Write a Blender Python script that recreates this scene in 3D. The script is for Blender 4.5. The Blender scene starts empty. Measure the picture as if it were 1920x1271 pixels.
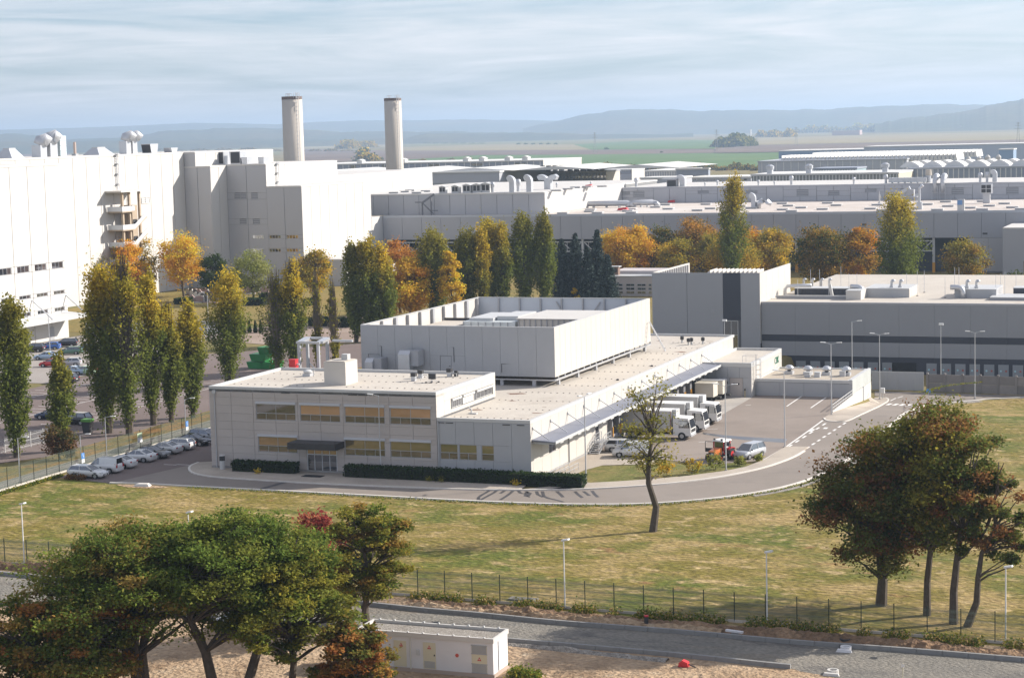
import bpy, math, random
import numpy as np
from mathutils import Matrix, Vector
SC = bpy.context.scene
COL = SC.collection
rnd = random.Random(7)
rng = np.random.default_rng(11)
# ------------------------------------------------------------------ camera
F_PX, PITCH, ROLL, AZ, CAM_H = 3595.0, 0.1076, -0.02566, 0.3735, 39.0
W_PX, CXP, CYP = 1920.0, 960.0, 635.5
_fw = np.array([0, math.cos(PITCH), -math.sin(PITCH)])
_r0 = np.array([1.0, 0, 0])
_u0 = np.cross(_r0, _fw)
_R = math.cos(ROLL) * _r0 + math.sin(ROLL) * _u0
_U = -math.sin(ROLL) * _r0 + math.cos(ROLL) * _u0
_M = np.array([[math.cos(AZ), -math.sin(AZ), 0], [math.sin(AZ), math.cos(AZ), 0], [0, 0, 1]])
FW, RT, UP = _M @ _fw, _M @ _R, _M @ _U
CAM = np.array([0, 0, CAM_H])
cam_data = bpy.data.cameras.new('camera')
cam_data.sensor_width = 36.0
cam_data.lens = F_PX / W_PX * 36.0
cam_data.clip_start = 1.0
cam_data.clip_end = 80000.0
cam = bpy.data.objects.new('camera', cam_data)
COL.objects.link(cam)
cam.matrix_world = Matrix(((RT[0], UP[0], -FW[0], 0), (RT[1], UP[1], -FW[1], 0), (RT[2], UP[2], -FW[2], CAM_H), (0, 0, 0, 1)))
SC.camera = cam
# ------------------------------------------------------------------ light
SUN_AZ, SUN_EL = math.radians(38.0), math.radians(27.5)     # azimuth counted from +X towards +Y
SUN_DIR = Vector((math.cos(SUN_EL) * math.cos(SUN_AZ), math.cos(SUN_EL) * math.sin(SUN_AZ), math.sin(SUN_EL)))
sun_data = bpy.data.lights.new('sun', 'SUN')
sun_data.energy = 5.0
sun_data.angle = math.radians(0.53)
sun_data.color = (1.0, 0.93, 0.84)
sun = bpy.data.objects.new('sun', sun_data)
COL.objects.link(sun)
sun.rotation_euler = SUN_DIR.to_track_quat('Z', 'Y').to_euler()
world = bpy.data.worlds.new('World')
SC.world = world
world.use_nodes = True
wn, wl = world.node_tree.nodes, world.node_tree.links
wn.clear()
w_out = wn.new('ShaderNodeOutputWorld')
w_bg = wn.new('ShaderNodeBackground')
w_sky = wn.new('ShaderNodeTexSky')
w_sky.sky_type = 'NISHITA'
w_sky.sun_disc = False
w_sky.sun_elevation = SUN_EL
w_sky.sun_rotation = math.radians(90.0) - SUN_AZ
w_sky.altitude = 300.0
w_sky.air_density = 1.0
w_sky.dust_density = 1.2
w_sky.ozone_density = 1.5
w_bg.inputs["Strength"].default_value = 0.086
# thin streaks of high cloud over the clear sky
w_tc = wn.new('ShaderNodeTexCoord')
w_sep = wn.new('ShaderNodeSeparateXYZ')
wl.new(w_tc.outputs['Generated'], w_sep.inputs[0])
def wmath(op, a, b=None, c=None):
 n = wn.new('ShaderNodeMath')
 n.operation = op
 for i, v in enumerate((a, b, c)):
  if v is None:
   continue
  if isinstance(v, (int, float)):
   n.inputs[i].default_value = v
  else:
   wl.new(v, n.inputs[i])
 return n.outputs[0]
w_az = wmath('ARCTAN2', w_sep.outputs[1], w_sep.outputs[0])
w_el = wmath('MAXIMUM', w_sep.outputs[2], -0.05)
w_vec = wn.new('ShaderNodeCombineXYZ')
wl.new(wmath('MULTIPLY', w_az, 5.0), w_vec.inputs[0])
wl.new(wmath('MULTIPLY', w_el, 60.0), w_vec.inputs[1])
def wnoise(scale, detail, rough, dist, off):
 mp = wn.new('ShaderNodeMapping')
 mp.inputs['Location'].default_value = off
 wl.new(w_vec.outputs[0], mp.inputs['Vector'])
 n = wn.new('ShaderNodeTexNoise')
 n.inputs['Scale'].default_value = scale
 n.inputs['Detail'].default_value = detail
 n.inputs['Roughness'].default_value = rough
 n.inputs['Distortion'].default_value = dist
 wl.new(mp.outputs[0], n.inputs['Vector'])
 return n.outputs['Fac']
w_n1 = wnoise(1.2, 7.0, 0.62, 0.8, (3.1, 0.7, 0))
w_n2 = wnoise(3.2, 5.0, 0.55, 0.3, (8.3, 4.2, 2.0))
w_cl = wmath('ADD', wmath('MULTIPLY', w_n1, 0.72), wmath('MULTIPLY', w_n2, 0.28))
w_ramp = wn.new('ShaderNodeMapRange')
w_ramp.inputs['From Min'].default_value = 0.36
w_ramp.inputs['From Max'].default_value = 0.66
w_ramp.inputs['To Min'].default_value = 0.12
w_ramp.inputs['To Max'].default_value = 0.85
w_ramp.clamp = True
wl.new(w_cl, w_ramp.inputs['Value'])
w_mix = wn.new('ShaderNodeMix')
w_mix.data_type = 'RGBA'
w_mix.inputs[7].default_value = (7.5, 7.3, 7.4, 1)
wl.new(w_ramp.outputs[0], w_mix.inputs[0])
w_tint = wn.new('ShaderNodeMix')
w_tint.data_type = 'RGBA'
w_tint.blend_type = 'MULTIPLY'
w_tint.inputs[0].default_value = 1.0
w_tint.inputs[7].default_value = (0.70, 0.84, 1.06, 1)
wl.new(w_sky.outputs[0], w_tint.inputs[6])
wl.new(w_tint.outputs[2], w_mix.inputs[6])
wl.new(w_mix.outputs[2], w_bg.inputs['Color'])
wl.new(w_bg.outputs[0], w_out.inputs['Surface'])
SC.view_settings.view_transform = 'Standard'
SC.view_settings.look = 'None'
SC.view_settings.exposure = 0.70
SC.view_settings.gamma = 1.0
SC.view_settings.use_curve_mapping = False
SC.cycles.max_bounces = 5
SC.cycles.diffuse_bounces = 3
SC.cycles.glossy_bounces = 2
SC.cycles.transmission_bounces = 2
SC.cycles.transparent_max_bounces = 6
SC.cycles.volume_bounces = 0
SC.cycles.use_denoising = True
SC.cycles.caustics_reflective = False
SC.cycles.caustics_refractive = False
# ------------------------------------------------------------------ where a line of sight meets the place
def ray(px, py):
 return FW + RT * (px - CXP) / F_PX + UP * (CYP - py) / F_PX
def on_z(px, py, z=0.0):
 d = ray(px, py)
 return CAM + d * ((z - CAM_H) / d[2])
def on_x(px, py, x):
 d = ray(px, py)
 return CAM + d * (x / d[0])
def on_y(px, py, y):
 d = ray(px, py)
 return CAM + d * (y / d[1])
def at_dist(px, py, dist):
 d = ray(px, py)
 return CAM + d * dist
def sstep(v, a, b):
 t = np.clip((np.asarray(v, float) - a) / (b - a), 0, 1)
 return t * t * (3 - 2 * t)
def gz(x, y):
 """height of the ground: level, but falling 2.8 m along the road behind the yard"""
 fall = 0.55 * np.clip((np.asarray(y, float) - 253) / 33.0, 0, 1) + 0.45 * sstep(y, 253, 288)
 back = 1 - sstep(y, 350, 400)
 xe = -54.6 - 19.6 * sstep(y, 284.3, 286.0)
 return -2.8 * fall * back * sstep(np.asarray(x, float) - xe, 0.0, 1.0)
def on_g(px, py):
 z = 0.0
 for _ in range(40):
  p = on_z(px, py, z)
  z = 0.5 * z + 0.5 * float(gz(p[0], p[1]))
 return np.array([p[0], p[1], z])
def height_at(base, px, py):
 """height of the point seen at px, py that stands plumb above base"""
 d = ray(px, py)
 return CAM_H + d[2] * math.hypot(base[0], base[1]) / math.hypot(d[0], d[1])
# ------------------------------------------------------------------ materials
MATS = {}
def _tree(name):
 m = bpy.data.materials.new(name)
 m.use_nodes = True
 nt = m.node_tree
 return m, nt, nt.nodes['Principled BSDF']
def mat(name, col, rough=0.6, metal=0.0, var=0.0, scale=1.0, bump=0.0, spec=0.5, obj_var=0.0, stretch=(1, 1, 1), emit=None, detail=5.0):
 """plain surface with a little grain: var = how far the tone wanders, obj_var = tone change from piece to piece"""
 if name in MATS:
  return MATS[name]
 m, nt, b = _tree(name)
 n, l = nt.nodes, nt.links
 b.inputs['Roughness'].default_value = rough
 b.inputs['Metallic'].default_value = metal
 b.inputs['Specular IOR Level'].default_value = spec
 base = n.new('ShaderNodeRGB')
 base.outputs[0].default_value = (*col, 1)
 out = base.outputs[0]
 if var > 0 or bump > 0:
  g = n.new('ShaderNodeNewGeometry')
  mp = n.new('ShaderNodeMapping')
  mp.inputs['Scale'].default_value = stretch
  l.new(g.outputs['Position'], mp.inputs['Vector'])
  t = n.new('ShaderNodeTexNoise')
  t.inputs['Scale'].default_value = scale
  t.inputs['Detail'].default_value = detail
  t.inputs['Roughness'].default_value = 0.6
  l.new(mp.outputs[0], t.inputs['Vector'])
  if var > 0:
   mr = n.new('ShaderNodeMapRange')
   mr.inputs['From Min'].default_value = 0.25
   mr.inputs['From Max'].default_value = 0.75
   mr.inputs['To Min'].default_value = 1 - var
   mr.inputs['To Max'].default_value = 1 + var
   l.new(t.outputs['Fac'], mr.inputs['Value'])
   mx = n.new('ShaderNodeVectorMath')
   mx.operation = 'SCALE'
   l.new(out, mx.inputs[0])
   l.new(mr.outputs[0], mx.inputs['Scale'])
   out = mx.outputs[0]
  if bump > 0:
   bp = n.new('ShaderNodeBump')
   bp.inputs['Strength'].default_value = bump
   bp.inputs['Distance'].default_value = 0.05
   l.new(t.outputs['Fac'], bp.inputs['Height'])
   l.new(bp.outputs[0], b.inputs['Normal'])
 if obj_var > 0:
  oi = n.new('ShaderNodeObjectInfo')
  mr = n.new('ShaderNodeMapRange')
  mr.inputs['To Min'].default_value = 1 - obj_var
  mr.inputs['To Max'].default_value = 1 + obj_var
  l.new(oi.outputs['Random'], mr.inputs['Value'])
  mx = n.new('ShaderNodeVectorMath')
  mx.operation = 'SCALE'
  l.new(out, mx.inputs[0])
  l.new(mr.outputs[0], mx.inputs['Scale'])
  out = mx.outputs[0]
 l.new(out, b.inputs['Base Color'])
 if emit:
  b.inputs['Emission Color'].default_value = (*emit, 1)
  b.inputs['Emission Strength'].default_value = 1.0
 MATS[name] = m
 return m
def mat_patches(name, cols, scales, rough=0.9, bump=0.0, stretch=(1, 1, 1), weights=None, fine=0.12, fine_scale=6.0):
 """ground made of patches: cols[0] is the base, each further colour comes in where a noise of its own is high"""
 m, nt, b = _tree(name)
 n, l = nt.nodes, nt.links
 b.inputs['Roughness'].default_value = rough
 b.inputs['Specular IOR Level'].default_value = 0.2
 g = n.new('ShaderNodeNewGeometry')
 mp = n.new('ShaderNodeMapping')
 mp.inputs['Scale'].default_value = stretch
 l.new(g.outputs['Position'], mp.inputs['Vector'])
 base = n.new('ShaderNodeRGB')
 base.outputs[0].default_value = (*cols[0], 1)
 out = base.outputs[0]
 for i, (c, s) in enumerate(zip(cols[1:], scales)):
  off = n.new('ShaderNodeVectorMath')
  off.operation = 'ADD'
  off.inputs[1].default_value = (17.3 * i + 3, 9.1 * i, 5.0 * i)
  l.new(mp.outputs[0], off.inputs[0])
  t = n.new('ShaderNodeTexNoise')
  t.inputs['Scale'].default_value = s
  t.inputs['Detail'].default_value = 6
  t.inputs['Roughness'].default_value = 0.68
  l.new(off.outputs[0], t.inputs['Vector'])
  mr = n.new('ShaderNodeMapRange')
  lo, hi = weights[i] if weights else (0.45, 0.65)
  mr.inputs['From Min'].default_value = lo
  mr.inputs['From Max'].default_value = hi
  l.new(t.outputs['Fac'], mr.inputs['Value'])
  mx = n.new('ShaderNodeMix')
  mx.data_type = 'RGBA'
  l.new(mr.outputs[0], mx.inputs[0])
  l.new(out, mx.inputs[6])
  mx.inputs[7].default_value = (*c, 1)
  out = mx.outputs[2]
 t = n.new('ShaderNodeTexNoise')
 t.inputs['Scale'].default_value = fine_scale
 t.inputs['Detail'].default_value = 4
 l.new(mp.outputs[0], t.inputs['Vector'])
 mr = n.new('ShaderNodeMapRange')
 mr.inputs['From Min'].default_value = 0.3
 mr.inputs['From Max'].default_value = 0.7
 mr.inputs['To Min'].default_value = 1 - fine
 mr.inputs['To Max'].default_value = 1 + fine
 l.new(t.outputs['Fac'], mr.inputs['Value'])
 mx = n.new('ShaderNodeVectorMath')
 mx.operation = 'SCALE'
 l.new(out, mx.inputs[0])
 l.new(mr.outputs[0], mx.inputs['Scale'])
 l.new(mx.outputs[0], b.inputs['Base Color'])
 if bump > 0:
  bp = n.new('ShaderNodeBump')
  bp.inputs['Strength'].default_value = bump
  bp.inputs['Distance'].default_value = 0.3
  l.new(t.outputs['Fac'], bp.inputs['Height'])
  l.new(bp.outputs[0], b.inputs['Normal'])
 MATS[name] = m
 return m
def mat_leaf(name, trans=0.35):
 m = bpy.data.materials.new(name)
 m.use_nodes = True
 nt = m.node_tree
 n, l = nt.nodes, nt.links
 n.clear()
 out = n.new('ShaderNodeOutputMaterial')
 at = n.new('ShaderNodeAttribute')
 at.attribute_name = 'tint'
 d = n.new('ShaderNodeBsdfDiffuse')
 t = n.new('ShaderNodeBsdfTranslucent')
 mx = n.new('ShaderNodeMixShader')
 mx.inputs[0].default_value = trans
 l.new(at.outputs['Color'], d.inputs['Color'])
 l.new(at.outputs['Color'], t.inputs['Color'])
 l.new(d.outputs[0], mx.inputs[1])
 l.new(t.outputs[0], mx.inputs[2])
 l.new(mx.outputs[0], out.inputs['Surface'])
 MATS[name] = m
 return m
def mat_glass(name, tint, refl=0.5, rough=0.03, blind=None):
 """window glass over a dim room: the room colour, and the outside mirrored in the pane"""
 m = bpy.data.materials.new(name)
 m.use_nodes = True
 nt = m.node_tree
 n, l = nt.nodes, nt.links
 n.clear()
 out = n.new('ShaderNodeOutputMaterial')
 d = n.new('ShaderNodeBsdfDiffuse')
 g = n.new('ShaderNodeBsdfGlossy')
 g.inputs['Roughness'].default_value = rough
 mx = n.new('ShaderNodeMixShader')
 mx.inputs[0].default_value = refl
 oi = n.new('ShaderNodeObjectInfo')
 mr = n.new('ShaderNodeMapRange')
 mr.inputs['To Min'].default_value = 0.7
 mr.inputs['To Max'].default_value = 1.3
 l.new(oi.outputs['Random'], mr.inputs['Value'])
 c = n.new('ShaderNodeVectorMath')
 c.operation = 'SCALE'
 c.inputs[0].default_value = tint
 l.new(mr.outputs[0], c.inputs['Scale'])
 l.new(c.outputs[0], d.inputs['Color'])
 g.inputs['Color'].default_value = (0.9, 0.92, 0.95, 1)
 l.new(d.outputs[0], mx.inputs[1])
 l.new(g.outputs[0], mx.inputs[2])
 l.new(mx.outputs[0], out.inputs['Surface'])
 MATS[name] = m
 return m
# ------------------------------------------------------------------ objects
def link(name, me, parent=None):
 o = bpy.data.objects.new(name, me)
 COL.objects.link(o)
 if parent is not None:
  o.parent = parent
  o.matrix_parent_inverse = parent_world(parent).inverted()
 return o
def parent_world(o):
 m = o.matrix_basis.copy()
 if o.parent is not None:
  m = parent_world(o.parent) @ o.matrix_parent_inverse @ m
 return m
def tag(o, label=None, cat=None, group=None, kind=None):
 if label:
  o['label'] = label
 if cat:
  o['category'] = cat
 if group:
  o['group'] = group
 if kind:
  o['kind'] = kind
 return o
def thing(name, label, cat, loc=(0, 0, 0), rz=0.0, group=None):
 o = bpy.data.objects.new(name, None)
 o.empty_display_size = 0.5
 o.location = tuple(float(v) for v in loc)
 o.rotation_euler = (0, 0, rz)
 COL.objects.link(o)
 return tag(o, label, cat, group)
class MB:
 """collects shapes and links them as ONE mesh object"""
 def __init__(self):
  self.v, self.f = [], []
 def add(self, vs, fs):
  k = len(self.v)
  self.v += [tuple(float(c) for c in p) for p in vs]
  self.f += [tuple(i + k for i in q) for q in fs]
  return self
 def box(self, x0, y0, z0, x1, y1, z1):
  return self.add([(x0, y0, z0), (x1, y0, z0), (x1, y1, z0), (x0, y1, z0), (x0, y0, z1), (x1, y0, z1), (x1, y1, z1), (x0, y1, z1)],
      [(0, 3, 2, 1), (4, 5, 6, 7), (0, 1, 5, 4), (1, 2, 6, 5), (2, 3, 7, 6), (3, 0, 4, 7)])
 def hexa(self, p):
  return self.add(p, [(0, 3, 2, 1), (4, 5, 6, 7), (0, 1, 5, 4), (1, 2, 6, 5), (2, 3, 7, 6), (3, 0, 4, 7)])
 def prism(self, poly, lo, hi, axis='z'):
  n = len(poly)
  if axis == 'z':
   a = [(p[0], p[1], lo) for p in poly]
   b = [(p[0], p[1], hi) for p in poly]
  elif axis == 'y':
   a = [(p[0], lo, p[1]) for p in poly]
   b = [(p[0], hi, p[1]) for p in poly]
  else:
   a = [(lo, p[0], p[1]) for p in poly]
   b = [(hi, p[0], p[1]) for p in poly]
  return self.add(a + b, [tuple(range(n - 1, -1, -1)), tuple(range(n, 2 * n))] + [(i, (i + 1) % n, n + (i + 1) % n, n + i) for i in range(n)])
 def tube(self, pts, r, n=6, cap=True):
  pts = [np.asarray(p, float) for p in pts]
  rr = r if hasattr(r, '__len__') else [r] * len(pts)
  k = len(self.v)
  ref = None
  for i, p in enumerate(pts):
   t = pts[min(i + 1, len(pts) - 1)] - pts[max(i - 1, 0)]
   t = t / (np.linalg.norm(t) + 1e-9)
   if ref is None:
    ref = np.array([1.0, 0, 0]) if abs(t[0]) < 0.8 else np.array([0, 1.0, 0])
   u = np.cross(t, ref)
   u /= np.linalg.norm(u) + 1e-9
   w = np.cross(t, u)
   ref = -np.cross(t, u) if False else ref
   for j in range(n):
    a = 2 * math.pi * j / n
    q = p + rr[i] * (math.cos(a) * u + math.sin(a) * w)
    self.v.append((float(q[0]), float(q[1]), float(q[2])))
  for i in range(len(pts) - 1):
   for j in range(n):
    a, b = k + i * n + j, k + i * n + (j + 1) % n
    self.f.append((a, b, b + n, a + n))
  if cap:
   self.f.append(tuple(k + j for j in range(n - 1, -1, -1)))
   self.f.append(tuple(k + (len(pts) - 1) * n + j for j in range(n)))
  return self
 def bar(self, p0, p1, w, h=None):
  """square bar from p0 to p1"""
  p0, p1 = np.asarray(p0, float), np.asarray(p1, float)
  h = h or w
  t = (p1 - p0) / (np.linalg.norm(p1 - p0) + 1e-9)
  up = np.array([0, 0, 1.0]) if abs(t[2]) < 0.95 else np.array([0, 1.0, 0])
  s = np.cross(t, up)
  s /= np.linalg.norm(s)
  u = np.cross(s, t)
  c = [(-1, -1), (1, -1), (1, 1), (-1, 1)]
  a = [p0 + s * i * w / 2 + u * j * h / 2 for i, j in c]
  b = [p1 + s * i * w / 2 + u * j * h / 2 for i, j in c]
  return self.add(a + b, [(0, 1, 2, 3), (7, 6, 5, 4), (0, 4, 5, 1), (1, 5, 6, 2), (2, 6, 7, 3), (3, 7, 4, 0)])
 def lathe(self, prof, c=(0, 0, 0), n=16, cap=True):
  k = len(self.v)
  for r, z in prof:
   for j in range(n):
    a = 2 * math.pi * j / n
    self.v.append((c[0] + r * math.cos(a), c[1] + r * math.sin(a), c[2] + z))
  for i in range(len(prof) - 1):
   for j in range(n):
    a, b = k + i * n + j, k + i * n + (j + 1) % n
    self.f.append((a, b, b + n, a + n))
  if cap:
   self.f.append(tuple(k + j for j in range(n - 1, -1, -1)))
   self.f.append(tuple(k + (len(prof) - 1) * n + j for j in range(n)))
  return self
 def disc(self, c, r, axis='y', n=14, th=0.02):
  c = np.asarray(c, float)
  e = {'x': (1, 0, 0), 'y': (0, 1, 0), 'z': (0, 0, 1)}[axis]
  return self.tube([c - np.array(e) * th / 2, c + np.array(e) * th / 2], r, n)
 def mesh(self, name, m, smooth=False):
  me = bpy.data.meshes.new(name)
  me.from_pydata(self.v, [], self.f)
  if m is not None:
   me.materials.append(m)
  if smooth:
   me.shade_smooth()
  me.update()
  return me
 def obj(self, name, m, parent=None, smooth=False, label=None):
  o = link(name, self.mesh(name, m, smooth), parent)
  if label:
   o['label'] = label
  return o
def structure(name, mb, m, smooth=False):
 return tag(mb.obj(name, m, None, smooth), kind='structure')
def child(name, me, parent, loc=(0, 0, 0), rz=0.0):
 """a part that shares mesh data, at a world place"""
 o = bpy.data.objects.new(name, me)
 COL.objects.link(o)
 o.parent = parent
 o.matrix_parent_inverse = parent_world(parent).inverted()
 o.location = tuple(float(v) for v in loc)
 o.rotation_euler = (0, 0, rz)
 return o
def copy_tree(o, parent=None):
 c = o.copy()
 COL.objects.link(c)
 if parent is not None:
  c.parent = parent
  c.matrix_parent_inverse = o.matrix_parent_inverse.copy()
 for ch in list(o.children):
  copy_tree(ch, c)
 return c
def place_copy(proto, loc, rz, label, group=None):
 c = copy_tree(proto)
 c.location = tuple(float(v) for v in loc)
 c.rotation_euler = (0, 0, rz)
 c['label'] = label
 if group:
  c['group'] = group
 return c
BOXES = {}
def box_mesh(w, d, h, m, name='panel'):
 """box that starts at the origin, runs w along x, h up and d towards -y"""
 k = (round(w, 3), round(d, 3), round(h, 3), m.name, name)
 if k not in BOXES:
  BOXES[k] = MB().box(0, -d, 0, w, 0, h).mesh(name, m)
 return BOXES[k]
def cut_cells(us, zs, holes):
 """the cells of a panel grid with the openings cut out of them"""
 out = []
 for i in range(len(us) - 1):
  for j in range(len(zs) - 1):
   cells = [(us[i], us[i + 1], zs[j], zs[j + 1])]
   for (a, b, c, d) in holes:
    nxt = []
    for (u0, u1, z0, z1) in cells:
     if a >= u1 or b <= u0 or c >= z1 or d <= z0:
      nxt.append((u0, u1, z0, z1))
      continue
     if c > z0:
      nxt.append((u0, u1, z0, c))
     if d < z1:
      nxt.append((u0, u1, d, z1))
     lo, hi = max(c, z0), min(d, z1)
     if a > u0:
      nxt.append((u0, a, lo, hi))
     if b < u1:
      nxt.append((b, u1, lo, hi))
    cells = nxt
   out += cells
 return [c for c in out if c[1] - c[0] > 0.06 and c[3] - c[2] > 0.06]
def wall_panels(parent, face, const, us, zs, m, holes=(), gap=0.05, th=0.1, name='wall_panel'):
 """one object for each cladding panel on a wall: face 'S' looks to -y (runs along x), face 'E' looks to +x (runs along y)"""
 for (u0, u1, z0, z1) in cut_cells(us, zs, holes):
  me = box_mesh(u1 - u0 - gap, th, z1 - z0 - gap * 0.5, m, name)
  if face == 'S':
   child(name, me, parent, (u0 + gap / 2, const, z0 + gap * 0.25))
  else:
   child(name, me, parent, (const, u0 + gap / 2, z0 + gap * 0.25), math.pi / 2)
def span(a, b, step):
 n = max(1, int(round((b - a) / step)))
 return [a + (b - a) * i / n for i in range(n + 1)]
# ------------------------------------------------------------------ sheets laid on the ground
def strip_sheet(name, left, right, m, dz=0.004, closed=False, kind='structure', step=1.5):
 """sheet between two lines of points, draped on the ground"""
 def resample(P, n):
  P = np.asarray(P, float)[:, :2]
  s = np.r_[0, np.cumsum(np.linalg.norm(np.diff(P, axis=0), axis=1))]
  t = np.linspace(0, s[-1], n)
  return np.c_[np.interp(t, s, P[:, 0]), np.interp(t, s, P[:, 1])]
 L = sum(np.linalg.norm(np.diff(np.asarray(left, float)[:, :2], axis=0), axis=1))
 n = max(2, int(L / step))
 a, b = resample(left, n), resample(right, n)
 wmax = float(np.max(np.linalg.norm(a - b, axis=1)))
 k = max(1, int(wmax / 2.0))
 mb = MB()
 vs = []
 for i in range(n):
  for j in range(k + 1):
   p = a[i] + (b[i] - a[i]) * j / k
   vs.append((p[0], p[1], float(gz(p[0], p[1])) + dz))
 fs = []
 for i in range(n - 1):
  for j in range(k):
   q = i * (k + 1) + j
   fs.append((q, q + 1, q + k + 2, q + k + 1))
 # keep the faces looking up
 p0, p1, p3 = np.array(vs[fs[0][0]]), np.array(vs[fs[0][1]]), np.array(vs[fs[0][3]])
 if np.cross(p1 - p0, p3 - p0)[2] < 0:
  fs = [tuple(reversed(q)) for q in fs]
 mb.add(vs, fs)
 o = mb.obj(name, m)
 return tag(o, kind=kind)
def line_sheet(name, pts, width, m, dz=0.012, kind='structure'):
 P = np.asarray(pts, float)[:, :2]
 t = np.gradient(P, axis=0)
 t /= np.linalg.norm(t, axis=1)[:, None] + 1e-9
 nrm = np.c_[-t[:, 1], t[:, 0]]
 return strip_sheet(name, P + nrm * width / 2, P - nrm * width / 2, m, dz, kind=kind, step=1.0)
def smooth_line(pts, n=60):
 """Catmull-Rom through the points"""
 P = np.asarray(pts, float)[:, :2]
 P = np.vstack([2 * P[0] - P[1], P, 2 * P[-1] - P[-2]])
 out = []
 m = len(P) - 3
 for i in range(m):
  p0, p1, p2, p3 = P[i:i + 4]
  k = max(2, n // m)
  for t in np.linspace(0, 1, k, endpoint=(i == m - 1)):
   out.append(0.5 * ((2 * p1) + (-p0 + p2) * t + (2 * p0 - 5 * p1 + 4 * p2 - p3) * t ** 2 + (-p0 + 3 * p1 - 3 * p2 + p3) * t ** 3))
 return np.array(out)
def poly_sheet(name, poly, m, dz=0.004, kind='structure', grid=None, level=False):
 """flat polygon; with grid it is cut into cells so that it drapes on sloping ground"""
 import bmesh
 bm = bmesh.new()
 vs = [bm.verts.new((float(p[0]), float(p[1]), 0.0)) for p in poly]
 f = bm.faces.new(vs)
 if f.normal.z < 0 or (bm.normal_update() or f.normal.z < 0):
  f.normal_flip()
 if grid:
  xs = [p[0] for p in poly]
  ys = [p[1] for p in poly]
  for ax, lo, hi in ((0, min(xs), max(xs)), (1, min(ys), max(ys))):
   v = math.floor(lo / grid) * grid
   while v < hi:
    co = (v, 0, 0) if ax == 0 else (0, v, 0)
    no = (1, 0, 0) if ax == 0 else (0, 1, 0)
    bmesh.ops.bisect_plane(bm, geom=bm.verts[:] + bm.edges[:] + bm.faces[:], plane_co=co, plane_no=no)
    v += grid
 bmesh.ops.triangulate(bm, faces=bm.faces[:])
 for v in bm.verts:
  v.co.z = dz + (0.0 if level else float(gz(v.co.x, v.co.y)))
 bm.normal_update()
 for f in bm.faces:
  if f.normal.z < 0:
   f.normal_flip()
 me = bpy.data.meshes.new(name)
 bm.to_mesh(me)
 bm.free()
 me.materials.append(m)
 return tag(link(name, me), kind=kind)
# ================================================================== THE GROUND
M_lawn = mat_patches('lawn_grass', [(0.165, 0.132, 0.024), (0.30, 0.215, 0.085), (0.098, 0.112, 0.014), (0.38, 0.28, 0.135), (0.24, 0.135, 0.055)],
      (0.13, 0.08, 0.42, 0.16), bump=0.8, stretch=(1.0, 1.5, 1), weights=[(0.44, 0.60), (0.49, 0.62), (0.55, 0.66), (0.62, 0.72)], fine=0.42, fine_scale=1.5)
M_lawn2 = mat_patches('mown_grass', [(0.20, 0.155, 0.045), (0.26, 0.185, 0.06), (0.13, 0.125, 0.03)], (0.05, 0.11), bump=0.3, weights=[(0.42, 0.66), (0.55, 0.7)], fine=0.2, fine_scale=1.2)
M_asph = mat_patches('worn_asphalt', [(0.235, 0.202, 0.172), (0.27, 0.232, 0.20), (0.205, 0.178, 0.155)], (0.05, 0.12), rough=0.85, weights=[(0.4, 0.65), (0.52, 0.7)], fine=0.07, fine_scale=9)
M_asph2 = mat_patches('yard_asphalt', [(0.235, 0.195, 0.165), (0.28, 0.235, 0.20), (0.20, 0.168, 0.145)], (0.06, 0.10), rough=0.85, weights=[(0.4, 0.65), (0.52, 0.7)], fine=0.07, fine_scale=9)
M_asph3 = mat_patches('car_park_asphalt', [(0.165, 0.128, 0.115), (0.195, 0.155, 0.14)], (0.05,), rough=0.85, fine=0.06, fine_scale=8)
M_pave = mat_patches('paving', [(0.42, 0.365, 0.300), (0.47, 0.41, 0.34), (0.36, 0.31, 0.26)], (0.09, 0.2), rough=0.85, fine=0.06, fine_scale=5)
M_pave2 = mat_patches('loading_concrete', [(0.42, 0.385, 0.340), (0.47, 0.43, 0.38), (0.34, 0.31, 0.28)], (0.09, 0.15), rough=0.8, fine=0.05, fine_scale=4)
M_kerb = mat('kerb_stone', (0.62, 0.58, 0.52), 0.8, var=0.08, scale=2.0)
M_white = mat('road_paint', (0.72, 0.70, 0.66), 0.7, var=0.12, scale=3.0)
M_grav = mat_patches('road_gravel', [(0.215, 0.200, 0.172), (0.27, 0.245, 0.205), (0.15, 0.138, 0.125), (0.25, 0.20, 0.145)], (0.14, 0.3, 0.08), rough=0.95, bump=1.0, stretch=(0.6, 1.6, 1), weights=[(0.42, 0.62), (0.54, 0.68), (0.55, 0.68)], fine=0.30, fine_scale=4.5)
M_earth = mat_patches('bare_earth', [(0.34, 0.235, 0.145), (0.43, 0.315, 0.205), (0.225, 0.15, 0.09), (0.46, 0.37, 0.26)], (0.16, 0.3, 0.5), rough=1.0, bump=1.0, weights=[(0.42, 0.62), (0.52, 0.66), (0.58, 0.7)], fine=0.25, fine_scale=2.6)
M_earth2 = mat_patches('spoil_earth', [(0.20, 0.125, 0.075), (0.30, 0.195, 0.115), (0.12, 0.08, 0.05)], (0.35, 0.7), rough=1.0, bump=1.0, weights=[(0.42, 0.62), (0.5, 0.65)], fine=0.25, fine_scale=3)
M_stone = mat_patches('verge_stones', [(0.33, 0.30, 0.26), (0.45, 0.41, 0.36), (0.20, 0.18, 0.16)], (1.4, 2.2), rough=0.95, bump=1.0, fine=0.3, fine_scale=7)
M_leaflitter = mat_patches('leaf_litter', [(0.20, 0.150, 0.04), (0.36, 0.19, 0.06), (0.14, 0.125, 0.03)], (0.18, 0.3), rough=1.0, bump=0.6, weights=[(0.44, 0.6), (0.52, 0.66)], fine=0.3, fine_scale=3)
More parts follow.
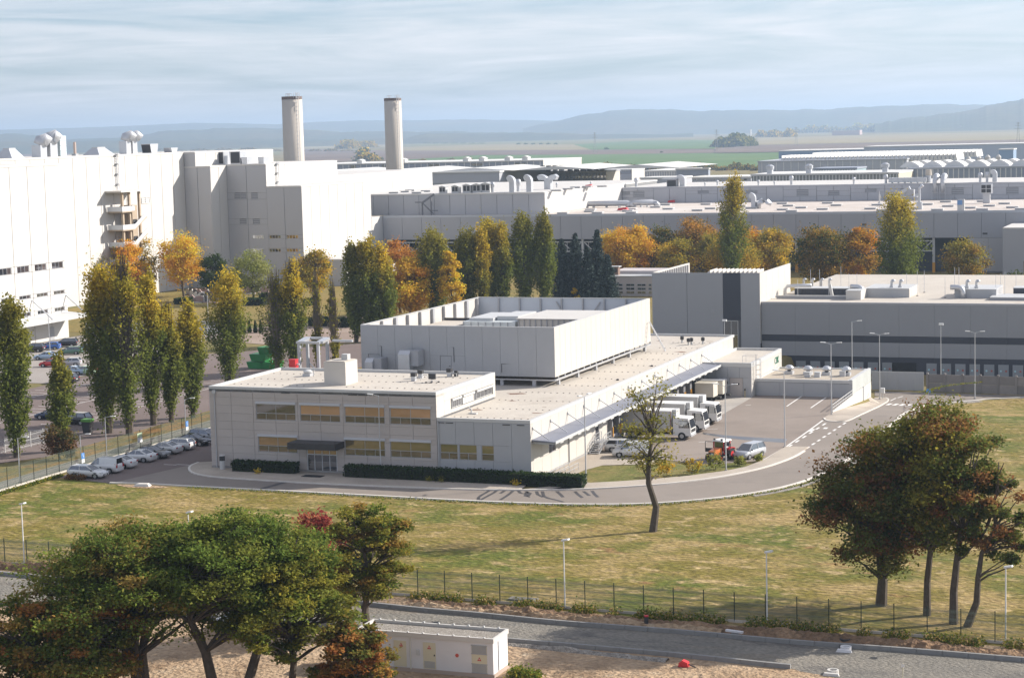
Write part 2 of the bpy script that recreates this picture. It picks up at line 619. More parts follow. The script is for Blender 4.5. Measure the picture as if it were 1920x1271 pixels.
def build_ground():
 xs = np.unique(np.r_[np.linspace(-26000, -500, 24), np.linspace(-500, -95, 36), np.linspace(-95, -64, 32), np.linspace(-64, 40, 105), np.linspace(40, 300, 25), np.linspace(300, 16000, 20)])
 ys = np.unique(np.r_[np.linspace(-500, 60, 8), np.linspace(60, 240, 60), np.linspace(240, 300, 61), np.linspace(300, 420, 41), np.linspace(420, 1500, 30), np.linspace(1500, 30000, 40)])
 X, Y = np.meshgrid(xs, ys, indexing='ij')
 Z = gz(X, Y) - 0.03
 mb = MB()
 nx, ny = len(xs), len(ys)
 mb.v = [(float(a), float(b), float(c)) for a, b, c in zip(X.ravel(), Y.ravel(), Z.ravel())]
 mb.f = [(i * ny + j, (i + 1) * ny + j, (i + 1) * ny + j + 1, i * ny + j + 1) for i in range(nx - 1) for j in range(ny - 1)]
 m_far = mat_patches('meadow', [(0.19, 0.155, 0.055), (0.24, 0.18, 0.075), (0.12, 0.13, 0.04)], (0.004, 0.01), stretch=(1, 1, 1), weights=[(0.42, 0.6), (0.52, 0.66)], fine=0.1, fine_scale=0.05)
 structure('ground', mb, m_far, smooth=True)
build_ground()
# the lawn round the office and the yard, one sheet
poly_sheet('lawn', [(-134.5, 100), (45, 60), (60, 140), (40, 330), (-50, 300), (-52.6, 270), (-52.6, 246), (-57, 215), (-68, 195.5), (-75, 193.2), (-112, 193.2), (-125.6, 187.5), (-131.6, 188.5)], M_lawn, dz=0.0, grid=3.0)
# far fields, each a sheet of its own crop
M_fgreen = mat_patches('winter_crop', [(0.085, 0.155, 0.040), (0.12, 0.18, 0.05)], (0.004,), fine=0.08, fine_scale=0.02)
M_fbrown = mat_patches('ploughed_soil', [(0.155, 0.110, 0.085), (0.19, 0.135, 0.10)], (0.003,), fine=0.08, fine_scale=0.02)
M_ftan = mat_patches('stubble', [(0.30, 0.24, 0.13), (0.25, 0.215, 0.10)], (0.003,), fine=0.08, fine_scale=0.02)
M_folive = mat_patches('pasture', [(0.17, 0.165, 0.06), (0.22, 0.19, 0.08)], (0.004,), fine=0.08, fine_scale=0.02)
def field(pts, m, dz):
 P = [on_z(x, y, dz) for x, y in pts]
 mb = MB().add([(p[0], p[1], dz) for p in P], [tuple(range(len(P)))])
 me_o = mb.obj('field', m)
 if me_o.data.polygons[0].normal.z < 0:
  me_o.data.flip_normals()
 return tag(me_o, kind='structure')
field([(755, 312), (1500, 318), (1500, 285), (1340, 287), (1100, 290), (900, 291), (755, 300)], M_fgreen, 0.3)
field([(560, 306), (755, 300), (900, 291), (1100, 290), (1340, 287), (1500, 285), (1500, 279), (1100, 281), (940, 282), (755, 283), (570, 280)], M_fbrown, 0.45)
field([(755, 283), (940, 282), (1108, 281), (1075, 271), (960, 270), (830, 274), (755, 276)], M_ftan, 0.6)
field([(1108, 281), (1340, 279), (1345, 262.5), (1200, 264), (1075, 271)], M_fgreen, 0.75)
field([(755, 276), (830, 274), (960, 270), (1075, 271), (1200, 264), (1100, 262.5), (755, 264)], M_folive, 0.9)
field([(130, 292), (525, 291), (525, 273.5), (130, 281)], M_folive, 0.3)
field([(0, 296), (130, 292), (130, 281), (0, 284)], M_fbrown, 0.45)
field([(570, 280), (755, 276), (755, 264), (570, 269)], M_ftan, 0.6)
field([(1340, 287), (1600, 283), (1920, 272), (1920, 262), (1420, 272), (1340, 279)], M_fbrown, 1.05)
field([(1420, 272), (1920, 262), (1920, 247), (1700, 252), (1420, 259)], M_ftan, 1.2)
# hills, ridge behind ridge
M_hill = mat_patches('hill_forest', [(0.055, 0.070, 0.035), (0.10, 0.085, 0.035), (0.13, 0.12, 0.05)], (0.0016, 0.001), weights=[(0.45, 0.62), (0.60, 0.66)], rough=1.0, fine=0.3, fine_scale=0.02)
def ridge(pts, dist, depth, rough, seed):
 """a wooded ridge whose crest is seen at pts (photo pixels), dist metres away"""
 r = np.random.default_rng(seed)
 px = np.linspace(pts[0][0], pts[-1][0], 260)
 py = np.interp(px, [p[0] for p in pts], [p[1] for p in pts])
 jag = np.convolve(r.normal(0, 1, 300), np.ones(5) / 5, 'same')[:260]
 mb = MB()
 rows = 7
 for i, (a, b) in enumerate(zip(px, py)):
  d = ray(a, b)
  h = math.hypot(d[0], d[1])
  ux, uy = d[0] / h, d[1] / h
  top = CAM_H + d[2] * dist / h + jag[i] * rough
  for j in range(rows):
   t = j / (rows - 1)
   s = dist + depth * (t * 2 - 1)
   prof = math.sin(math.pi * t) ** 0.9
   wob = 1 + 0.08 * math.sin(i * 0.11 + j * 1.7 + seed)
   z = max(0.0, top) * (prof * wob if j != rows // 2 else 1.0)
   mb.v.append((ux * s, uy * s, z if 0 < j < rows - 1 else -5.0))
 n = len(px)
 for i in range(n - 1):
  for j in range(rows - 1):
   q = i * rows + j
   mb.f.append((q, q + rows, q + rows + 1, q + 1))
 structure('hill', mb, M_hill, smooth=True)
ridge([(-400, 246), (0, 243), (60, 242), (120, 241), (240, 236), (360, 231), (440, 231), (520, 234), (600, 228), (700, 226), (780, 226), (860, 224), (960, 225), (1050, 226), (1100, 228), (1300, 230), (1700, 225), (2300, 215)], 14500, 1500, 5, 1)
ridge([(980, 240), (1050, 226), (1085, 217), (1140, 209), (1185, 205), (1250, 206), (1300, 208), (1370, 207), (1450, 206), (1540, 206), (1620, 200), (1680, 199), (1760, 195), (1850, 197), (1900, 192), (2300, 180)], 11500, 1500, 5, 2)
ridge([(1640, 232), (1700, 222), (1760, 215), (1830, 205), (1870, 194), (1920, 187), (2000, 178), (2300, 165)], 8200, 1100, 4, 3)
ridge([(-400, 262), (0, 252), (40, 250), (80, 256), (130, 262), (240, 258), (300, 248), (400, 241), (480, 240), (560, 243), (640, 248), (700, 246), (800, 247), (900, 248), (1000, 249), (1080, 248)], 9500, 1000, 4, 4)
ridge([(-400, 268), (0, 266), (130, 265), (240, 262), (330, 264), (430, 262), (520, 261), (600, 262), (760, 259), (800, 251), (900, 250), (1000, 250), (1060, 251), (1180, 252), (1300, 251)], 8000, 350, 3, 5)
# ================================================================== ROADS, PAVEMENTS, YARD
g = on_g
inner = smooth_line([g(*p)[:2] for p in [(372, 868), (358, 874), (355, 881), (364, 888), (395, 894), (450, 898.5), (520, 903), (600, 907.5), (700, 912), (780, 915), (850, 917.5), (920, 918.8), (990, 919.3), (1060, 918.6), (1120, 916.5), (1180, 913), (1240, 908.5), (1300, 902), (1360, 893), (1420, 880.5), (1460, 868.5), (1490, 856.5), (1508, 846)]], 160)
outer = smooth_line([g(*p)[:2] for p in [(206, 906), (270, 907.5), (360, 912.5), (470, 918), (560, 922.5), (700, 930), (800, 935.5), (900, 940.5), (1000, 944.5), (1100, 946.5), (1200, 945.5), (1300, 939), (1400, 927), (1480, 911), (1540, 890), (1582, 867), (1620, 839), (1652, 813), (1682, 787), (1706, 771), (1735, 761), (1775, 757), (1828, 751.5), (1860, 748.5), (1925, 746)]], 200)
# one surface of asphalt under the whole road, from the car park round to the gate
road_left = [g(*p)[:2] for p in [(372, 868), (355, 881), (395, 894), (520, 903), (700, 912), (850, 917.5), (990, 919.3), (1120, 916.5), (1240, 908.5), (1360, 893), (1460, 868.5), (1508, 846)]]
yard_in = [(-58.2, 219.5), (-54.15, 219.5)]
pts_in2 = [g(*p)[:2] for p in [(1592, 787), (1625, 772), (1655, 757.5), (1666, 750), (1660, 744), (1640, 742.5)]]
road_poly = list(inner) + [tuple(p) for p in pts_in2] + [tuple(g(1640, 733)[:2]), tuple(g(1740, 736)[:2]), tuple(g(1925, 741.5)[:2])] + [tuple(p) for p in outer[::-1]]
poly_sheet('road', road_poly, M_asph, dz=0.010, grid=3.0)
# parking lane beside the fence and the strip behind the office
lot = [(-131.4, 187.8)] + [tuple(p) for p in outer[:3]] + [tuple(p) for p in inner[:6][::-1]] + [tuple(p) for p in inner[:1]] + [(-117.6, 203.5), (-117.6, 300), (-131.4, 300)]
lot = [(-131.4, 187.6), tuple(outer[0]), tuple(outer[6]), tuple(inner[14]), tuple(inner[8]), tuple(inner[4]), tuple(inner[0]), (-117.4, 202.0), (-117.2, 300), (-131.4, 300)]
poly_sheet('parking_lane', lot, M_asph3, dz=0.006)
# white bay marks of the parking lane
for i in range(10):
 yb = 189.6 + i * 2.55
 line_sheet('bay_line', [(-131.0, yb), (-126.4, yb)], 0.12, M_white, dz=0.014)
for px, py in ((319, 871), (343, 871)):
 q = g(px, py)
 line_sheet('bay_line', [(q[0] - 0.9, q[1]), (q[0] + 0.9, q[1])], 0.16, M_white, dz=0.014)
# yard: a slab that stays level while the road beside it falls away
yard = [(-75.4, 219.0), (-60.5, 213.0), (-57.9, 213.8), (-56.6, 215.0), tuple(g(1431, 863.5)[:2]), tuple(g(1473, 838)[:2]), tuple(g(1516, 838)[:2]), tuple(g(1545, 787)[:2]), (-54.0, 257.0), (-54.0, 270.4), (-68.0, 270.4), (-68.0, 268.2), (-75.4, 268.2)]
poly_sheet('yard', yard, M_asph2, dz=0.008, level=True)
lane = [tuple(g(*p)[:2]) for p in [(1473, 838.5), (1516, 838), (1508, 846.5), (1545, 822), (1620, 765), (1592, 787), (1545, 786)]]
lane = [tuple(g(*p)[:2]) for p in [(1470, 840), (1512, 846), (1560, 815), (1600, 789), (1545, 784)]]
poly_sheet('yard_entry', lane, M_asph, dz=0.012)
apron = [(-75.4, 236.0), (-69.4, 236.0), (-68.0, 250.0), tuple(g(1409, 745)[:2]), (-68.4, 268.2), (-75.4, 268.2)]
apron = [(-75.4, 222.0), (-71.8, 222.0)] + [tuple(g(*p)[:2]) for p in [(1343, 785), (1361, 773), (1390, 757), (1411, 744.5)]] + [(-75.4, 268.2)]
poly_sheet('loading_apron', apron, M_pave2, dz=0.014)
# wet streak across the yard
M_wet = mat('wet_asphalt', (0.10, 0.10, 0.105), 0.28, var=0.2, scale=0.8)
strip_sheet('wet_streak', [g(*p)[:2] for p in [(1318, 811), (1360, 816), (1400, 819), (1440, 821), (1476, 823)]], [g(*p)[:2] for p in [(1318, 814), (1360, 821), (1400, 825), (1440, 828), (1472, 830)]], M_wet, dz=0.013)
def pavement(name, poly, m=None, h=0.13):
 """raised slab with its own kerb face"""
 import bmesh
 bm = bmesh.new()
 f = bm.faces.new([bm.verts.new((float(p[0]), float(p[1]), 0)) for p in poly])
 bm.normal_update()
 if f.normal.z < 0:
  f.normal_flip()
 e = bmesh.ops.extrude_face_region(bm, geom=[f])
 for v in [q for q in e['geom'] if isinstance(q, bmesh.types.BMVert)]:
  v.co.z = h
 for v in bm.verts:
  v.co.z += float(gz(v.co.x, v.co.y))
 bm.normal_update()
 me = bpy.data.meshes.new(name)
 bm.to_mesh(me)
 bm.free()
 me.materials.append(m or M_pave)
 return tag(link(name, me), kind='structure')
def offset_line(P, d):
 P = np.asarray(P, float)
 t = np.gradient(P, axis=0)
 t /= np.linalg.norm(t, axis=1)[:, None] + 1e-9
 return P + np.c_[-t[:, 1], t[:, 0]] * d
def kerb_line(name, P, w=0.28, h=0.14):
 P = np.asarray(P, float)
 a, b = offset_line(P, w / 2), offset_line(P, -w / 2)
 mb = MB()
 n = len(P)
 for i in range(n):
  za, zb = float(gz(*a[i])), float(gz(*b[i]))
  mb.v += [(a[i][0], a[i][1], za - 0.2), (a[i][0], a[i][1], za + h), (b[i][0], b[i][1], zb + h), (b[i][0], b[i][1], zb - 0.2)]
 for i in range(n - 1):
  q = i * 4
  for k in range(4):
   mb.f.append((q + k, q + (k + 1) % 4, q + 4 + (k + 1) % 4, q + 4 + k))
 mb.f += [(0, 1, 2, 3), (4 * n - 1, 4 * n - 2, 4 * n - 3, 4 * n - 4)]
 structure(name, mb, M_kerb)
kerb_line('kerb', inner)
kerb_line('kerb', outer, w=0.34)
# pavement between the road and the buildings
pav_a = [tuple(p) for p in offset_line(inner[:96], 0.15)] + [tuple(g(*p)[:2]) for p in [(1100, 906.5)]] + [(-75.0, 192.6), (-75.5, 197.25), (-116.3, 197.25), (-117.3, 201.5)]
pavement('pavement', pav_a)
pav_b = [tuple(p) for p in offset_line(inner[88:], 0.15)] + [tuple(g(*p)[:2]) for p in [(1516, 839), (1473, 838.5), (1433, 863), (1398, 876.5), (1362, 884), (1290, 893.5), (1230, 899), (1160, 904), (1103, 906.8)]]
pavement('pavement', pav_b)
pav_c = [tuple(g(*p)[:2]) for p in [(1545, 784), (1549, 788), (1562, 790.5), (1590, 789), (1625, 773), (1656, 758), (1665, 752), (1664, 747.5), (1655, 745.5), (1640, 746.5)]] + [(-53.88, 281.0), (-53.88, 256.5)]
poly_sheet('pavement', pav_c, M_pave, dz=0.07, grid=1.5)
kerb_line('kerb', smooth_line(pav_c[:10], 60), w=0.24, h=0.09)
# grass between the yard and the pavement
M_greener = mat_patches('green_grass', [(0.175, 0.155, 0.045), (0.105, 0.120, 0.026), (0.26, 0.185, 0.075)], (0.2, 0.3), bump=0.4, weights=[(0.42, 0.62), (0.5, 0.66)], fine=0.25, fine_scale=2.0)
grass_strip = [(-72.6, 195.0)] + [tuple(g(*p)[:2]) for p in [(1103, 905.5), (1160, 903), (1230, 898), (1290, 892.5), (1362, 883), (1398, 875.8), (1431, 863.5)]] + [(-56.5, 215.0), (-57.9, 213.6), (-60.5, 212.8), (-66, 211.4), (-71.5, 209.0), (-72.3, 205)]
poly_sheet('grass_strip', grass_strip, M_greener, dz=0.02)
path = [(-75.4, 199.5), (-72.6, 197.0), (-72.2, 206), (-71.2, 209.6), (-66.0, 211.6), (-66.0, 219.2), (-75.4, 219.2)]
poly_sheet('path', path, M_pave, dz=0.028)
# stones along the outside of the bend
strip_sheet('stone_verge', offset_line(outer[96:178], -0.2), offset_line(outer[96:178], -1.5), M_stone, dz=0.02)
strip_sheet('stone_verge', offset_line(outer[20:97], -0.2), offset_line(outer[20:97], -0.55), M_stone, dz=0.02)
# painted lines
line_sheet('edge_line', [g(*p)[:2] for p in [(1432, 862), (1473, 838), (1510, 812), (1543, 788)]], 0.22, M_white, dz=0.02)
def dashes(a, b, n, frac, w, name='dashed_line'):
 a, b = np.asarray(a, float)[:2], np.asarray(b, float)[:2]
 for i in range(n):
  p = a + (b - a) * i / n
  q = a + (b - a) * (i + frac) / n
  line_sheet(name, [p, q], w, M_white, dz=0.022)
dashes(g(1478, 838), g(1554, 790), 6, 0.5, 0.28)
dashes(g(1512, 841), g(1590, 789.5), 8, 0.5, 0.28)
line_sheet('road_mark', [g(1518, 809)[:2], g(1526, 804.5)[:2]], 0.5, M_white, dz=0.022)
line_sheet('road_mark', [g(1546, 804)[:2], g(1550, 801.5)[:2]], 0.5, M_white, dz=0.022)
for i in range(6):
 a, b = g(1663 + i * 12.2, 759.5 + i * 0.5), g(1671 + i * 12.2, 756.5 + i * 0.5)
 line_sheet('crossing_bar', [a[:2], b[:2]], 0.55, M_white, dz=0.022)
line_sheet('edge_line', [g(1660, 755)[:2], g(1680, 746.5)[:2]], 0.2, M_white, dz=0.022)
line_sheet('edge_line', [g(1683, 746)[:2], g(1693, 743)[:2]], 0.2, M_white, dz=0.022)
for a, b in (((1475, 762), (1503, 743)), ((1520, 765), (1549, 745))):
 line_sheet('bay_line', [g(*a)[:2], g(*b)[:2]], 0.2, M_white, dz=0.022)
for a, b in (((1310, 829), (1330, 828)), ((1305, 805), (1345, 804)), ((1398, 760), (1408, 759))):
 line_sheet('bay_line', [g(*a)[:2], g(*b)[:2]], 0.16, M_white, dz=0.022)
# dark seams and spilt water on the road in front of the lower hall
M_tar = mat('tar_stain', (0.060, 0.056, 0.056), 0.6, var=0.25, scale=1.5)
STAINS = [[(918, 919), (909, 925), (898, 931), (897, 937)], [(932, 919), (924, 925), (914, 930), (900, 938)], [(946, 920), (938, 925)], [(962, 920), (955, 926), (948, 931), (938, 937)],
   [(972, 920), (980, 927), (990, 921), (984, 931), (994, 932)], [(985, 921), (995, 923), (990, 930)], [(1006, 921), (1010, 930), (1018, 932)], [(1017, 921), (1021, 932), (1034, 935), (1057, 941)],
   [(1044, 921), (1051, 927), (1056, 932)], [(1078, 921), (1086, 929), (1092, 933)], [(1094, 921), (1100, 925), (1105, 929)], [(1110, 920), (1117, 929), (1121, 932)], [(540, 902), (520, 908), (488, 917)]]
for i, st in enumerate(STAINS):
 line_sheet('tar_seam', smooth_line([g(*p)[:2] for p in st], 14), 0.36 if i < 12 else 0.7, M_tar, dz=0.020)
# ------------------------------------------------------------------ the road under construction, in front
kerb_up = [g(*p)[:2] for p in [(-60, 1072), (60, 1083), (160, 1092), (400, 1109), (640, 1130), (793, 1146), (900, 1155), (1050, 1170), (1280, 1188), (1490, 1207), (1700, 1222), (1990, 1246)]]
kerb_lo = [g(*p)[:2] for p in [(-60, 1128), (150, 1146), (400, 1160), (640, 1176), (800, 1188), (950, 1203), (1100, 1216), (1280, 1232), (1420, 1247), (1490, 1254)]]
poly_sheet('building_plot', [(-140, 60), (40, 60), (40, 142.2), (-16.9, 142.9), (-43.9, 143.6), (-63.96, 144.8), (-104, 145.8), (-140, 146.9)], M_earth, dz=0.006)
up = smooth_line(kerb_up, 80)
lo = smooth_line(kerb_lo, 70)
poly_sheet('gravel_road', [tuple(p) for p in up] + [tuple(g(1990, 1300)[:2]), tuple(g(1600, 1275)[:2]), tuple(g(1500, 1258)[:2])] + [tuple(p) for p in lo[::-1]], M_grav, dz=0.011)
M_kerbg = mat('new_kerb', (0.24, 0.235, 0.225), 0.85, var=0.1, scale=2.0)
def stone_row(P, name, label, m, seg=1.9, w=0.26, h=0.34):
 """a row of kerb stones laid end to end, each a piece of its own"""
 P = np.asarray(P, float)
 s = np.r_[0, np.cumsum(np.linalg.norm(np.diff(P, axis=0), axis=1))]
 n = int(s[-1] / seg)
 root = thing(name, label, 'kerb', (P[0][0], P[0][1], 0))
 me = MB().box(0, -w / 2, -0.2, seg - 0.03, w / 2, h).mesh('kerb_stone', m)
 for i in range(min(n, 300)):
  a = np.array([np.interp(i * seg, s, P[:, k]) for k in (0, 1)])
  b = np.array([np.interp((i + 1) * seg, s, P[:, k]) for k in (0, 1)])
  child('kerb_stone', me, root, (a[0], a[1], 0.0), math.atan2(b[1] - a[1], b[0] - a[0]))
 return root
stone_row(up, 'kerb_row', 'long row of new grey kerb stones below the green mesh fence', M_kerbg)
stone_row(lo, 'kerb_row', 'shorter row of grey kerb stones ending on the gravel above the bare earth', M_kerbg)
# ================================================================== THE OFFICE AND THE DOCK HALL
M_clad = mat('cladding_warm_grey', (0.46, 0.415, 0.385), 0.55, var=0.03, scale=0.6, obj_var=0.025)
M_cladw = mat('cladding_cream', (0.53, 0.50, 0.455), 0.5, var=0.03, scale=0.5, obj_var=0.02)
M_cladg = mat('cladding_shade_grey', (0.40, 0.405, 0.415), 0.5, var=0.03, scale=0.5, obj_var=0.02)  # shaded copy of the cream cladding, shade put into the colour
M_back = mat('joint_backing', (0.13, 0.13, 0.135), 0.8)
M_roof = mat_patches('roof_membrane', [(0.49, 0.445, 0.385), (0.54, 0.495, 0.43), (0.43, 0.385, 0.33)], (0.08, 0.22), rough=0.9, weights=[(0.42, 0.66), (0.55, 0.7)], fine=0.06, fine_scale=3)
M_coping = mat('parapet_coping', (0.52, 0.52, 0.51), 0.45)
M_frame = mat('window_frame_grey', (0.36, 0.365, 0.38), 0.5)
M_shut = mat('shutter_box', (0.52, 0.53, 0.56), 0.5)
M_dark = mat('dark_metal', (0.035, 0.034, 0.036), 0.5)
M_anth = mat('anthracite_cladding', (0.045, 0.050, 0.068), 0.5, var=0.03, scale=0.4)
M_steel = mat('galvanised_steel', (0.50, 0.51, 0.53), 0.42, metal=0.35, var=0.06, scale=1.2)
M_alu = mat('bright_sheet_metal', (0.54, 0.55, 0.57), 0.35, metal=0.55, var=0.05, scale=1.5)
M_glass = mat_glass('dim_glass', (0.075, 0.06, 0.058), 0.16)
M_tanrefl = mat_glass('tan_reflection_glass', (0.40, 0.215, 0.125), 0.18)  # tan reflection in the panes, put into the diffuse colour
M_dglass = mat_glass('dark_glass', (0.035, 0.037, 0.045), 0.30)
M_bglass = mat_glass('blue_grey_glass', (0.07, 0.11, 0.15), 0.40)
M_red = mat('red_paint', (0.55, 0.025, 0.03), 0.5)
M_wallw = mat('white_render', (0.56, 0.535, 0.495), 0.6, var=0.04, scale=0.4)
M_black = mat('black_rubber', (0.016, 0.016, 0.017), 0.7)
M_yel = mat('orange_yellow_paint', (0.62, 0.30, 0.03), 0.55)
def window(parent, face, const, u0, u1, z0, z1, panes, fr=0.07, frame_m=None, depth=0.05, glass=None, name='window'):
 """a framed window: panes = list of (u0,u1,z0,z1, glass) in fractions of the opening"""
 mb = MB()
 W, Hh = u1 - u0, z1 - z0
 def bx(a, b, c, d, t0, t1):
  if face == 'S':
   mb.box(a, const - t1, c, b, const - t0, d)
  else:
   mb.box(const + t0, a, c, const + t1, b, d)
 bx(u0, u1, z0, z0 + fr, 0, depth + 0.03)
 bx(u0, u1, z1 - fr, z1, 0, depth + 0.03)
 bx(u0, u0 + fr, z0 + fr, z1 - fr, 0, depth + 0.03)
 bx(u1 - fr, u1, z0 + fr, z1 - fr, 0, depth + 0.03)
 for (a, b, c, d, gm) in panes:
  A, B, Cc, D = u0 + a * W, u0 + b * W, z0 + c * Hh, z0 + d * Hh
  if a > 0:
   bx(A - fr * 0.4, A + fr * 0.4, Cc, D, 0, depth + 0.02)
  if c > 0:
   bx(A, B, Cc - fr * 0.5, Cc + fr * 0.5, 0, depth + 0.025)
 w = mb.obj(name, frame_m or M_frame, parent)
 for (a, b, c, d, gm) in panes:
  A, B, Cc, D = u0 + a * W + fr * 0.4, u0 + b * W - fr * 0.4, z0 + c * Hh + fr * 0.5, z0 + d * Hh - fr * 0.5
  p = MB()
  if face == 'S':
   p.box(A, const - depth, Cc, B, const - 0.004, D)
  else:
   p.box(const + 0.004, A, Cc, const + depth, B, D)
  p.obj('pane', gm or glass or M_glass, w)
 return w
def office_panes(gm_top, gm_low=None):
 return [(0, 0.5, 0.42, 1, gm_top), (0.5, 1, 0.42, 1, gm_top), (0, 0.25, 0, 0.42, gm_low), (0.25, 0.5, 0, 0.42, gm_low), (0.5, 0.75, 0, 0.42, gm_low), (0.75, 1, 0, 0.42, gm_low)]
def louvre(parent, face, const, u0, u1, z0, z1, m, pitch=0.25, name='louvre'):
 """a framed grille of sloping blades"""
 mb = MB()
 n = max(3, int((z1 - z0) / pitch))
 for i in range(n):
  a, b = z0 + (z1 - z0) * i / n, z0 + (z1 - z0) * (i + 0.62) / n
  if face == 'S':
   mb.hexa([(u0, const - 0.12, a), (u1, const - 0.12, a), (u1, const - 0.04, b), (u0, const - 0.04, b), (u0, const - 0.10, a + 0.03), (u1, const - 0.10, a + 0.03), (u1, const - 0.02, b + 0.03), (u0, const - 0.02, b + 0.03)])
  else:
   mb.hexa([(const + 0.12, u0, a), (const + 0.12, u1, a), (const + 0.04, u1, b), (const + 0.04, u0, b), (const + 0.10, u0, a + 0.03), (const + 0.10, u1, a + 0.03), (const + 0.02, u1, b + 0.03), (const + 0.02, u0, b + 0.03)])
 t = 0.08
 for (a, b, c, d) in ((u0 - t, u1 + t, z0 - t, z0), (u0 - t, u1 + t, z1, z1 + t), (u0 - t, u0, z0, z1), (u1, u1 + t, z0, z1)):
  if face == 'S':
   mb.box(a, const - 0.14, c, b, const, d)
  else:
   mb.box(const, a, c, const + 0.14, b, d)
 return mb.obj(name, m, parent)
def roof_slab(parent, x0, x1, y0, y1, z, m=None, par=0.4, pt=0.35, coping=None, sides='SNEW'):
 """roof surface with an upstand and coping round it"""
 MB().box(x0 + pt, y0 + pt, z - 0.3, x1 - pt, y1 - pt, z).obj('roof', m or M_roof, parent)
 c = MB()
 if 'S' in sides:
  c.box(x0, y0, z - 0.3, x1, y0 + pt - 0.01, z + par)
 if 'N' in sides:
  c.box(x0, y1 - pt + 0.01, z - 0.3, x1, y1, z + par)
 if 'W' in sides:
  c.box(x0, y0 + pt, z - 0.3, x0 + pt - 0.01, y1 - pt, z + par)
 if 'E' in sides:
  c.box(x1 - pt + 0.01, y0 + pt, z - 0.3, x1, y1 - pt, z + par)
 c.obj('coping', coping or M_coping, parent)
YF, XL, XO, XR = 197.30, -116.2, -86.76, -75.41
YO, YE = 215.4, 286.5
office = thing('office_building', 'two-storey warm grey panelled office with black entrance canopy beside the lower white hall', 'building', (XL, YF, 0))
TH = 0.12
MB().box(XL + TH, YF + TH, 0, XO - TH, YO - TH, 9.35).obj('wall', M_back, office)
roof_slab(office, XL, XO, YF, YO, 9.60, par=0.30)
MB().box(XL - 0.02, YF - 0.02, 0, XO + 0.02, YF + TH, 0.32).obj('plinth', mat('plinth_grey', (0.30, 0.29, 0.28), 0.8), office)
zu0, zu1 = on_y(480, 786.5, YF)[2], on_y(480, 756.5, YF)[2]
zl0, zl1 = on_y(484, 846.5, YF)[2], on_y(484, 817.5, YF)[2]
wx = [(on_y(a, 770, YF)[0], on_y(b, 770, YF)[0]) for a, b in ((480, 554), (562.5, 637.5), (646, 721), (731, 807.5))]
lx = [(on_y(484.5, 832, YF)[0], on_y(557.5, 832, YF)[0]), (on_y(646.5, 840, YF)[0], on_y(722, 840, YF)[0]), (on_y(732, 845, YF)[0], on_y(808.5, 845, YF)[0])]
ex = (on_y(575.5, 855, YF)[0], on_y(632, 858, YF)[0])
holes = [(a, b, zu0, zu1 + 0.26) for a, b in wx] + [(a, b, zl0, zl1 + 0.26) for a, b in lx] + [(ex[0], ex[1], 0.0, 3.0)]
us = span(XL, XO, 2.945)
zs = [0.34] + [9.58 - 0.955 * i for i in range(9, -1, -1)]
wall_panels(office, 'S', YF + TH, us, zs, M_clad, holes, gap=0.035, th=TH)
ohole = [(on_x(860.5, 752, XO)[1], on_x(926, 740, XO)[1], 7.0, on_x(862, 750, XO)[2] + 0.25)]
wall_panels(office, 'E', XO - TH, span(YF, YO, 2.25), [6.9, 9.58], M_cladw, [(201.5, 214.6, 7.35, 8.55)], gap=0.035, th=TH)
tan_panes = [M_tanrefl, M_tanrefl, M_tanrefl, M_tanrefl]
for i, (a, b) in enumerate(wx):
 if i == 0:
  w = window(office, 'S', YF + TH, a, b, zu0, zu1, [(0, 0.5, 0.42, 1, M_glass), (0.5, 1, 0.42, 1, MATS['dim_glass'])] + office_panes(M_tanrefl)[2:])
 else:
  w = window(office, 'S', YF + TH, a, b, zu0, zu1, office_panes(M_tanrefl))
 MB().box(a - 0.05, YF - 0.10, zu1 + 0.004, b + 0.05, YF + TH, zu1 + 0.27).obj('shutter_box', M_shut, office)
for i, (a, b) in enumerate(lx):
 w = window(office, 'S', YF + TH, a, b, zl0, zl1, office_panes(M_tanrefl if i == 0 else mat_glass('olive_reflection_glass', (0.17, 0.13, 0.06), 0.18) if 'olive_reflection_glass' not in MATS else MATS['olive_reflection_glass']))  # olive tint paints in what these panes mirror
 MB().box(a - 0.05, YF - 0.10, zl1 + 0.004, b + 0.05, YF + TH, zl1 + 0.27).obj('shutter_box', M_shut, office)
# entrance: four glazed leaves under a row of top lights
dp = []
for k in range(4):
 dp += [(k / 4, (k + 1) / 4, 0.0, 0.72, M_dglass), (k / 4, (k + 1) / 4, 0.72, 1.0, M_tanrefl)]
window(office, 'S', YF + TH, ex[0], ex[1], 0.14, 2.98, dp, fr=0.11, frame_m=mat('door_frame_light', (0.55, 0.56, 0.58), 0.45), name='entrance_door')
cx0, cx1 = on_y(556, 818, YF)[0], on_y(645, 822, YF)[0]
cn = MB()
cn.box(cx0, YF - 2.4, 3.12, cx1, YF, 3.86)
cn.obj('canopy', M_dark, office)
# rain pipe with its hopper, on the corner and at the joint with the hall
MB().tube([(XL + 0.75, YF - 0.09, 0.15), (XL + 0.75, YF - 0.09, 9.2)], 0.07, 8).box(XL + 0.55, YF - 0.2, 9.0, XL + 0.95, YF - 0.02, 9.45).obj('rain_pipe', M_steel, office)
MB().tube([(XO + 0.18, YF - 0.09, 0.15), (XO + 0.18, YF - 0.09, 6.6)], 0.07, 8).obj('rain_pipe', M_steel, office)
for q in (0.29, 0.82, 1.35, 1.62):
 pass
for px in (535, 661, 680):
 q = on_y(px, 731, YF)
 MB().box(q[0] - 0.55, YF - 0.05, 9.28, q[0] + 0.55, YF, 9.38).obj('overflow_slot', M_dark, office)
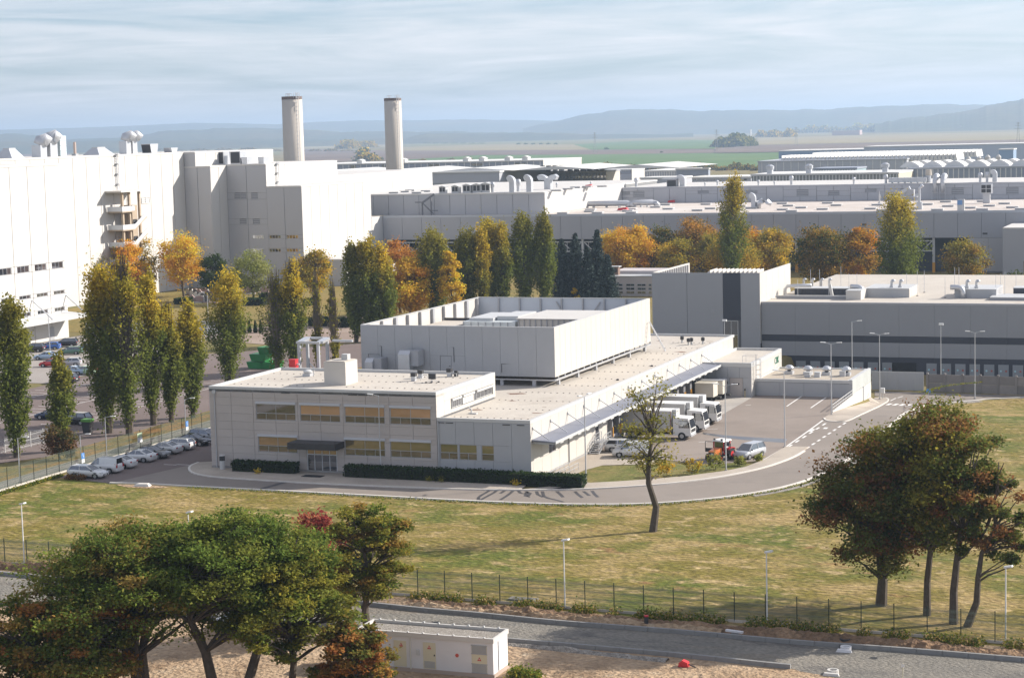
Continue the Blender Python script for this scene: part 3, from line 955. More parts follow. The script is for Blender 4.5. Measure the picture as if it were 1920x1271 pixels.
# east windows of the upper floor, louvred blinds in front
for (a, b) in ((201.9, 204.6), (205.2, 208.6), (209.4, 214.3)):
 window(office, 'E', XO - TH, a, b, 7.42, 8.25, [(k / 4, (k + 1) / 4, 0, 1, M_dglass if a != 205.2 else M_wallw) for k in range(4)], fr=0.06, frame_m=M_coping)
 MB().box(XO - TH, a - 0.05, 8.26, XO + 0.12, b + 0.05, 8.5).obj('shutter_box', M_coping, office)
# ------------------------------------------------------------------ lower hall with the docks
hall = thing('dock_hall', 'long single-storey white hall with a row of loading docks under a sloping blue-grey canopy', 'building', (XR, YF, 0))
MB().box(XL + TH, YO + 0.05, 0, XR - TH, YE - TH, 6.5).obj('wall', M_back, hall)
MB().box(XO + 0.02, YF + TH, 0, XR - TH, YO + 0.04, 6.5).obj('wall', M_back, hall)
MB().box(XL, YO + 0.02, 6.40, XR - 0.35, YE - 0.35, 6.70).obj('roof', M_roof, hall)
MB().box(XO + 0.02, YF + 0.35, 6.40, XR - 0.35, YO + 0.01, 6.705).obj('roof', M_roof, hall)
c = MB().box(XO + 0.02, YF, 6.62, XR, YF + 0.34, 7.0).box(XR - 0.34, YF + 0.35, 6.62, XR, YE, 7.0).box(XL, YE - 0.34, 6.62, XR - 0.35, YE, 7.0)
c.obj('coping', M_coping, hall)
hx = [(on_y(825.5, 846, YF)[0], on_y(858.5, 848, YF)[0]), (on_y(861, 846, YF)[0], on_y(894.5, 848, YF)[0]), (on_y(903, 850, YF)[0], on_y(926.5, 850, YF)[0])]
hz0, hz1 = on_y(826, 861, YF)[2], on_y(826, 831.5, YF)[2]
wall_panels(hall, 'S', YF + TH, span(XO + 0.02, XR, 2.27), [0.34, 6.6], M_cladg, [(a, b, hz0, hz1) for a, b in hx], gap=0.03, th=TH)
for i, (a, b) in enumerate(hx):
 gm = MATS['olive_reflection_glass']
 window(hall, 'S', YF + TH, a, b, hz0, hz1, [(0, 1, 0.45, 1, gm)] + ([(0, 0.5, 0, 0.45, None), (0.5, 1, 0, 0.45, None)] if i < 2 else [(0, 1, 0, 0.45, None)]))
for px in (826, 842.5, 949, 976):
 q = on_y(px, 786, YF)
 MB().box(q[0] - 0.45, YF - 0.05, 6.40, q[0] + 0.45, YF, 6.49).obj('overflow_slot', M_dark, hall)
ys = [197.3] + [197.9 + 2.925 * i for i in range(31)]
DOCKS = [226.0 + 3.24 * i for i in range(12)]
dh = [(y - 1.25, y + 1.25, 0.75, 3.55) for y in DOCKS] + [(203.2, 205.4, 2.3, 3.7), (219.6, 221.0, 1.15, 3.3)]
wall_panels(hall, 'E', XR - TH, ys, [0.3, 4.2, 6.62], M_cladw, dh, gap=0.05, th=TH)
MB().box(XR - TH, YF, 0.0, XR + 0.02, YE, 0.3).obj('plinth', MATS['plinth_grey'], hall)
window(hall, 'E', XR - TH, 203.2, 205.4, 2.3, 3.7, [(0, 0.5, 0, 1, None), (0.5, 1, 0, 1, None)])
window(hall, 'E', XR - TH, 219.6, 221.0, 1.15, 3.3, [(0, 1, 0, 1, M_dglass)], name='door')
for y in DOCKS:
 d = MB().box(XR - 0.9, y - 1.2, 0.9, XR - TH + 0.01, y + 1.2, 3.5).obj('dock_door', M_black, hall)
 MB().box(XR - 0.02, y - 1.55, 0.75, XR + 0.55, y - 1.2, 3.75).box(XR - 0.02, y + 1.2, 0.75, XR + 0.55, y + 1.55, 3.75).box(XR - 0.02, y - 1.2, 3.45, XR + 0.5, y + 1.2, 3.75).obj('dock_seal', mat('dock_seal_grey', (0.20, 0.20, 0.21), 0.8), d)
 for s in (-1.375, 1.375):
  MB().box(XR + 0.56, y + s - 0.075, 0.9, XR + 0.66, y + s + 0.075, 2.1).obj('guide_strip', M_yel, d)
 MB().box(XR + 0.02, y - 1.0, 0.75, XR + 0.4, y + 1.0, 1.05).obj('leveller', M_steel, d)
# the sloping canopy over the docks, hung from tie rods
Y0, Y1, XC = 197.6, 269.6, -72.62
cp = MB()
cp.hexa([(XR, Y0, 4.62), (XC, Y0, 4.50), (XC, Y1, 4.50), (XR, Y1, 4.62), (XR, Y0, 4.80), (XC, Y0, 4.62), (XC, Y1, 4.62), (XR, Y1, 4.80)])
cp.obj('dock_canopy', mat('canopy_sheet', (0.185, 0.195, 0.235), 0.6, metal=0.0, var=0.04, scale=0.4), hall)
MB().box(XC + 0.004, Y0, 4.40, XC + 0.10, Y1, 4.70).obj('gutter', M_coping, hall)
for i in range(13):
 y = 197.95 + 5.82 * i
 MB().bar((XR + 0.02, y, 6.02), (XR + 2.05, y, 4.75), 0.09).box(XR - 0.01, y - 0.12, 5.85, XR + 0.12, y + 0.12, 6.2).obj('tie_rod', M_steel, hall)
 MB().box(XR, y - 0.08, 4.30, XC, y + 0.08, 4.49).obj('beam', M_steel, hall)
for i in range(24):
 y = 199.3 + 3.0 * i
 MB().box(XC - 0.10, y, 4.22, XC + 0.02, y + 1.1, 4.34).obj('strip_lamp', M_coping, hall)
# wall lamp brackets and a rain pipe under the canopy
MB().tube([(XR + 0.1, 209.7, 0.2), (XR + 0.1, 209.7, 4.3)], 0.07, 8).obj('rain_pipe', M_frame, hall)
# steel stair up to the dock door
st = MB()
for k in range(6):
 st.box(XR + 0.25, 216.6 + k * 0.42, 0.17 * k + 0.1, XR + 1.35, 216.95 + k * 0.42, 0.17 * k + 0.16)
st.box(XR + 0.05, 219.2, 1.02, XR + 1.4, 221.4, 1.10)
for s in (0.2, 1.4):
 st.bar((XR + s, 216.6, 0.1), (XR + s, 219.2, 1.1), 0.07)
 for zz in (0.5, 1.0):
  st.bar((XR + s, 216.6, 0.1 + zz), (XR + s, 219.2, 1.1 + zz), 0.06)
  st.bar((XR + s, 219.2, 1.1 + zz), (XR + s, 221.4, 1.1 + zz), 0.06)
 for k in range(6):
  yy = 216.6 + 0.95 * k
  zz = min(1.1, 0.1 + 1.0 * (yy - 216.6) / 2.6)
  if yy <= 221.4:
   st.bar((XR + s, yy, zz - 0.1 if yy < 219 else 0), (XR + s, yy, zz + 1.0), 0.06)
st.obj('dock_stair', M_steel, hall)
# pale ramp with railings at the corner of the hall
rl = MB()
for yy0, yy1, xx in ((198.6, 206.0, XR + 1.3), (198.6, 206.0, XR + 2.5)):
 for zz in (0.45, 0.9):
  rl.bar((xx, yy0, zz), (xx, yy1, zz), 0.05)
 for k in range(6):
  yv = yy0 + (yy1 - yy0) * k / 5
  rl.bar((xx, yv, 0), (xx, yv, 0.92), 0.05)
tag(rl.obj('ramp_railing', M_steel), 'low steel handrails of the corner ramp beside the dark hedge', 'railing')
# dots of roof anchors in rows, too many and small to pick apart
an = MB()
for y in np.arange(200, 284, 7.0):
 for k in range(13):
  x = -85.8 + k * 0.82
  if y > 224 and x < -82.6:
   continue
  an.box(x, y, 6.70, x + 0.16, y + 0.16, 6.76)
o = an.obj('roof_anchors', mat('anchor_dark', (0.22, 0.20, 0.18), 0.8), hall)
o['kind'] = 'stuff'
an = MB()
for y in (201.5, 206.5, 211.5):
 for k in range(30):
  x = -115.2 + k * 0.94
  if -105 < x < -100.5 and y < 210:
   continue
  an.box(x, y, 9.60, x + 0.16, y + 0.16, 9.66)
o = an.obj('roof_anchors', MATS['anchor_dark'], office)
o['kind'] = 'stuff'
M_rust = mat('rust_puddle', (0.17, 0.085, 0.05), 0.8, var=0.35, scale=2.0)
for i, (px, py, L) in enumerate(((967, 738, 2.2), (1005, 774, 1.2), (960, 751, 0.9), (892, 768, 1.6), (1021, 763, 0.5), (1278, 660, 1.6), (1237, 639, 1.0), (1330, 640, 1.0))):
 q = on_z(px, py, 6.71)
 pts = [(q[0] + L * (0.5 + 0.2 * math.sin(3 * a + i)) * math.cos(a) - q[0] * 0, q[1] + L * 0.28 * (1 + 0.4 * math.sin(2 * a + i * 2)) * math.sin(a)) for a in np.linspace(0, 2 * math.pi, 12, endpoint=False)]
 MB().prism(pts, 6.70, 6.712).obj('rust_stain', M_rust, hall)
# ------------------------------------------------------------------ open-topped plant enclosure standing on the hall roof
BX0, BX1, BY0, BY1, BZ0, BZ1 = -110.2, -83.05, 226.6, 267.6, 7.9, 14.2
boxb = thing('plant_enclosure', 'big open-topped white screen enclosure raised on girders above the hall roof', 'enclosure', (BX0, BY0, BZ0))
t = 0.14
MB().box(BX0 + t, BY0 + t, BZ0, BX1 - t, BY0 + 0.26, BZ1 - 0.02).obj('wall', M_back, boxb)
MB().box(BX1 - 0.26, BY0 + 0.27, BZ0, BX1 - t, BY1 - 0.27, BZ1 - 0.02).obj('wall', M_back, boxb)
MB().box(BX0 + 0.02, BY1 - 0.2, BZ0, BX1 - t, BY1, BZ1 - 0.02).obj('wall', mat('inner_wall_grey', (0.50, 0.54, 0.60), 0.6), boxb)
MB().box(BX0 + 0.02, BY0 + 0.27, BZ0, BX0 + 0.2, BY1 - 0.21, BZ1 - 0.02).obj('wall', M_cladw, boxb)
wall_panels(boxb, 'S', BY0 + t, span(BX0, BX1, 2.47), [BZ0, BZ1], M_cladg, [(-109.2, -107.6, 7.9, 10.4), (-98.9, -97.3, 7.9, 10.4)], gap=0.025, th=t)
wall_panels(boxb, 'E', BX1 - t, span(BY0, BY1, 2.05), [BZ0, BZ1], M_cladw, gap=0.055, th=t)
c = MB().box(BX0, BY0, BZ1, BX1, BY0 + 0.3, BZ1 + 0.07).box(BX0, BY1 - 0.3, BZ1, BX1, BY1, BZ1 + 0.07).box(BX0, BY0 + 0.31, BZ1, BX0 + 0.3, BY1 - 0.31, BZ1 + 0.07).box(BX1 - 0.3, BY0 + 0.31, BZ1, BX1, BY1 - 0.31, BZ1 + 0.07)
c.obj('coping', M_coping, boxb)
MB().box(BX0 + 0.3, BY0 + 0.3, 10.3, BX1 - 0.3, BY1 - 0.3, 10.6).obj('roof', M_roof, boxb)
for i in range(10):
 y = BY0 + 1.6 + i * 4.2
 wdt = 0.7 if i % 3 == 2 else 0.18
 MB().box(BX0 + 0.21, y, 10.6, BX0 + 0.6, y + wdt, BZ1 - 0.05).obj('post', M_frame, boxb)
for i in range(8):
 x = BX0 + 3.4 + i * 3.35
 MB().box(x, BY1 - 0.55, 10.6, x + 0.18, BY1 - 0.21, BZ1 - 0.05).obj('post', M_frame, boxb)
for a, b in (((-97.5, 13.7), (-96.0, 11.2)), ((-92.3, 11.2), (-90.6, 13.7))):
 MB().bar((a[0], BY1 - 0.4, a[1]), (b[0], BY1 - 0.4, b[1]), 0.16).obj('brace', M_frame, boxb)
for (x0, z1) in ((-109.2, 10.35), (-98.9, 10.35)):
 d = MB().box(x0 + 0.04, BY0 + 0.04, 7.95, x0 + 1.56, BY0 + t - 0.004, z1).obj('door', M_cladg, boxb)
 MB().box(x0 + 1.3, BY0 - 0.03, 9.0, x0 + 1.42, BY0 + 0.035, 9.1).obj('handle', M_dark, d)
 MB().tube([(x0 + 2.0, BY0 - 0.08, 9.6), (x0 + 2.0, BY0 - 0.08, 11.5), (x0 + 1.3, BY0 - 0.08, 11.5)], 0.035, 6).obj('conduit', M_dark, boxb)
MB().tube([(-90.3, BY0 - 0.08, 8.4), (-90.3, BY0 - 0.08, 9.5), (-88.9, BY0 - 0.08, 9.5)], 0.035, 6).obj('conduit', M_dark, boxb)
gr = MB()
gr.box(BX0, BY0 - 0.02, 7.42, BX1, BY0 + 0.25, 7.58).box(BX1 - 0.2, BY0 + 0.26, 7.42, BX1 + 0.05, BY1, 7.62)
gr.obj('girder', M_alu, boxb)
for i in range(17):
 y = BY0 + 1.2 + i * 2.48
 MB().box(BX1 - 0.15, y, 7.63, BX1 + 0.02, y + 0.2, 7.89).obj('bracket', M_alu, boxb)
for i in range(6):
 y = BY0 + 2.0 + i * 7.4
 MB().box(BX1 - 0.6, y, 6.70, BX1 - 0.2, y + 0.4, 7.41).obj('foot', M_steel, boxb)
for i in range(6):
 x = BX0 + 2.0 + i * 4.4
 MB().box(x, BY0 + 0.05, 6.70, x + 0.4, BY0 + 0.45, 7.41).obj('foot', M_steel, boxb)
# plant inside the enclosure
M_lightbox = mat('pale_plant_panel', (0.62, 0.66, 0.66), 0.5)
ah = thing('air_handling_unit', 'pale ribbed air handling unit with a bright flat roof inside the open enclosure', 'air handler', (-96, 246, 10.6))
MB().box(-95.2, 245.2, 10.6, -85.2, 257.2, 13.3).obj('casing', M_cladw, ah)
MB().box(-95.4, 245.0, 13.32, -85.0, 257.4, 13.42).obj('lid', M_wallw, ah)
for i in range(12):
 MB().box(-95.1 + i * 0.83, 245.08, 10.7, -94.98 + i * 0.83, 245.19, 13.3).obj('rib', M_frame, ah)
ah = thing('air_handling_unit', 'translucent grey panelled plant box with a low stepped lid inside the open enclosure', 'air handler', (-103, 246, 10.6))
MB().box(-103.4, 245.2, 10.6, -95.6, 255.0, 12.9).obj('casing', M_lightbox, ah)
MB().box(-102.8, 246.2, 12.92, -99.2, 254.5, 13.3).obj('lid', M_coping, ah)
MB().box(-99.0, 247.2, 12.92, -95.9, 254.5, 13.5).obj('lid', M_coping, ah)
for i in range(7):
 MB().box(-103.3 + i * 1.1, 245.1, 10.7, -103.22 + i * 1.1, 245.19, 12.88).obj('rib', M_frame, ah)
lowr = thing('low_roof_block', 'low flat-roofed block with dark rear edge inside the open enclosure', 'roof block', (-108, 240, 10.6))
MB().box(-109.0, 234.5, 10.6, -103.6, 252.0, 12.25).obj('casing', M_cladw, lowr)
MB().box(-108.9, 234.6, 12.27, -103.7, 251.6, 12.35).obj('roof', M_roof, lowr)
MB().box(-109.0, 251.65, 12.27, -103.6, 252.0, 12.7).obj('upstand', M_dark, lowr)
# ------------------------------------------------------------------ things on the office roof
a, b, c3 = on_z(608.3, 721.5, 9.6), on_z(646.2, 723.3, 9.6), on_z(668, 715.8, 9.6)
sh = thing('lift_shaft_head', 'white lift shaft block standing on the office roof', 'roof block', (a[0], a[1], 9.6))
MB().box(a[0], a[1], 9.6, b[0], c3[1], 12.35).obj('body', M_cladw, sh)
MB().box(a[0] + 0.15, a[1] + 0.15, 12.37, b[0] - 0.15, c3[1] - 0.15, 12.43).obj('roof', M_roof, sh)
MB().box(b[0] - 1.3, c3[1] - 1.6, 12.44, b[0] - 0.5, c3[1] - 0.8, 13.1).obj('vent_box', M_coping, sh)
def roof_thing(name, label, cat, px, py, z, group=None):
 q = on_z(px, py, z)
 return thing(name, label, cat, (q[0], q[1], z), 0, group), q
rb, q = roof_thing('fire_box', 'red metal box standing on the rear edge of the office roof', 'box', 551, 691, 9.62)
MB().box(q[0] - 0.45, q[1] - 0.4, 9.62, q[0] + 0.45, q[1] + 0.4, 10.75).obj('body', M_red, rb)
MB().box(q[0] - 0.5, q[1] - 0.45, 10.76, q[0] + 0.5, q[1] + 0.45, 10.84).obj('lid', M_red, rb)
MB().tube([(q[0] + 0.47, q[1], 10.2), (q[0] + 0.8, q[1], 10.2)], 0.12, 8).obj('nozzle', M_coping, rb)
for (px, py, lab) in ((577.5, 705, 'white roof fan nearest the white shaft block'),):
 u, q = roof_thing('roof_fan', lab, 'roof fan', px, py, 9.6)
 MB().box(q[0] - 0.5, q[1] - 0.5, 9.6, q[0] + 0.5, q[1] + 0.5, 9.95).obj('base', M_steel, u)
 MB().lathe([(0.42, 9.95), (0.55, 10.05), (0.55, 10.25), (0.3, 10.4), (0.0, 10.42)], (q[0], q[1], 0), 14, cap=False).obj('hood', M_coping, u)
 MB().tube([(q[0] + 0.9, q[1] - 0.2, 9.6), (q[0] + 0.9, q[1] - 0.2, 10.3), (q[0] + 1.0, q[1] - 0.2, 10.35)], 0.06, 6).obj('pipe', M_coping, u)
for (px, py, lab, k) in ((776, 714, 'black hooded vent on a small frame, first of the pair by the roof edge', 0), (789, 709, 'black hooded vent on a small frame, rear of the pair on the office roof', 0), (843, 706, 'small black twin cowl near the rear right corner of the office roof', 1), (810.5, 717, 'black square floodlight on four feet on the office roof', 2)):
 u, q = roof_thing('roof_cowl' if k < 2 else 'floodlight', lab, 'cowl' if k < 2 else 'floodlight', px, py, 9.6)
 if k == 2:
  MB().box(q[0] - 0.45, q[1] - 0.1, 10.0, q[0] + 0.45, q[1] + 0.12, 10.65).obj('head', M_dark, u)
  for dx, dy in ((-0.6, -0.5), (0.1, -0.5), (-0.2, 0.3), (0.7, 0.3)):
   MB().bar((q[0] + dx, q[1] + dy, 9.6), (q[0], q[1], 10.0), 0.04).obj('leg', M_steel, u)
   MB().lathe([(0.14, 9.6), (0.14, 9.72), (0.05, 9.74)], (q[0] + dx, q[1] + dy, 0), 8).obj('foot', M_dark, u)
 else:
  MB().box(q[0] - 0.25, q[1] - 0.25, 9.6, q[0] + 0.25, q[1] + 0.25, 10.15).obj('base', M_steel, u)
  MB().box(q[0] - 0.3, q[1] - 0.3, 10.16, q[0] + 0.3, q[1] + 0.3, 10.6).obj('hood', M_dark, u)
  MB().tube([(q[0] + 0.3, q[1], 10.0), (q[0] + 0.9, q[1], 10.0), (q[0] + 0.9, q[1], 9.65)], 0.05, 6).obj('pipe', M_coping, u)
  if k:
   MB().box(q[0] + 0.55, q[1] + 0.1, 9.6, q[0] + 0.95, q[1] + 0.5, 10.3).obj('second_hood', M_dark, u)
# steel gantry and stair on the lower roof behind the office
gt = thing('steel_gantry', 'galvanised steel frame with cantilever beam rising behind the office roof', 'gantry', (-114, 219, 6.7))
gp = [on_y(562, 690, 219.0)[0], on_y(598, 690, 219.0)[0]]
gq = [on_y(578, 690, 224.0)[0], on_y(615, 690, 224.0)[0]]
ztop = on_y(562, 640, 219.0)[2]
for x, y in ((gp[0], 219.0), (gp[1], 219.0), (gq[0], 224.0), (gq[1], 224.0)):
 MB().box(x - 0.17, y - 0.17, 6.7, x + 0.17, y + 0.17, ztop - 0.3).obj('post', M_steel, gt)
fr = MB().box(gp[0] - 0.3, 218.75, ztop - 0.29, gp[1] + 0.3, 219.25, ztop).box(gq[0] - 0.3, 223.75, ztop - 0.29, gq[1] + 0.3, 224.25, ztop)
fr.hexa([(gp[0] - 0.3, 219.26, ztop - 0.28), (gp[0] + 0.6, 219.26, ztop - 0.28), (gq[0] + 0.6, 223.7, ztop - 0.28), (gq[0] - 0.3, 223.7, ztop - 0.28), (gp[0] - 0.3, 219.26, ztop + 0.02), (gp[0] + 0.6, 219.26, ztop + 0.02), (gq[0] + 0.6, 223.7, ztop + 0.02), (gq[0] - 0.3, 223.7, ztop + 0.02)])
fr.hexa([(gp[1] - 0.3, 219.26, ztop - 0.28), (gp[1] + 0.6, 219.26, ztop - 0.28), (gq[1] + 0.6, 223.7, ztop - 0.28), (gq[1] - 0.3, 223.7, ztop - 0.28), (gp[1] - 0.3, 219.26, ztop + 0.02), (gp[1] + 0.6, 219.26, ztop + 0.02), (gq[1] + 0.6, 223.7, ztop + 0.02), (gq[1] - 0.3, 223.7, ztop + 0.02)])
fr.obj('top_frame', M_alu, gt)
xe = on_y(661, 640, 222.0)[0]
MB().box(gp[1] + 0.61, 221.8, ztop - 0.32, xe, 222.2, ztop - 0.05).obj('cantilever', M_steel, gt)
for a, b in (((gp[1], 219.0, 9.2), (gp[1] + 1.9, 219.0, 6.9)), ((gq[0], 224.0, 9.6), (gq[0] + 2.6, 224.0, 7.0)), ((gp[0], 219, ztop - 1.5), (gp[0] + 0.6, 219, ztop - 0.3))):
 MB().bar(a, b, 0.1).obj('brace', M_alu, gt)
sr = MB()
xa, xb = on_y(521, 690, 217.2)[0], on_y(559, 668, 217.2)[0]
for k in range(9):
 tt = k / 8
 x = xa + (xb - xa) * tt
 zb_ = 7.4 + 2.9 * min(1, tt * 1.3)
 sr.bar((x, 217.2, zb_ - 1.4), (x, 217.2, zb_), 0.06)
 if k:
  xp = xa + (xb - xa) * (k - 1) / 8
  zp = 7.4 + 2.9 * min(1, (k - 1) / 8 * 1.3)
  for dz in (0, -0.45, -0.9):
   sr.bar((xp, 217.2, zp + dz), (x, 217.2, zb_ + dz), 0.06)
  sr.box(xp, 217.3, zp - 1.4, x, 218.4, zp - 1.34)
tag(sr.obj('roof_stair', M_coping), 'white-railed roof stair climbing behind the left rear corner of the office', 'stair')
# ducts standing on the hall roof between the office and the enclosure
for (px, py, w, h, lab) in ((686, 686, 1.1, 2.9, 'short bent sheet-metal duct by the left door of the enclosure'), (752, 690, 1.6, 4.0, 'tall bent sheet-metal duct against the grey enclosure wall')):
 q = on_y(px + 10, py, 225.0)
 u = thing('roof_duct', lab, 'duct', (q[0], 224.5, 6.7))
 MB().box(q[0] - w / 2, 224.2, 6.7, q[0] + w / 2, 225.4, 6.7 + h).obj('riser', M_alu, u)
 MB().hexa([(q[0] - w / 2, 224.2, 6.71 + h), (q[0] + w / 2, 224.2, 6.71 + h), (q[0] + w / 2, 225.4, 6.71 + h), (q[0] - w / 2, 225.4, 6.71 + h), (q[0] - w / 2, 224.8, 7.2 + h), (q[0] + w / 2, 224.8, 7.2 + h), (q[0] + w / 2, 225.6, 7.2 + h), (q[0] - w / 2, 225.6, 7.2 + h)]).obj('elbow', M_alu, u)
 MB().box(q[0] + w / 2 + 0.02, 224.6, 5.2 + h, q[0] + w / 2 + 1.1, 226.4, 7.2 + h).obj('louvre_box', M_frame, u)
# small vents on the hall roof
for (px, py, lab) in ((884, 776, 'white gooseneck pipe on the lower roof close to the office wall'), (1279, 643, 'lone black roof cowl near the far left of the four on the hall roof'), (1291, 647, 'left of two adjoining black roof cowls at the far end of the hall roof'), (1296.5, 646, 'right of two adjoining black roof cowls at the far end of the hall roof'), (1318, 645, 'black roof cowl nearest the white edge at the far end of the hall roof'), (1222, 687, 'tiny black drain cap near the middle of the hall roof'), (1158, 713, 'tiny black drain cap on the hall roof beside the enclosure')):
 u, q = roof_thing('roof_cowl' if 'cowl' in lab else 'roof_pipe' if 'pipe' in lab else 'drain_cap', lab, 'roof vent', px, py, 6.7)
 if 'cowl' in lab:
  MB().lathe([(0.16, 6.7), (0.16, 7.2)], (q[0], q[1], 0), 10).obj('pipe', M_coping, u)
  MB().lathe([(0.28, 7.2), (0.30, 7.65), (0.1, 7.75)], (q[0], q[1], 0), 10).obj('hood', M_dark, u)
 elif 'pipe' in lab:
  MB().tube([(q[0], q[1], 6.7), (q[0], q[1], 7.2), (q[0] - 0.3, q[1], 7.45), (q[0] - 0.7, q[1], 7.4)], 0.10, 8).obj('pipe', M_coping, u)
  MB().box(q[0] - 0.3, q[1] - 0.2, 6.7, q[0] + 0.7, q[1] + 0.2, 6.85).obj('base', M_coping, u)
 else:
  MB().lathe([(0.2, 6.7), (0.2, 6.85), (0.05, 6.9)], (q[0], q[1], 0), 10).obj('cap', M_dark, u)
# roof access ladder at the far corner of the enclosure
lad = thing('roof_stair', 'grey raking ladder stair at the far right corner of the white enclosure', 'stair', (BX1 + 1, 266, 6.7))
mb = MB()
for s in (0, 0.8):
 mb.bar((BX1 + 0.2 + s * 0.2, 266.6 - s, 11.0), (BX1 + 2.6 + s * 0.2, 266.6 - s, 6.7), 0.08)
for k in range(10):
 x = BX1 + 0.3 + 2.3 * k / 9
 z = 10.9 - 4.1 * k / 9
 mb.bar((x, 266.6, z), (x, 265.8, z), 0.05)
mb.obj('flight', M_steel, lad)
# ================================================================== BLOCK AND LOW ANNEX AT THE YARD
blk = thing('block_building', 'white block with green letters on its wall at the end of the dock canopy', 'building', (-75.4, 268.2, 0))
XB, YB0, YB1 = -68.13, 268.2, 287.0
MB().box(-75.38, YB0 + 0.1, -3.2, XB - 0.1, YB1, 4.25).obj('wall', M_back, blk)
roof_slab(blk, -75.38, XB, YB0, YB1, 4.62, par=0.33)
wall_panels(blk, 'S', YB0 + 0.1, span(-75.3, XB, 1.8), [0.0, 4.3], M_cladg, [(-71.4, -69.4, 0.0, 2.75)], gap=0.03, th=0.1)
wall_panels(blk, 'E', XB - 0.1, span(YB0, YB1, 2.35), [-3.0, 4.3], M_cladw, gap=0.03, th=0.1)
d = MB().box(-71.36, YB0 + 0.03, 0.02, -69.44, YB0 + 0.095, 2.72).obj('roller_door', M_clad, blk)
MB().box(-70.9, YB0 + 0.0, 1.75, -69.95, YB0 + 0.028, 2.0).obj('door_window', M_dark, d)
MB().box(-71.9, YB0 - 0.05, 1.9, -71.65, YB0, 2.25).obj('lamp', M_dark, blk)
lad = MB()
for s in (269.5, 270.1):
 lad.bar((XB + 0.28, s, 0.2), (XB + 0.28, s, 5.9), 0.05)
for k in range(18):
 lad.bar((XB + 0.28, 269.5, 0.4 + k * 0.3), (XB + 0.28, 270.1, 0.4 + k * 0.3), 0.03)
for z in (2.4, 3.1, 3.8, 4.5, 5.3):
 lad.bar((XB + 0.3, 269.4, z), (XB + 0.95, 269.4, z), 0.04).bar((XB + 0.95, 269.4, z), (XB + 0.95, 270.2, z), 0.04).bar((XB + 0.95, 270.2, z), (XB + 0.3, 270.2, z), 0.04)
for y in (269.4, 269.8, 270.2):
 lad.bar((XB + 0.95, y, 2.4), (XB + 0.95, y, 5.3), 0.03)
lad.bar((XB + 0.2, 269.4, 5.8), (XB - 1.6, 269.4, 5.8), 0.04).bar((XB - 1.6, 269.4, 5.8), (XB - 1.6, 269.4, 4.7), 0.04).bar((XB - 1.6, 271.4, 5.8), (XB - 1.6, 269.4, 5.8), 0.04).bar((XB + 0.2, 271.4, 5.8), (XB - 1.6, 271.4, 5.8), 0.04).bar((XB - 1.6, 271.4, 5.8), (XB - 1.6, 271.4, 4.7), 0.04).bar((XB - 0.2, 271.4, 5.8), (XB - 0.2, 271.4, 4.7), 0.04)
lad.obj('caged_ladder', M_frame, blk)
a, b = on_x(1456.5, 677, XB + 0.02), on_x(1463.5, 664, XB + 0.02)
tc = bpy.data.curves.new('lettering', 'FONT')
tc.body = 'CBK'
tc.size = 1.45
tc.extrude = 0.02
tc.space_character = 1.0
tc.materials.append(mat('sign_green', (0.02, 0.16, 0.09), 0.5))
tmp = bpy.data.objects.new('lettering_curve', tc)
to = child('lettering', bpy.data.meshes.new_from_object(tmp), blk)
bpy.data.objects.remove(tmp)
to.rotation_euler = (math.pi / 2, 0, math.pi / 2)
to.location = (XB + 0.03, 282.3, 3.05)
for (x, lab) in ((-71.9, 'yellow grey bollard left of the roller door'), (-69.0, 'yellow grey bollard right of the roller door')):
 u = thing('bollard', lab, 'bollard', (x, YB0 - 0.5, 0))
 MB().lathe([(0.11, 0), (0.11, 1.3), (0.0, 1.36)], (x, YB0 - 0.5, 0), 10, cap=False).obj('post', mat('bollard_paint', (0.34, 0.30, 0.20), 0.6), u)
 MB().lathe([(0.118, 1.0), (0.118, 1.25)], (x, YB0 - 0.5, 0), 10, cap=False).obj('band', M_dark, u)
low = thing('low_annex', 'low flat-roofed annex with a row of domed roof vents beside the lettered block', 'building', (-68, 270.3, 0))
AX0, AX1, AY0, AY1, AZ = -68.0, -53.9, 270.3, 284.2, 2.5
MB().box(AX0, AY0 + 0.1, -3.4, AX1 - 0.1, AY1, AZ - 0.35).obj('wall', M_back, low)
roof_slab(low, AX0, AX1 - 0.45, AY0, AY1, AZ - 0.2, par=0.15, m=mat_patches('annex_roof', [(0.40, 0.345, 0.275), (0.45, 0.40, 0.33)], (0.15,), fine=0.06))
wall_panels(low, 'S', AY0 + 0.1, span(AX0, AX1, 3.5), [0.0, AZ - 0.55], M_cladg, gap=0.03, th=0.1)
MB().box(AX1 - 0.44, AY0, AZ - 0.6, AX1 - 0.1, AY1, AZ + 0.05).obj('parapet', M_coping, low)
wall_panels(low, 'E', AX1 - 0.1, span(AY0, AY1, 2.8), [0.55, AZ + 0.02], mat('parapet_glass_grey', (0.46, 0.48, 0.46), 0.5, obj_var=0.04), gap=0.03, th=0.08)
wall_panels(low, 'E', AX1 - 0.1, span(AY0, AY1, 4.63), [-3.2, 0.52], M_wallw, [(277.6, 278.7, -3.2, 0.5)], gap=0.02, th=0.1)
MB().box(AX1 - 0.12, 277.65, -1.8, AX1 - 0.06, 278.65, 0.45).obj('door', M_frame, low)
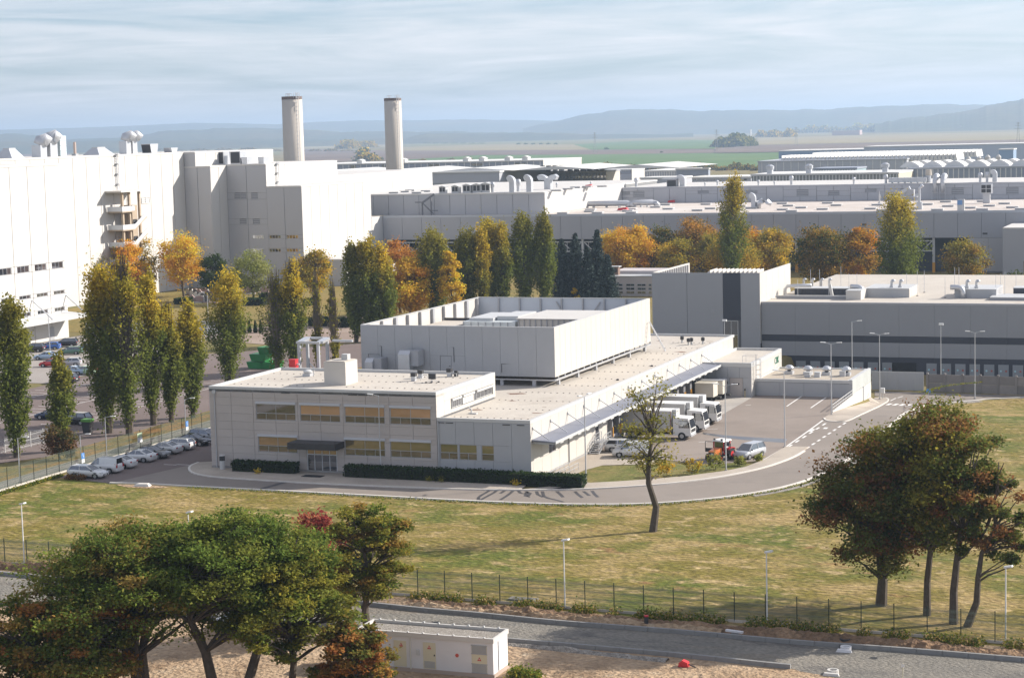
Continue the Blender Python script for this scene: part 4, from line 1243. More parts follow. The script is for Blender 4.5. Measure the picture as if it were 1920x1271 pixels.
# stepped wing wall with handrail, holding the level yard above the falling road
wing = thing('wing_wall', 'cream retaining wall with twin handrails between the yard and the sloping road', 'wall', (-54, 257, 0))
MB().hexa([(-54.05, 256.6, -3), (-53.87, 256.6, -3), (-53.87, 270.29, -3.2), (-54.05, 270.29, -3.2), (-54.05, 256.6, 0.06), (-53.87, 256.6, 0.06), (-53.87, 270.29, 0.34), (-54.05, 270.29, 0.34)]).obj('wall', M_wallw, wing)
hr = MB()
for zz in (0.5, 0.95):
 hr.bar((-53.95, 256.6, zz), (-53.95, 270.29, zz + 0.12), 0.07)
hr.obj('handrail', M_coping, wing)
for k in range(12):
 y = 256.8 + k * 1.2
 MB().bar((-53.95, y, 0.08), (-53.95, y, 0.96), 0.06).obj('rail_post', M_coping, wing)
for i, (px, py) in enumerate(((1480, 701), (1515, 702.5), (1550, 703), (1587, 704))):
 q = on_z(px, py, AZ - 0.2)
 u = thing('dome_vent', ['white domed roof vent nearest the lettered block', 'second white domed roof vent from the lettered block', 'third white domed roof vent from the lettered block', 'white domed roof vent nearest the road'][i], 'roof vent', (q[0], q[1], AZ - 0.2), 0, 'domed vents on the low annex roof')
 MB().box(q[0] - 0.6, q[1] - 0.6, AZ - 0.2, q[0] + 0.6, q[1] + 0.6, AZ + 0.25).obj('base', M_steel, u)
 MB().lathe([(0.3, AZ + 0.26), (0.3, AZ + 0.6)], (q[0], q[1], 0), 14).obj('neck', M_dark, u)
 MB().lathe([(0.55, AZ + 0.50), (0.72, AZ + 0.55), (0.60, AZ + 0.90), (0.35, AZ + 1.12), (0.0, AZ + 1.2)], (q[0], q[1], 0), 18, cap=False).obj('dome', M_alu, u, smooth=True)
for i, (px, py) in enumerate(((1514, 706.5), (1533, 707), (1580, 705.5))):
 q = on_z(px, py, AZ - 0.2)
 u = thing('intake_box', ['grey sheet-metal box in front of the second domed vent', 'grey sheet-metal box between two domed vents', 'grey sheet-metal box beside the last domed vent'][i], 'roof vent', (q[0], q[1], AZ - 0.2), 0, 'small boxes on the low annex roof')
 MB().box(q[0] - 0.4, q[1] - 0.4, AZ - 0.2, q[0] + 0.4, q[1] + 0.4, AZ + 0.5).obj('body', M_steel, u)
 MB().box(q[0] - 0.46, q[1] - 0.46, AZ + 0.51, q[0] + 0.46, q[1] + 0.46, AZ + 0.57).obj('lid', M_coping, u)
# ================================================================== GATE AND CONCRETE FENCE
gb = on_g(1732, 733)
ga = np.array([on_y(1634, 732, gb[1])[0], gb[1], gb[2]])
gt = thing('sliding_gate', 'long white sliding gate beside the concrete fence', 'gate', ga)
n = 6
for k in range(n):
 p, q = ga + (gb - ga) * k / n, ga + (gb - ga) * (k + 1) / n
 MB().hexa([(p[0] + 0.02, p[1], p[2] + 0.15), (q[0], q[1], q[2] + 0.15), (q[0], q[1] + 0.1, q[2] + 0.15), (p[0] + 0.02, p[1] + 0.1, p[2] + 0.15), (p[0] + 0.02, p[1], p[2] + 2.85), (q[0], q[1], q[2] + 2.85), (q[0], q[1] + 0.1, q[2] + 2.85), (p[0] + 0.02, p[1] + 0.1, p[2] + 2.85)]).obj('gate_panel', M_cladg, gt)
MB().bar((ga[0], ga[1] + 0.05, ga[2] + 2.9), (gb[0], gb[1] + 0.05, gb[2] + 2.9), 0.1).obj('top_rail', M_coping, gt)
MB().bar((ga[0], ga[1] + 0.05, ga[2] + 0.08), (gb[0], gb[1] + 0.05, gb[2] + 0.08), 0.12).obj('bottom_rail', M_frame, gt)
M_conc = mat('fence_concrete', (0.235, 0.215, 0.20), 0.9, var=0.12, scale=0.8, obj_var=0.16)
fa, fb = on_g(1739, 734), on_g(1918, 740.5)
cf = thing('concrete_fence', 'grey concrete slab fence with posts along the road beyond the lawn', 'fence', fa)
u = (fb - fa)
L = math.hypot(u[0], u[1])
u /= L
pitch = 2.72
ang = math.atan2(u[1], u[0])
mp = MB().box(-0.16, -0.16, -0.3, 0.16, 0.16, 2.95).mesh('post', M_conc)
ms = MB().box(0.17, -0.05, 0.02, pitch - 0.17, 0.05, 1.36).mesh('slab', M_conc)
for k in range(10):
 p = fa + u * pitch * k
 child('post', mp, cf, p, ang)
 child('slab', ms, cf, p, ang)
 child('slab', ms, cf, p + np.array([0, 0, 1.38]), ang)
sg = on_g(1741, 757)
s = thing('blue_road_sign', 'small blue square road sign on a thin post by the crossing', 'sign', sg)
MB().tube([(sg[0], sg[1], sg[2]), (sg[0], sg[1], sg[2] + 2.2)], 0.03, 6).obj('post', M_steel, s)
MB().box(sg[0] - 0.3, sg[1] - 0.05, sg[2] + 1.7, sg[0] + 0.3, sg[1] - 0.035, sg[2] + 2.25).obj('plate', mat('sign_blue', (0.06, 0.22, 0.55), 0.5), s)
# ================================================================== LOGISTICS HALL WITH THE TOWER
YH = 318.0
M_lgrey = mat('logistics_grey', (0.295, 0.30, 0.32), 0.55, var=0.02, scale=0.3, obj_var=0.015)
M_tgrey = mat('tower_grey', (0.345, 0.35, 0.37), 0.55, var=0.02, scale=0.3, obj_var=0.015)
tl, tr = on_y(1221.7, 511.2, YH), on_y(1424.3, 511.7, YH)
TZ = 0.5 * (tl[2] + tr[2])
xt0, xt1 = tl[0], tr[0]
ty1 = on_x(1482, 493, xt1)[1]
ty2 = on_x(1294, 493, xt0 + 0.3)[1]
tow = thing('grey_tower_block', 'tall grey block with a dark vertical stripe rising behind the dock hall', 'building', (xt0, YH, 0))
xs0, xs1 = on_y(1355.5, 550, YH)[0], on_y(1388.5, 550, YH)[0]
MB().box(xt0 + 0.1, YH + 0.12, -4, xt1 - 0.12, ty1 - 0.1, TZ - 2.2).obj('wall', M_back, tow)
MB().box(xt0 + 0.1, YH + 0.12, TZ - 2.19, xt1 - 0.31, YH + 0.3, TZ - 0.05).obj('wall', M_back, tow)
MB().box(xt1 - 0.3, YH + 0.31, TZ - 2.19, xt1 - 0.12, ty1 - 0.1, TZ - 0.05).obj('wall', M_back, tow)
MB().box(xt0 + 0.02, YH + 0.31, TZ - 2.19, xt0 + 0.2, ty2, TZ).obj('wall', M_cladw, tow)
for k in range(14):
 y = YH + 3.0 + k * (ty2 - YH - 3.5) / 14
 MB().box(xt0 + 0.21, y, TZ - 2.19, xt0 + 0.5, y + 0.28, TZ - 0.25).obj('rib', M_frame, tow)
xseam = on_y(1288, 550, YH)[0]
wall_panels(tow, 'S', YH + 0.12, [xt0, xseam, xs0], [-3.5, TZ], M_tgrey, gap=0.06, th=0.12)
wall_panels(tow, 'S', YH + 0.12, [xs1, xt1], [-3.5, TZ], M_tgrey, gap=0.03, th=0.12)
zd = on_y(1370, 600, YH)[2]
wall_panels(tow, 'S', YH + 0.12, [xs0, xs1], [zd, TZ], M_anth, gap=0.02, th=0.09)
window(tow, 'S', YH + 0.12, xs0 + 0.1, xs1 - 0.5, zd - 5.6, zd - 0.1, [(0, 0.5, 0.55, 1, M_dglass), (0.5, 1, 0.55, 1, M_dglass), (0, 0.5, 0, 0.55, M_dglass), (0.5, 1, 0, 0.55, M_dglass)], fr=0.1, frame_m=M_coping, name='stair_window')
wall_panels(tow, 'E', xt1 - 0.12, span(YH, ty1, 4.2), [2, TZ], M_cladw, gap=0.05, th=0.12)
MB().box(xt0 + 0.3, YH + 0.4, TZ - 2.18, xt1 - 0.4, ty1 - 0.2, TZ - 2.0).obj('roof', M_roof, tow)
cr = MB()
for k in range(12):
 x = xt0 + 6.2 + k * 0.78
 cr.prism([(x, TZ - 2.0), (x + 0.78, TZ - 2.0), (x + 0.7, TZ - 0.55), (x + 0.2, TZ - 0.95)], ty1 - 10.0, ty1 - 5.0, 'y')
cr.obj('corrugated_roof_light', M_wallw, tow)
for px in (1248.5, 1336.5):
 q = on_y(px, 583, YH)
 MB().box(q[0] - 0.33, YH - 0.06, q[2] - 0.33, q[0] + 0.33, YH, q[2] + 0.33).obj('wall_lamp', M_frame, tow)
lh = thing('logistics_hall', 'long low grey hall with a dark stripe and a row of small pale dock doors', 'building', (xt1, YH + 0.7, 0))
YL = YH + 0.7
lx0, lx1 = xt1 + 0.05, 26.0
LZ = on_y(1600, 567.8, YL)[2]
zb1, zb0 = on_y(1600, 629.5, YL)[2], on_y(1600, 641.5, YL)[2]
zc = on_y(1600, 668.5, YL)[2]
MB().box(lx0, YL + 0.14, -4, lx1, YL + 62, LZ - 0.4).obj('wall', M_back, lh)
MB().box(lx0, YL + 0.4, LZ - 0.39, lx1, YL + 62, LZ - 0.15).obj('roof', M_roof, lh)
MB().box(lx0, YL, LZ - 0.3, lx1, YL + 0.38, LZ + 0.05).obj('coping', mat('grey_coping', (0.40, 0.40, 0.42), 0.5), lh)
wall_panels(lh, 'S', YL + 0.14, span(lx0, lx1, 6.0), [zb1 + 0.02, LZ - 0.32], M_lgrey, gap=0.02, th=0.14)
wall_panels(lh, 'S', YL + 0.14, span(lx0, lx1, 6.0), [zb0, zb1], M_anth, gap=0.02, th=0.09)
wall_panels(lh, 'S', YL + 0.14, span(lx0, lx1, 6.0), [zc, zb0 - 0.02], M_lgrey, gap=0.02, th=0.14)
wall_panels(lh, 'S', YL + 0.14, span(lx0, lx1, 6.0), [-4, zc - 0.02], M_anth, gap=0.02, th=0.05)
M_ddoor = mat('dock_door_grey', (0.27, 0.29, 0.31), 0.5, obj_var=0.06)
M_dotb = mat('signal_pale', (0.42, 0.62, 0.68), 0.5)
M_dotr = mat('signal_red', (0.42, 0.10, 0.08), 0.5)
for i in range(24):
 px = 1474.5 + i * 27.0 - (0.0 if i < 8 else -2.0)
 if 7 < i < 10:
  continue
 q = on_y(px, 684, YL)
 if q[0] > lx1 - 3:
  break
 zt = on_y(1600, 678.5, YL)[2]
 d = MB().box(q[0] - 0.84, YL + 0.02, -3.6, q[0] + 0.84, YL + 0.085, zt).obj('dock_door', M_ddoor, lh)
 MB().disc((q[0] - 0.42, YL - 0.0, zt - 1.05), 0.17, 'y', 8, 0.03).obj('signal', M_dotb, d)
 MB().disc((q[0] + 0.42, YL - 0.0, zt - 1.05), 0.17, 'y', 8, 0.03).obj('signal', M_dotr, d)
q = on_y(1695, 690, YL)
MB().box(q[0] - 2.0, YL + 0.02, -3.6, q[0] + 2.0, YL + 0.085, on_y(1695, 680, YL)[2]).obj('gate_opening', M_black, lh)
def hall_box(name, label, cat, px0, px1, pyt, y, depth, z0, m, roofm=None, right=None):
 a, b = on_y(px0, pyt, y), on_y(px1, pyt, y)
 zt = 0.5 * (a[2] + b[2])
 u = thing(name, label, cat, (a[0], y, z0))
 MB().box(a[0], y, z0, b[0], y + depth, zt).obj('casing', m, u)
 MB().box(a[0] - 0.05, y - 0.05, zt + 0.004, b[0] + 0.05, y + depth + 0.05, zt + 0.12).obj('lid', roofm or M_coping, u)
 return u, a[0], b[0], zt
RZ = LZ - 0.15
u, x0, x1, zt = hall_box('plant_screen', 'long low grey screen along the front of the logistics hall roof', 'screen', 1456, 1588, 555.5, YL + 8, 0.3, RZ, M_lgrey)
u, x0, x1, zt = hall_box('plant_unit', 'long dark louvred plant unit behind the low grey screen', 'plant unit', 1490, 1600, 541.5, YL + 16, 4, RZ, M_anth)
for k in range(16):
 MB().box(x0 + (x1 - x0) * k / 16, YL + 15.9, RZ + 0.2, x0 + (x1 - x0) * k / 16 + 0.08, YL + 15.99, zt - 0.1).obj('blade', M_dark, u)
u, x0, x1, zt = hall_box('plant_unit', 'white upright plant cabinet at the end of the dark louvred unit', 'plant unit', 1586, 1614, 546, YL + 7, 5.5, RZ, M_wallw)
u, x0, x1, zt = hall_box('plant_room', 'big grey plant room with sunlit right wall on the logistics hall roof', 'plant room', 1622, 1704, 542, YL + 12, 9, RZ, M_cladg, M_coping)
MB().box(x1 + 0.01, YL + 12, RZ, x1 + 0.1, YL + 21, zt).obj('end_wall', M_cladw, u)  # paler skin with the sunlight on this face put into its colour
u, x0, x1, zt = hall_box('plant_room', 'grey plant room with a curved blue-grey duct near the right edge', 'plant room', 1790, 1868, 543.5, YL + 12, 9, RZ, M_cladg, M_coping)
u, x0, x1, zt = hall_box('plant_unit', 'plant platform with dark louvres at the right end of the hall roof', 'plant unit', 1856, 1990, 559, YL + 8, 7, RZ, M_lgrey)
u, x0, x1, zt = hall_box('plant_unit', 'plant unit with dark louvre and pale roof at the far right', 'plant unit', 1900, 1990, 541, YL + 16, 4, RZ, M_anth, M_coping)
def gooseneck(label, px, pyb, z, h, r, y=None, group=None, dirx=-1.0, m=None):
 q = on_y(px, pyb, y) if y else on_z(px, pyb, z)
 zb = z
 u = thing('gooseneck_vent', label, 'roof vent', (q[0], q[1], zb), 0, group)
 pts = [(q[0], q[1], zb), (q[0], q[1], zb + h * 0.7)]
 for a in np.linspace(0.3, math.pi * 0.85, 6):
  pts.append((q[0] + dirx * r * 1.6 * (1 - math.cos(a)), q[1] - 0.3 * r * (1 - math.cos(a)), zb + h * 0.7 + r * 1.6 * math.sin(a)))
 MB().tube(pts, r, 10).obj('pipe', m or M_alu, u, smooth=True)
 MB().lathe([(r * 1.5, zb), (r * 1.5, zb + 0.25), (r * 1.05, zb + 0.3)], (q[0], q[1], 0), 10).obj('collar', M_steel, u)
 return u
for i, px in enumerate((1507, 1523, 1540, 1555)):
 gooseneck(['bright bent pipe nearest the grey tower on the logistics hall roof', 'second bright bent pipe from the grey tower', 'third bright bent pipe from the grey tower', 'fourth bright bent pipe from the grey tower'][i], px, 540, RZ + 0.5, 1.9, 0.22, YL + 24, 'bent pipes behind the dark plant unit', dirx=0.6)
for i, (px, lab) in enumerate(((1672, 'left bent pipe on the big grey plant room'), (1688, 'right bent pipe on the big grey plant room'), (1813, 'left bent pipe on the plant room near the right edge'), (1831, 'right bent pipe on the plant room near the right edge'))):
 gooseneck(lab, px, 540, on_y(1660, 542, YL + 12)[2] + 0.12, 1.2, 0.25, YL + 14, 'bent pipes on the plant rooms', dirx=0.6)
# big curved ducts
for (px, lab, yy) in ((1612, 'large grey curved duct against the big plant room', YL + 11.2), (1800, 'blue-grey duct curving down the plant room front', YL + 11.2)):
 p = on_y(px, 548, yy)
 u = thing('curved_duct', lab, 'duct', (p[0], yy, RZ))
 pts = [(p[0] - 1.6, yy, RZ + 1.9), (p[0] - 0.4, yy, RZ + 1.9)]
 for a in np.linspace(0.2, math.pi / 2, 5):
  pts.append((p[0] - 0.4 + 0.9 * math.sin(a), yy, RZ + 1.0 + 0.9 * math.cos(a)))
 pts.append((p[0] + 0.5, yy, RZ))
 MB().tube(pts, 0.42, 10).obj('duct', M_alu, u, smooth=True)
p = on_y(1495, 546, YL + 13)
u = thing('curved_duct', 'white horizontal duct bending down beside the tower wall', 'duct', (p[0], YL + 13, RZ))
MB().tube([(p[0] - 2.2, YL + 13, RZ), (p[0] - 2.2, YL + 13, RZ + 1.2), (p[0] - 1.8, YL + 13, RZ + 1.8), (p[0] + 2.5, YL + 13, RZ + 1.95)], 0.32, 10).obj('duct', M_alu, u, smooth=True)
p = on_y(1560, 548, YL + 14.5)
u = thing('curved_duct', 'white sloping duct across the front of the dark louvred unit', 'duct', (p[0], YL + 14.5, RZ))
MB().bar((p[0] - 0.4, YL + 14.5, RZ + 2.0), (p[0], YL + 14.5, RZ), 0.5).obj('duct', M_coping, u)
for i, px in enumerate((1496, 1520, 1537, 1554, 1577, 1592, 1607, 1700, 1720, 1733, 1772, 1790, 1798, 1867, 1876, 1884, 1905)):
 yy = YL + 10 + (i * 7 % 17)
 p = on_y(px, 560, yy)
 u = thing('lightning_rod', 'thin lightning rod standing on the logistics hall roof', 'rod', (p[0], yy, RZ), 0, 'lightning rods on the logistics hall roof')
 MB().tube([(p[0], yy, RZ), (p[0], yy, RZ + 3.2 + (i * 5 % 7) * 0.25)], [0.05, 0.03], 5).obj('rod', M_steel, u)
 MB().lathe([(0.2, RZ), (0.2, RZ + 0.1), (0.06, RZ + 0.12)], (p[0], yy, 0), 8).obj('base', M_conc, u)
# ================================================================== FLAT BUILDING BEHIND THE ENCLOSURE
fa_ = on_z(1131, 555, 0)
fy = fa_[1]
fb_ = on_y(1240, 555, fy)
fz = on_y(1131, 518.5, fy)[2]
fl = thing('flat_roofed_building', 'small flat-roofed building with ribbon windows in front of the dark spruces', 'building', (fa_[0], fy, 0))
M_flat = mat('pinkish_render', (0.50, 0.455, 0.445), 0.7, var=0.03, scale=0.4)
MB().box(fa_[0], fy, 0, fb_[0], fy + 14, fz).obj('wall', M_flat, fl)
MB().box(fa_[0] + 0.5, fy + 6, fz, fb_[0], fy + 15, fz + 0.9).obj('roof', M_flat, fl)
MB().box(fa_[0] - 0.1, fy - 0.1, fz + 0.004, fb_[0], fy + 5.9, fz + 0.16).obj('coping', M_coping, fl)
for c_ in ((1152, 1168), (1174, 1190), (1195, 1211), (1216, 1222)):
 a, b = on_y(c_[0], 540, fy)[0], on_y(c_[1], 540, fy)[0]
 for (pz0, pz1) in ((536.5, 532), (543.5, 539), (550.5, 546)):
  z0, z1 = on_y(1180, pz0, fy)[2], on_y(1180, pz1, fy)[2]
  window(fl, 'S', fy, a, b, z0, z1, [(0, 0.5, 0, 1, M_dglass), (0.5, 1, 0, 1, M_dglass)], fr=0.06, frame_m=M_coping)
p = on_y(1154, 512, fy + 3)
u = thing('brick_chimney', 'stubby brown chimney with white cap on the small flat building', 'chimney', (p[0], fy + 3, fz))
zt = on_y(1154, 499, fy + 3)[2]
MB().box(p[0] - 0.9, fy + 2.3, fz, p[0] + 0.9, fy + 3.7, zt - 0.2).obj('stack', mat('brown_brick', (0.20, 0.13, 0.10), 0.9, var=0.2, scale=3), u)
MB().box(p[0] - 0.55, fy + 2.25, fz + 0.8, p[0] + 0.6, fy + 2.31, zt - 0.5).obj('opening', M_dark, u)
MB().box(p[0] - 1.2, fy + 2.0, zt - 0.19, p[0] + 1.2, fy + 4.0, zt).obj('cap', M_coping, u)
# ================================================================== THE GIANT WHITE FACTORY, LEFT
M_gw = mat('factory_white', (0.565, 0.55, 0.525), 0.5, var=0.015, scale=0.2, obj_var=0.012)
M_gs = mat('factory_shade_grey', (0.43, 0.435, 0.455), 0.5, var=0.015, scale=0.2, obj_var=0.012)  # factory white toned down for unlit fronts, shade mixed into the colour
M_gj = mat('factory_joint', (0.20, 0.20, 0.20), 0.7)
M_gr = mat('factory_roof', (0.56, 0.54, 0.51), 0.8, var=0.06, scale=0.2)
def big_block(nm, label, x0, x1, y0, y1, z0, z1, south=None, east=None, sp=5.8, m_e=None, m_s=None, hs=(), he=(), es=None):
 b = thing(nm, label, 'building', (x1, y0, z0))
 MB().box(x0, y0 + 0.15, z0, x1 - 0.15, y1, z1 - 0.4).obj('wall', M_gj, b)
 MB().box(x0, y0, z1 - 0.39, x1, y1, z1).obj('roof_edge', m_e or M_gw, b)
 MB().box(x0 + 0.6, y0 + 0.6, z1 + 0.002, x1 - 0.6, y1 - 0.6, z1 + 0.05).obj('roof', M_gr, b)
 if south:
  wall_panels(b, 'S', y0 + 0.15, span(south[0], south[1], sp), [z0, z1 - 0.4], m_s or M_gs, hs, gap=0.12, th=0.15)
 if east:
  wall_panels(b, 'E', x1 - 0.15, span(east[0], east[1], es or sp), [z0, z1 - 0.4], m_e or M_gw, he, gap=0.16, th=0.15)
 return b
XA, YA = -223.87, 326.24
winA = []
for row, (pz0, pz1, pws) in enumerate(((None, None, None),)):
 pass
yr = [(326.24 - 5.72 * k - 4.75, 326.24 - 5.72 * k - 0.95) for k in range(9)]
heA = [(a, b, 14.15, 15.5) for a, b in yr] + [(a + 0.2, b, 9.0, 9.75) for a, b in yr] + [(a + 0.2, b - 0.2, 5.6, 6.4) for a, b in yr]
gA = big_block('white_factory_block', 'huge white panelled factory block with slit windows and a canopy at the left edge', XA - 40, XA, 270, YA, 0, 35.0, None, (YA - 5.72 * 9, YA), 5.72, he=heA)
for (a, b, c, d) in heA:
 window(gA, 'E', XA - 0.15, a, b, c, d, [(0, 0.33, 0, 1, M_dglass), (0.33, 0.66, 0, 1, M_dglass), (0.66, 1, 0, 1, M_glass)], fr=0.09, frame_m=M_frame)
MB().hexa([(XA, 272, 4.75), (XA + 5.6, 272, 4.4), (XA + 5.6, YA + 0.2, 4.4), (XA, YA + 0.2, 4.75), (XA, 272, 5.25), (XA + 5.6, 272, 4.75), (XA + 5.6, YA + 0.2, 4.75), (XA, YA + 0.2, 5.25)]).obj('canopy', M_coping, gA)
for y in (YA - 0.5, YA - 12, YA - 23, YA - 34):
 MB().bar((XA, y, 8.6), (XA + 4.6, y, 4.9), 0.18).obj('tie_rod', M_steel, gA)
MB().box(XA + 0.003, YA - 6.6, 0.05, XA + 0.06, YA - 5.1, 2.7).obj('door', M_frame, gA)
window(gA, 'E', XA, YA - 17.5, YA - 14.0, 1.2, 3.0, [(0, 0.5, 0, 1, M_dglass), (0.5, 1, 0, 1, M_dglass)], fr=0.12)
gB = big_block('white_factory_wall', 'huge plain white panelled factory wall behind the concrete stair tower', -300, -265.1, 345, 442.4, 0, 35.75, None, (362.8, 442.4), 5.68)
q0, q1 = on_x(265.5, 381.5, -265.1), on_x(279.5, 370.5, -265.1)
for k in range(2):
 yy = q0[1] + (q1[1] - q0[1]) * k * 0.52
 louvre(gB, 'E', -265.1, yy, yy + (q1[1] - q0[1]) * 0.46, q0[2], q1[2], M_coping, 0.5)
ldr = MB()
yl = on_x(219, 330, -265.1)[1]
for s in (-0.45, 0.45):
 ldr.bar((-264.8, yl + s, 27.2), (-264.8, yl + s, 36.2), 0.12)
for k in range(22):
 ldr.bar((-264.8, yl - 0.45, 27.4 + k * 0.4), (-264.8, yl + 0.45, 27.4 + k * 0.4), 0.07)
for z in (28.5, 31, 33.5, 35.8):
 ldr.box(-265.0, yl - 0.7, z, -264.2, yl + 0.7, z + 0.18)
ldr.obj('wall_ladder', M_steel, gB)
gC = big_block('white_factory_block', 'tall narrow white factory block stepping out from the long white wall', -300, -261.71, 442.45, 485.6, 0, 35.75, (-265.1, -261.71), (442.45, 485.6), 5.4)
gD = big_block('white_factory_block', 'lower stepped factory block with a triangle of sunlight on its white side', -300, -257.23, 442.3, 450.9, 0, 32.0, (-265.1, -257.23), (442.3, 450.9), 4.0)
louv = []
zF = 450.78
for (a, b) in (((440, 374), (450.5, 361.5)), ((451, 374), (461, 361.5)), ((472, 374), (483, 361.5)), ((450, 421), (462, 410.5)), ((475, 421), (487, 410.5))):
 p, q = on_y(*a, zF), on_y(*b, zF)
 louv.append((p[0], q[0], p[2], q[2]))
fwin = []
for (x0_, x1_) in ((473.8, 495), (504.8, 526.8), (536.8, 559.2)):
 for (z0_, z1_) in ((448, 440.5), (473.2, 465.8)):
  p, q = on_y(x0_, z0_, zF), on_y(x1_, z1_, zF)
  fwin.append((p[0], q[0], p[2], q[2]))
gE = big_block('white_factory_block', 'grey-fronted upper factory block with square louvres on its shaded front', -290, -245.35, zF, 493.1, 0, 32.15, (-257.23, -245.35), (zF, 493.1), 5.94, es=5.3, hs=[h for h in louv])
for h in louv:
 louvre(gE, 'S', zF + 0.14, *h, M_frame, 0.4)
gF = big_block('white_factory_block', 'front factory block with six strip windows on its shaded face and a tall sunlit side', -245.4, -235.0, zF - 0.05, 492.9, 0, 26.25, (-245.4, -235.0), (zF - 0.05, 492.9), 5.2, es=5.35, hs=[h for h in fwin if h[0] > -245.4])
for h in fwin:
 par_ = gF if h[0] > -245.4 else gE
 yy = zF + 0.10 if h[0] > -245.4 else zF + 0.0
 window(par_, 'S', yy, h[0], h[1], h[2], h[3], [(k / 4, (k + 1) / 4, 0, 1, M_dglass if k % 3 else M_bglass) for k in range(4)], fr=0.12, frame_m=M_coping)
ldr = MB()
yl = on_x(519, 330, -245.35)[1]
for s in (-0.45, 0.45):
 ldr.bar((-245.0, yl + s, 26.3), (-245.0, yl + s, 32.6), 0.12)
for k in range(15):
 ldr.bar((-245.0, yl - 0.45, 26.5 + k * 0.4), (-245.0, yl + 0.45, 26.5 + k * 0.4), 0.07)
for z in (27.2, 29.6, 32):
 ldr.box(-245.2, yl - 0.7, z, -244.4, yl + 0.7, z + 0.18)
ldr.obj('wall_ladder', M_steel, gE)
an_ = big_block('factory_annex', 'low grey annex with a pale sunlit roof at the foot of the white factory', -238, -222.5, 449.5, 490, 0, 7.0, (-234.9, -222.5), (449.5, 490), 4.1)
# concrete stair tower with balconies
sx, sy0, sy1 = -265.0, 406.0, 414.5
s_ = thing('stair_tower', 'open concrete stair tower with zigzag balconies on the white factory wall', 'stair tower', (sx, sy0, 0))
M_conc2 = mat('stair_concrete', (0.40, 0.32, 0.235), 0.9, var=0.1, scale=0.6)
M_rail = mat('balcony_rail', (0.55, 0.57, 0.60), 0.5)
for (y, dx) in ((sy0 + 0.3, 3.6), (sy0 + 3.4, 3.6), (sy1 - 0.5, 3.6)):
 MB().box(sx + dx - 0.55, y, 0, sx + dx, y + 0.6, 26.5).obj('column', M_conc2, s_)
MB().box(sx + 0.05, sy0 + 5.0, 0, sx + 3.3, sy1 - 1.2, 23.2).obj('core_wall', M_conc2, s_)
MB().box(sx + 0.02, sy0 - 1.6, 26.6, sx + 4.6, sy1 + 1.0, 27.0).obj('roof', M_wallw, s_)
for k, z in enumerate((4.5, 8.7, 12.9, 17.1, 21.6)):
 MB().box(sx + 0.02, sy0 - 1.0, z, sx + 4.3, sy0 + 4.6, z + 0.3).obj('landing', M_conc2, s_)
 MB().box(sx + 4.2, sy0 - 1.0, z + 0.3, sx + 4.32, sy0 + 4.6, z + 1.5).box(sx + 0.05, sy0 - 1.1, z + 0.3, sx + 4.2, sy0 - 1.0, z + 1.5).obj('rail', M_rail, s_)
 if k < 4:
  MB().hexa([(sx + 3.3, sy0 + 4.6, z + 0.1), (sx + 4.3, sy0 + 4.6, z + 0.1), (sx + 4.3, sy1 + 1.6, z + 2.9), (sx + 3.3, sy1 + 1.6, z + 2.9), (sx + 3.3, sy0 + 4.6, z + 0.4), (sx + 4.3, sy0 + 4.6, z + 0.4), (sx + 4.3, sy1 + 1.6, z + 3.2), (sx + 3.3, sy1 + 1.6, z + 3.2)]).obj('flight', M_conc2, s_)
  MB().hexa([(sx + 4.2, sy0 + 4.6, z + 0.4), (sx + 4.32, sy0 + 4.6, z + 0.4), (sx + 4.32, sy1 + 1.6, z + 3.2), (sx + 4.2, sy1 + 1.6, z + 3.2), (sx + 4.2, sy0 + 4.6, z + 1.5), (sx + 4.32, sy0 + 4.6, z + 1.5), (sx + 4.32, sy1 + 1.6, z + 4.4), (sx + 4.2, sy1 + 1.6, z + 4.4)]).obj('rail', M_rail, s_)
  MB().box(sx + 0.05, sy0 + 5.2, z + 0.4, sx + 3.42, sy0 + 6.6, z + 2.6).obj('doorway', M_dark, s_)
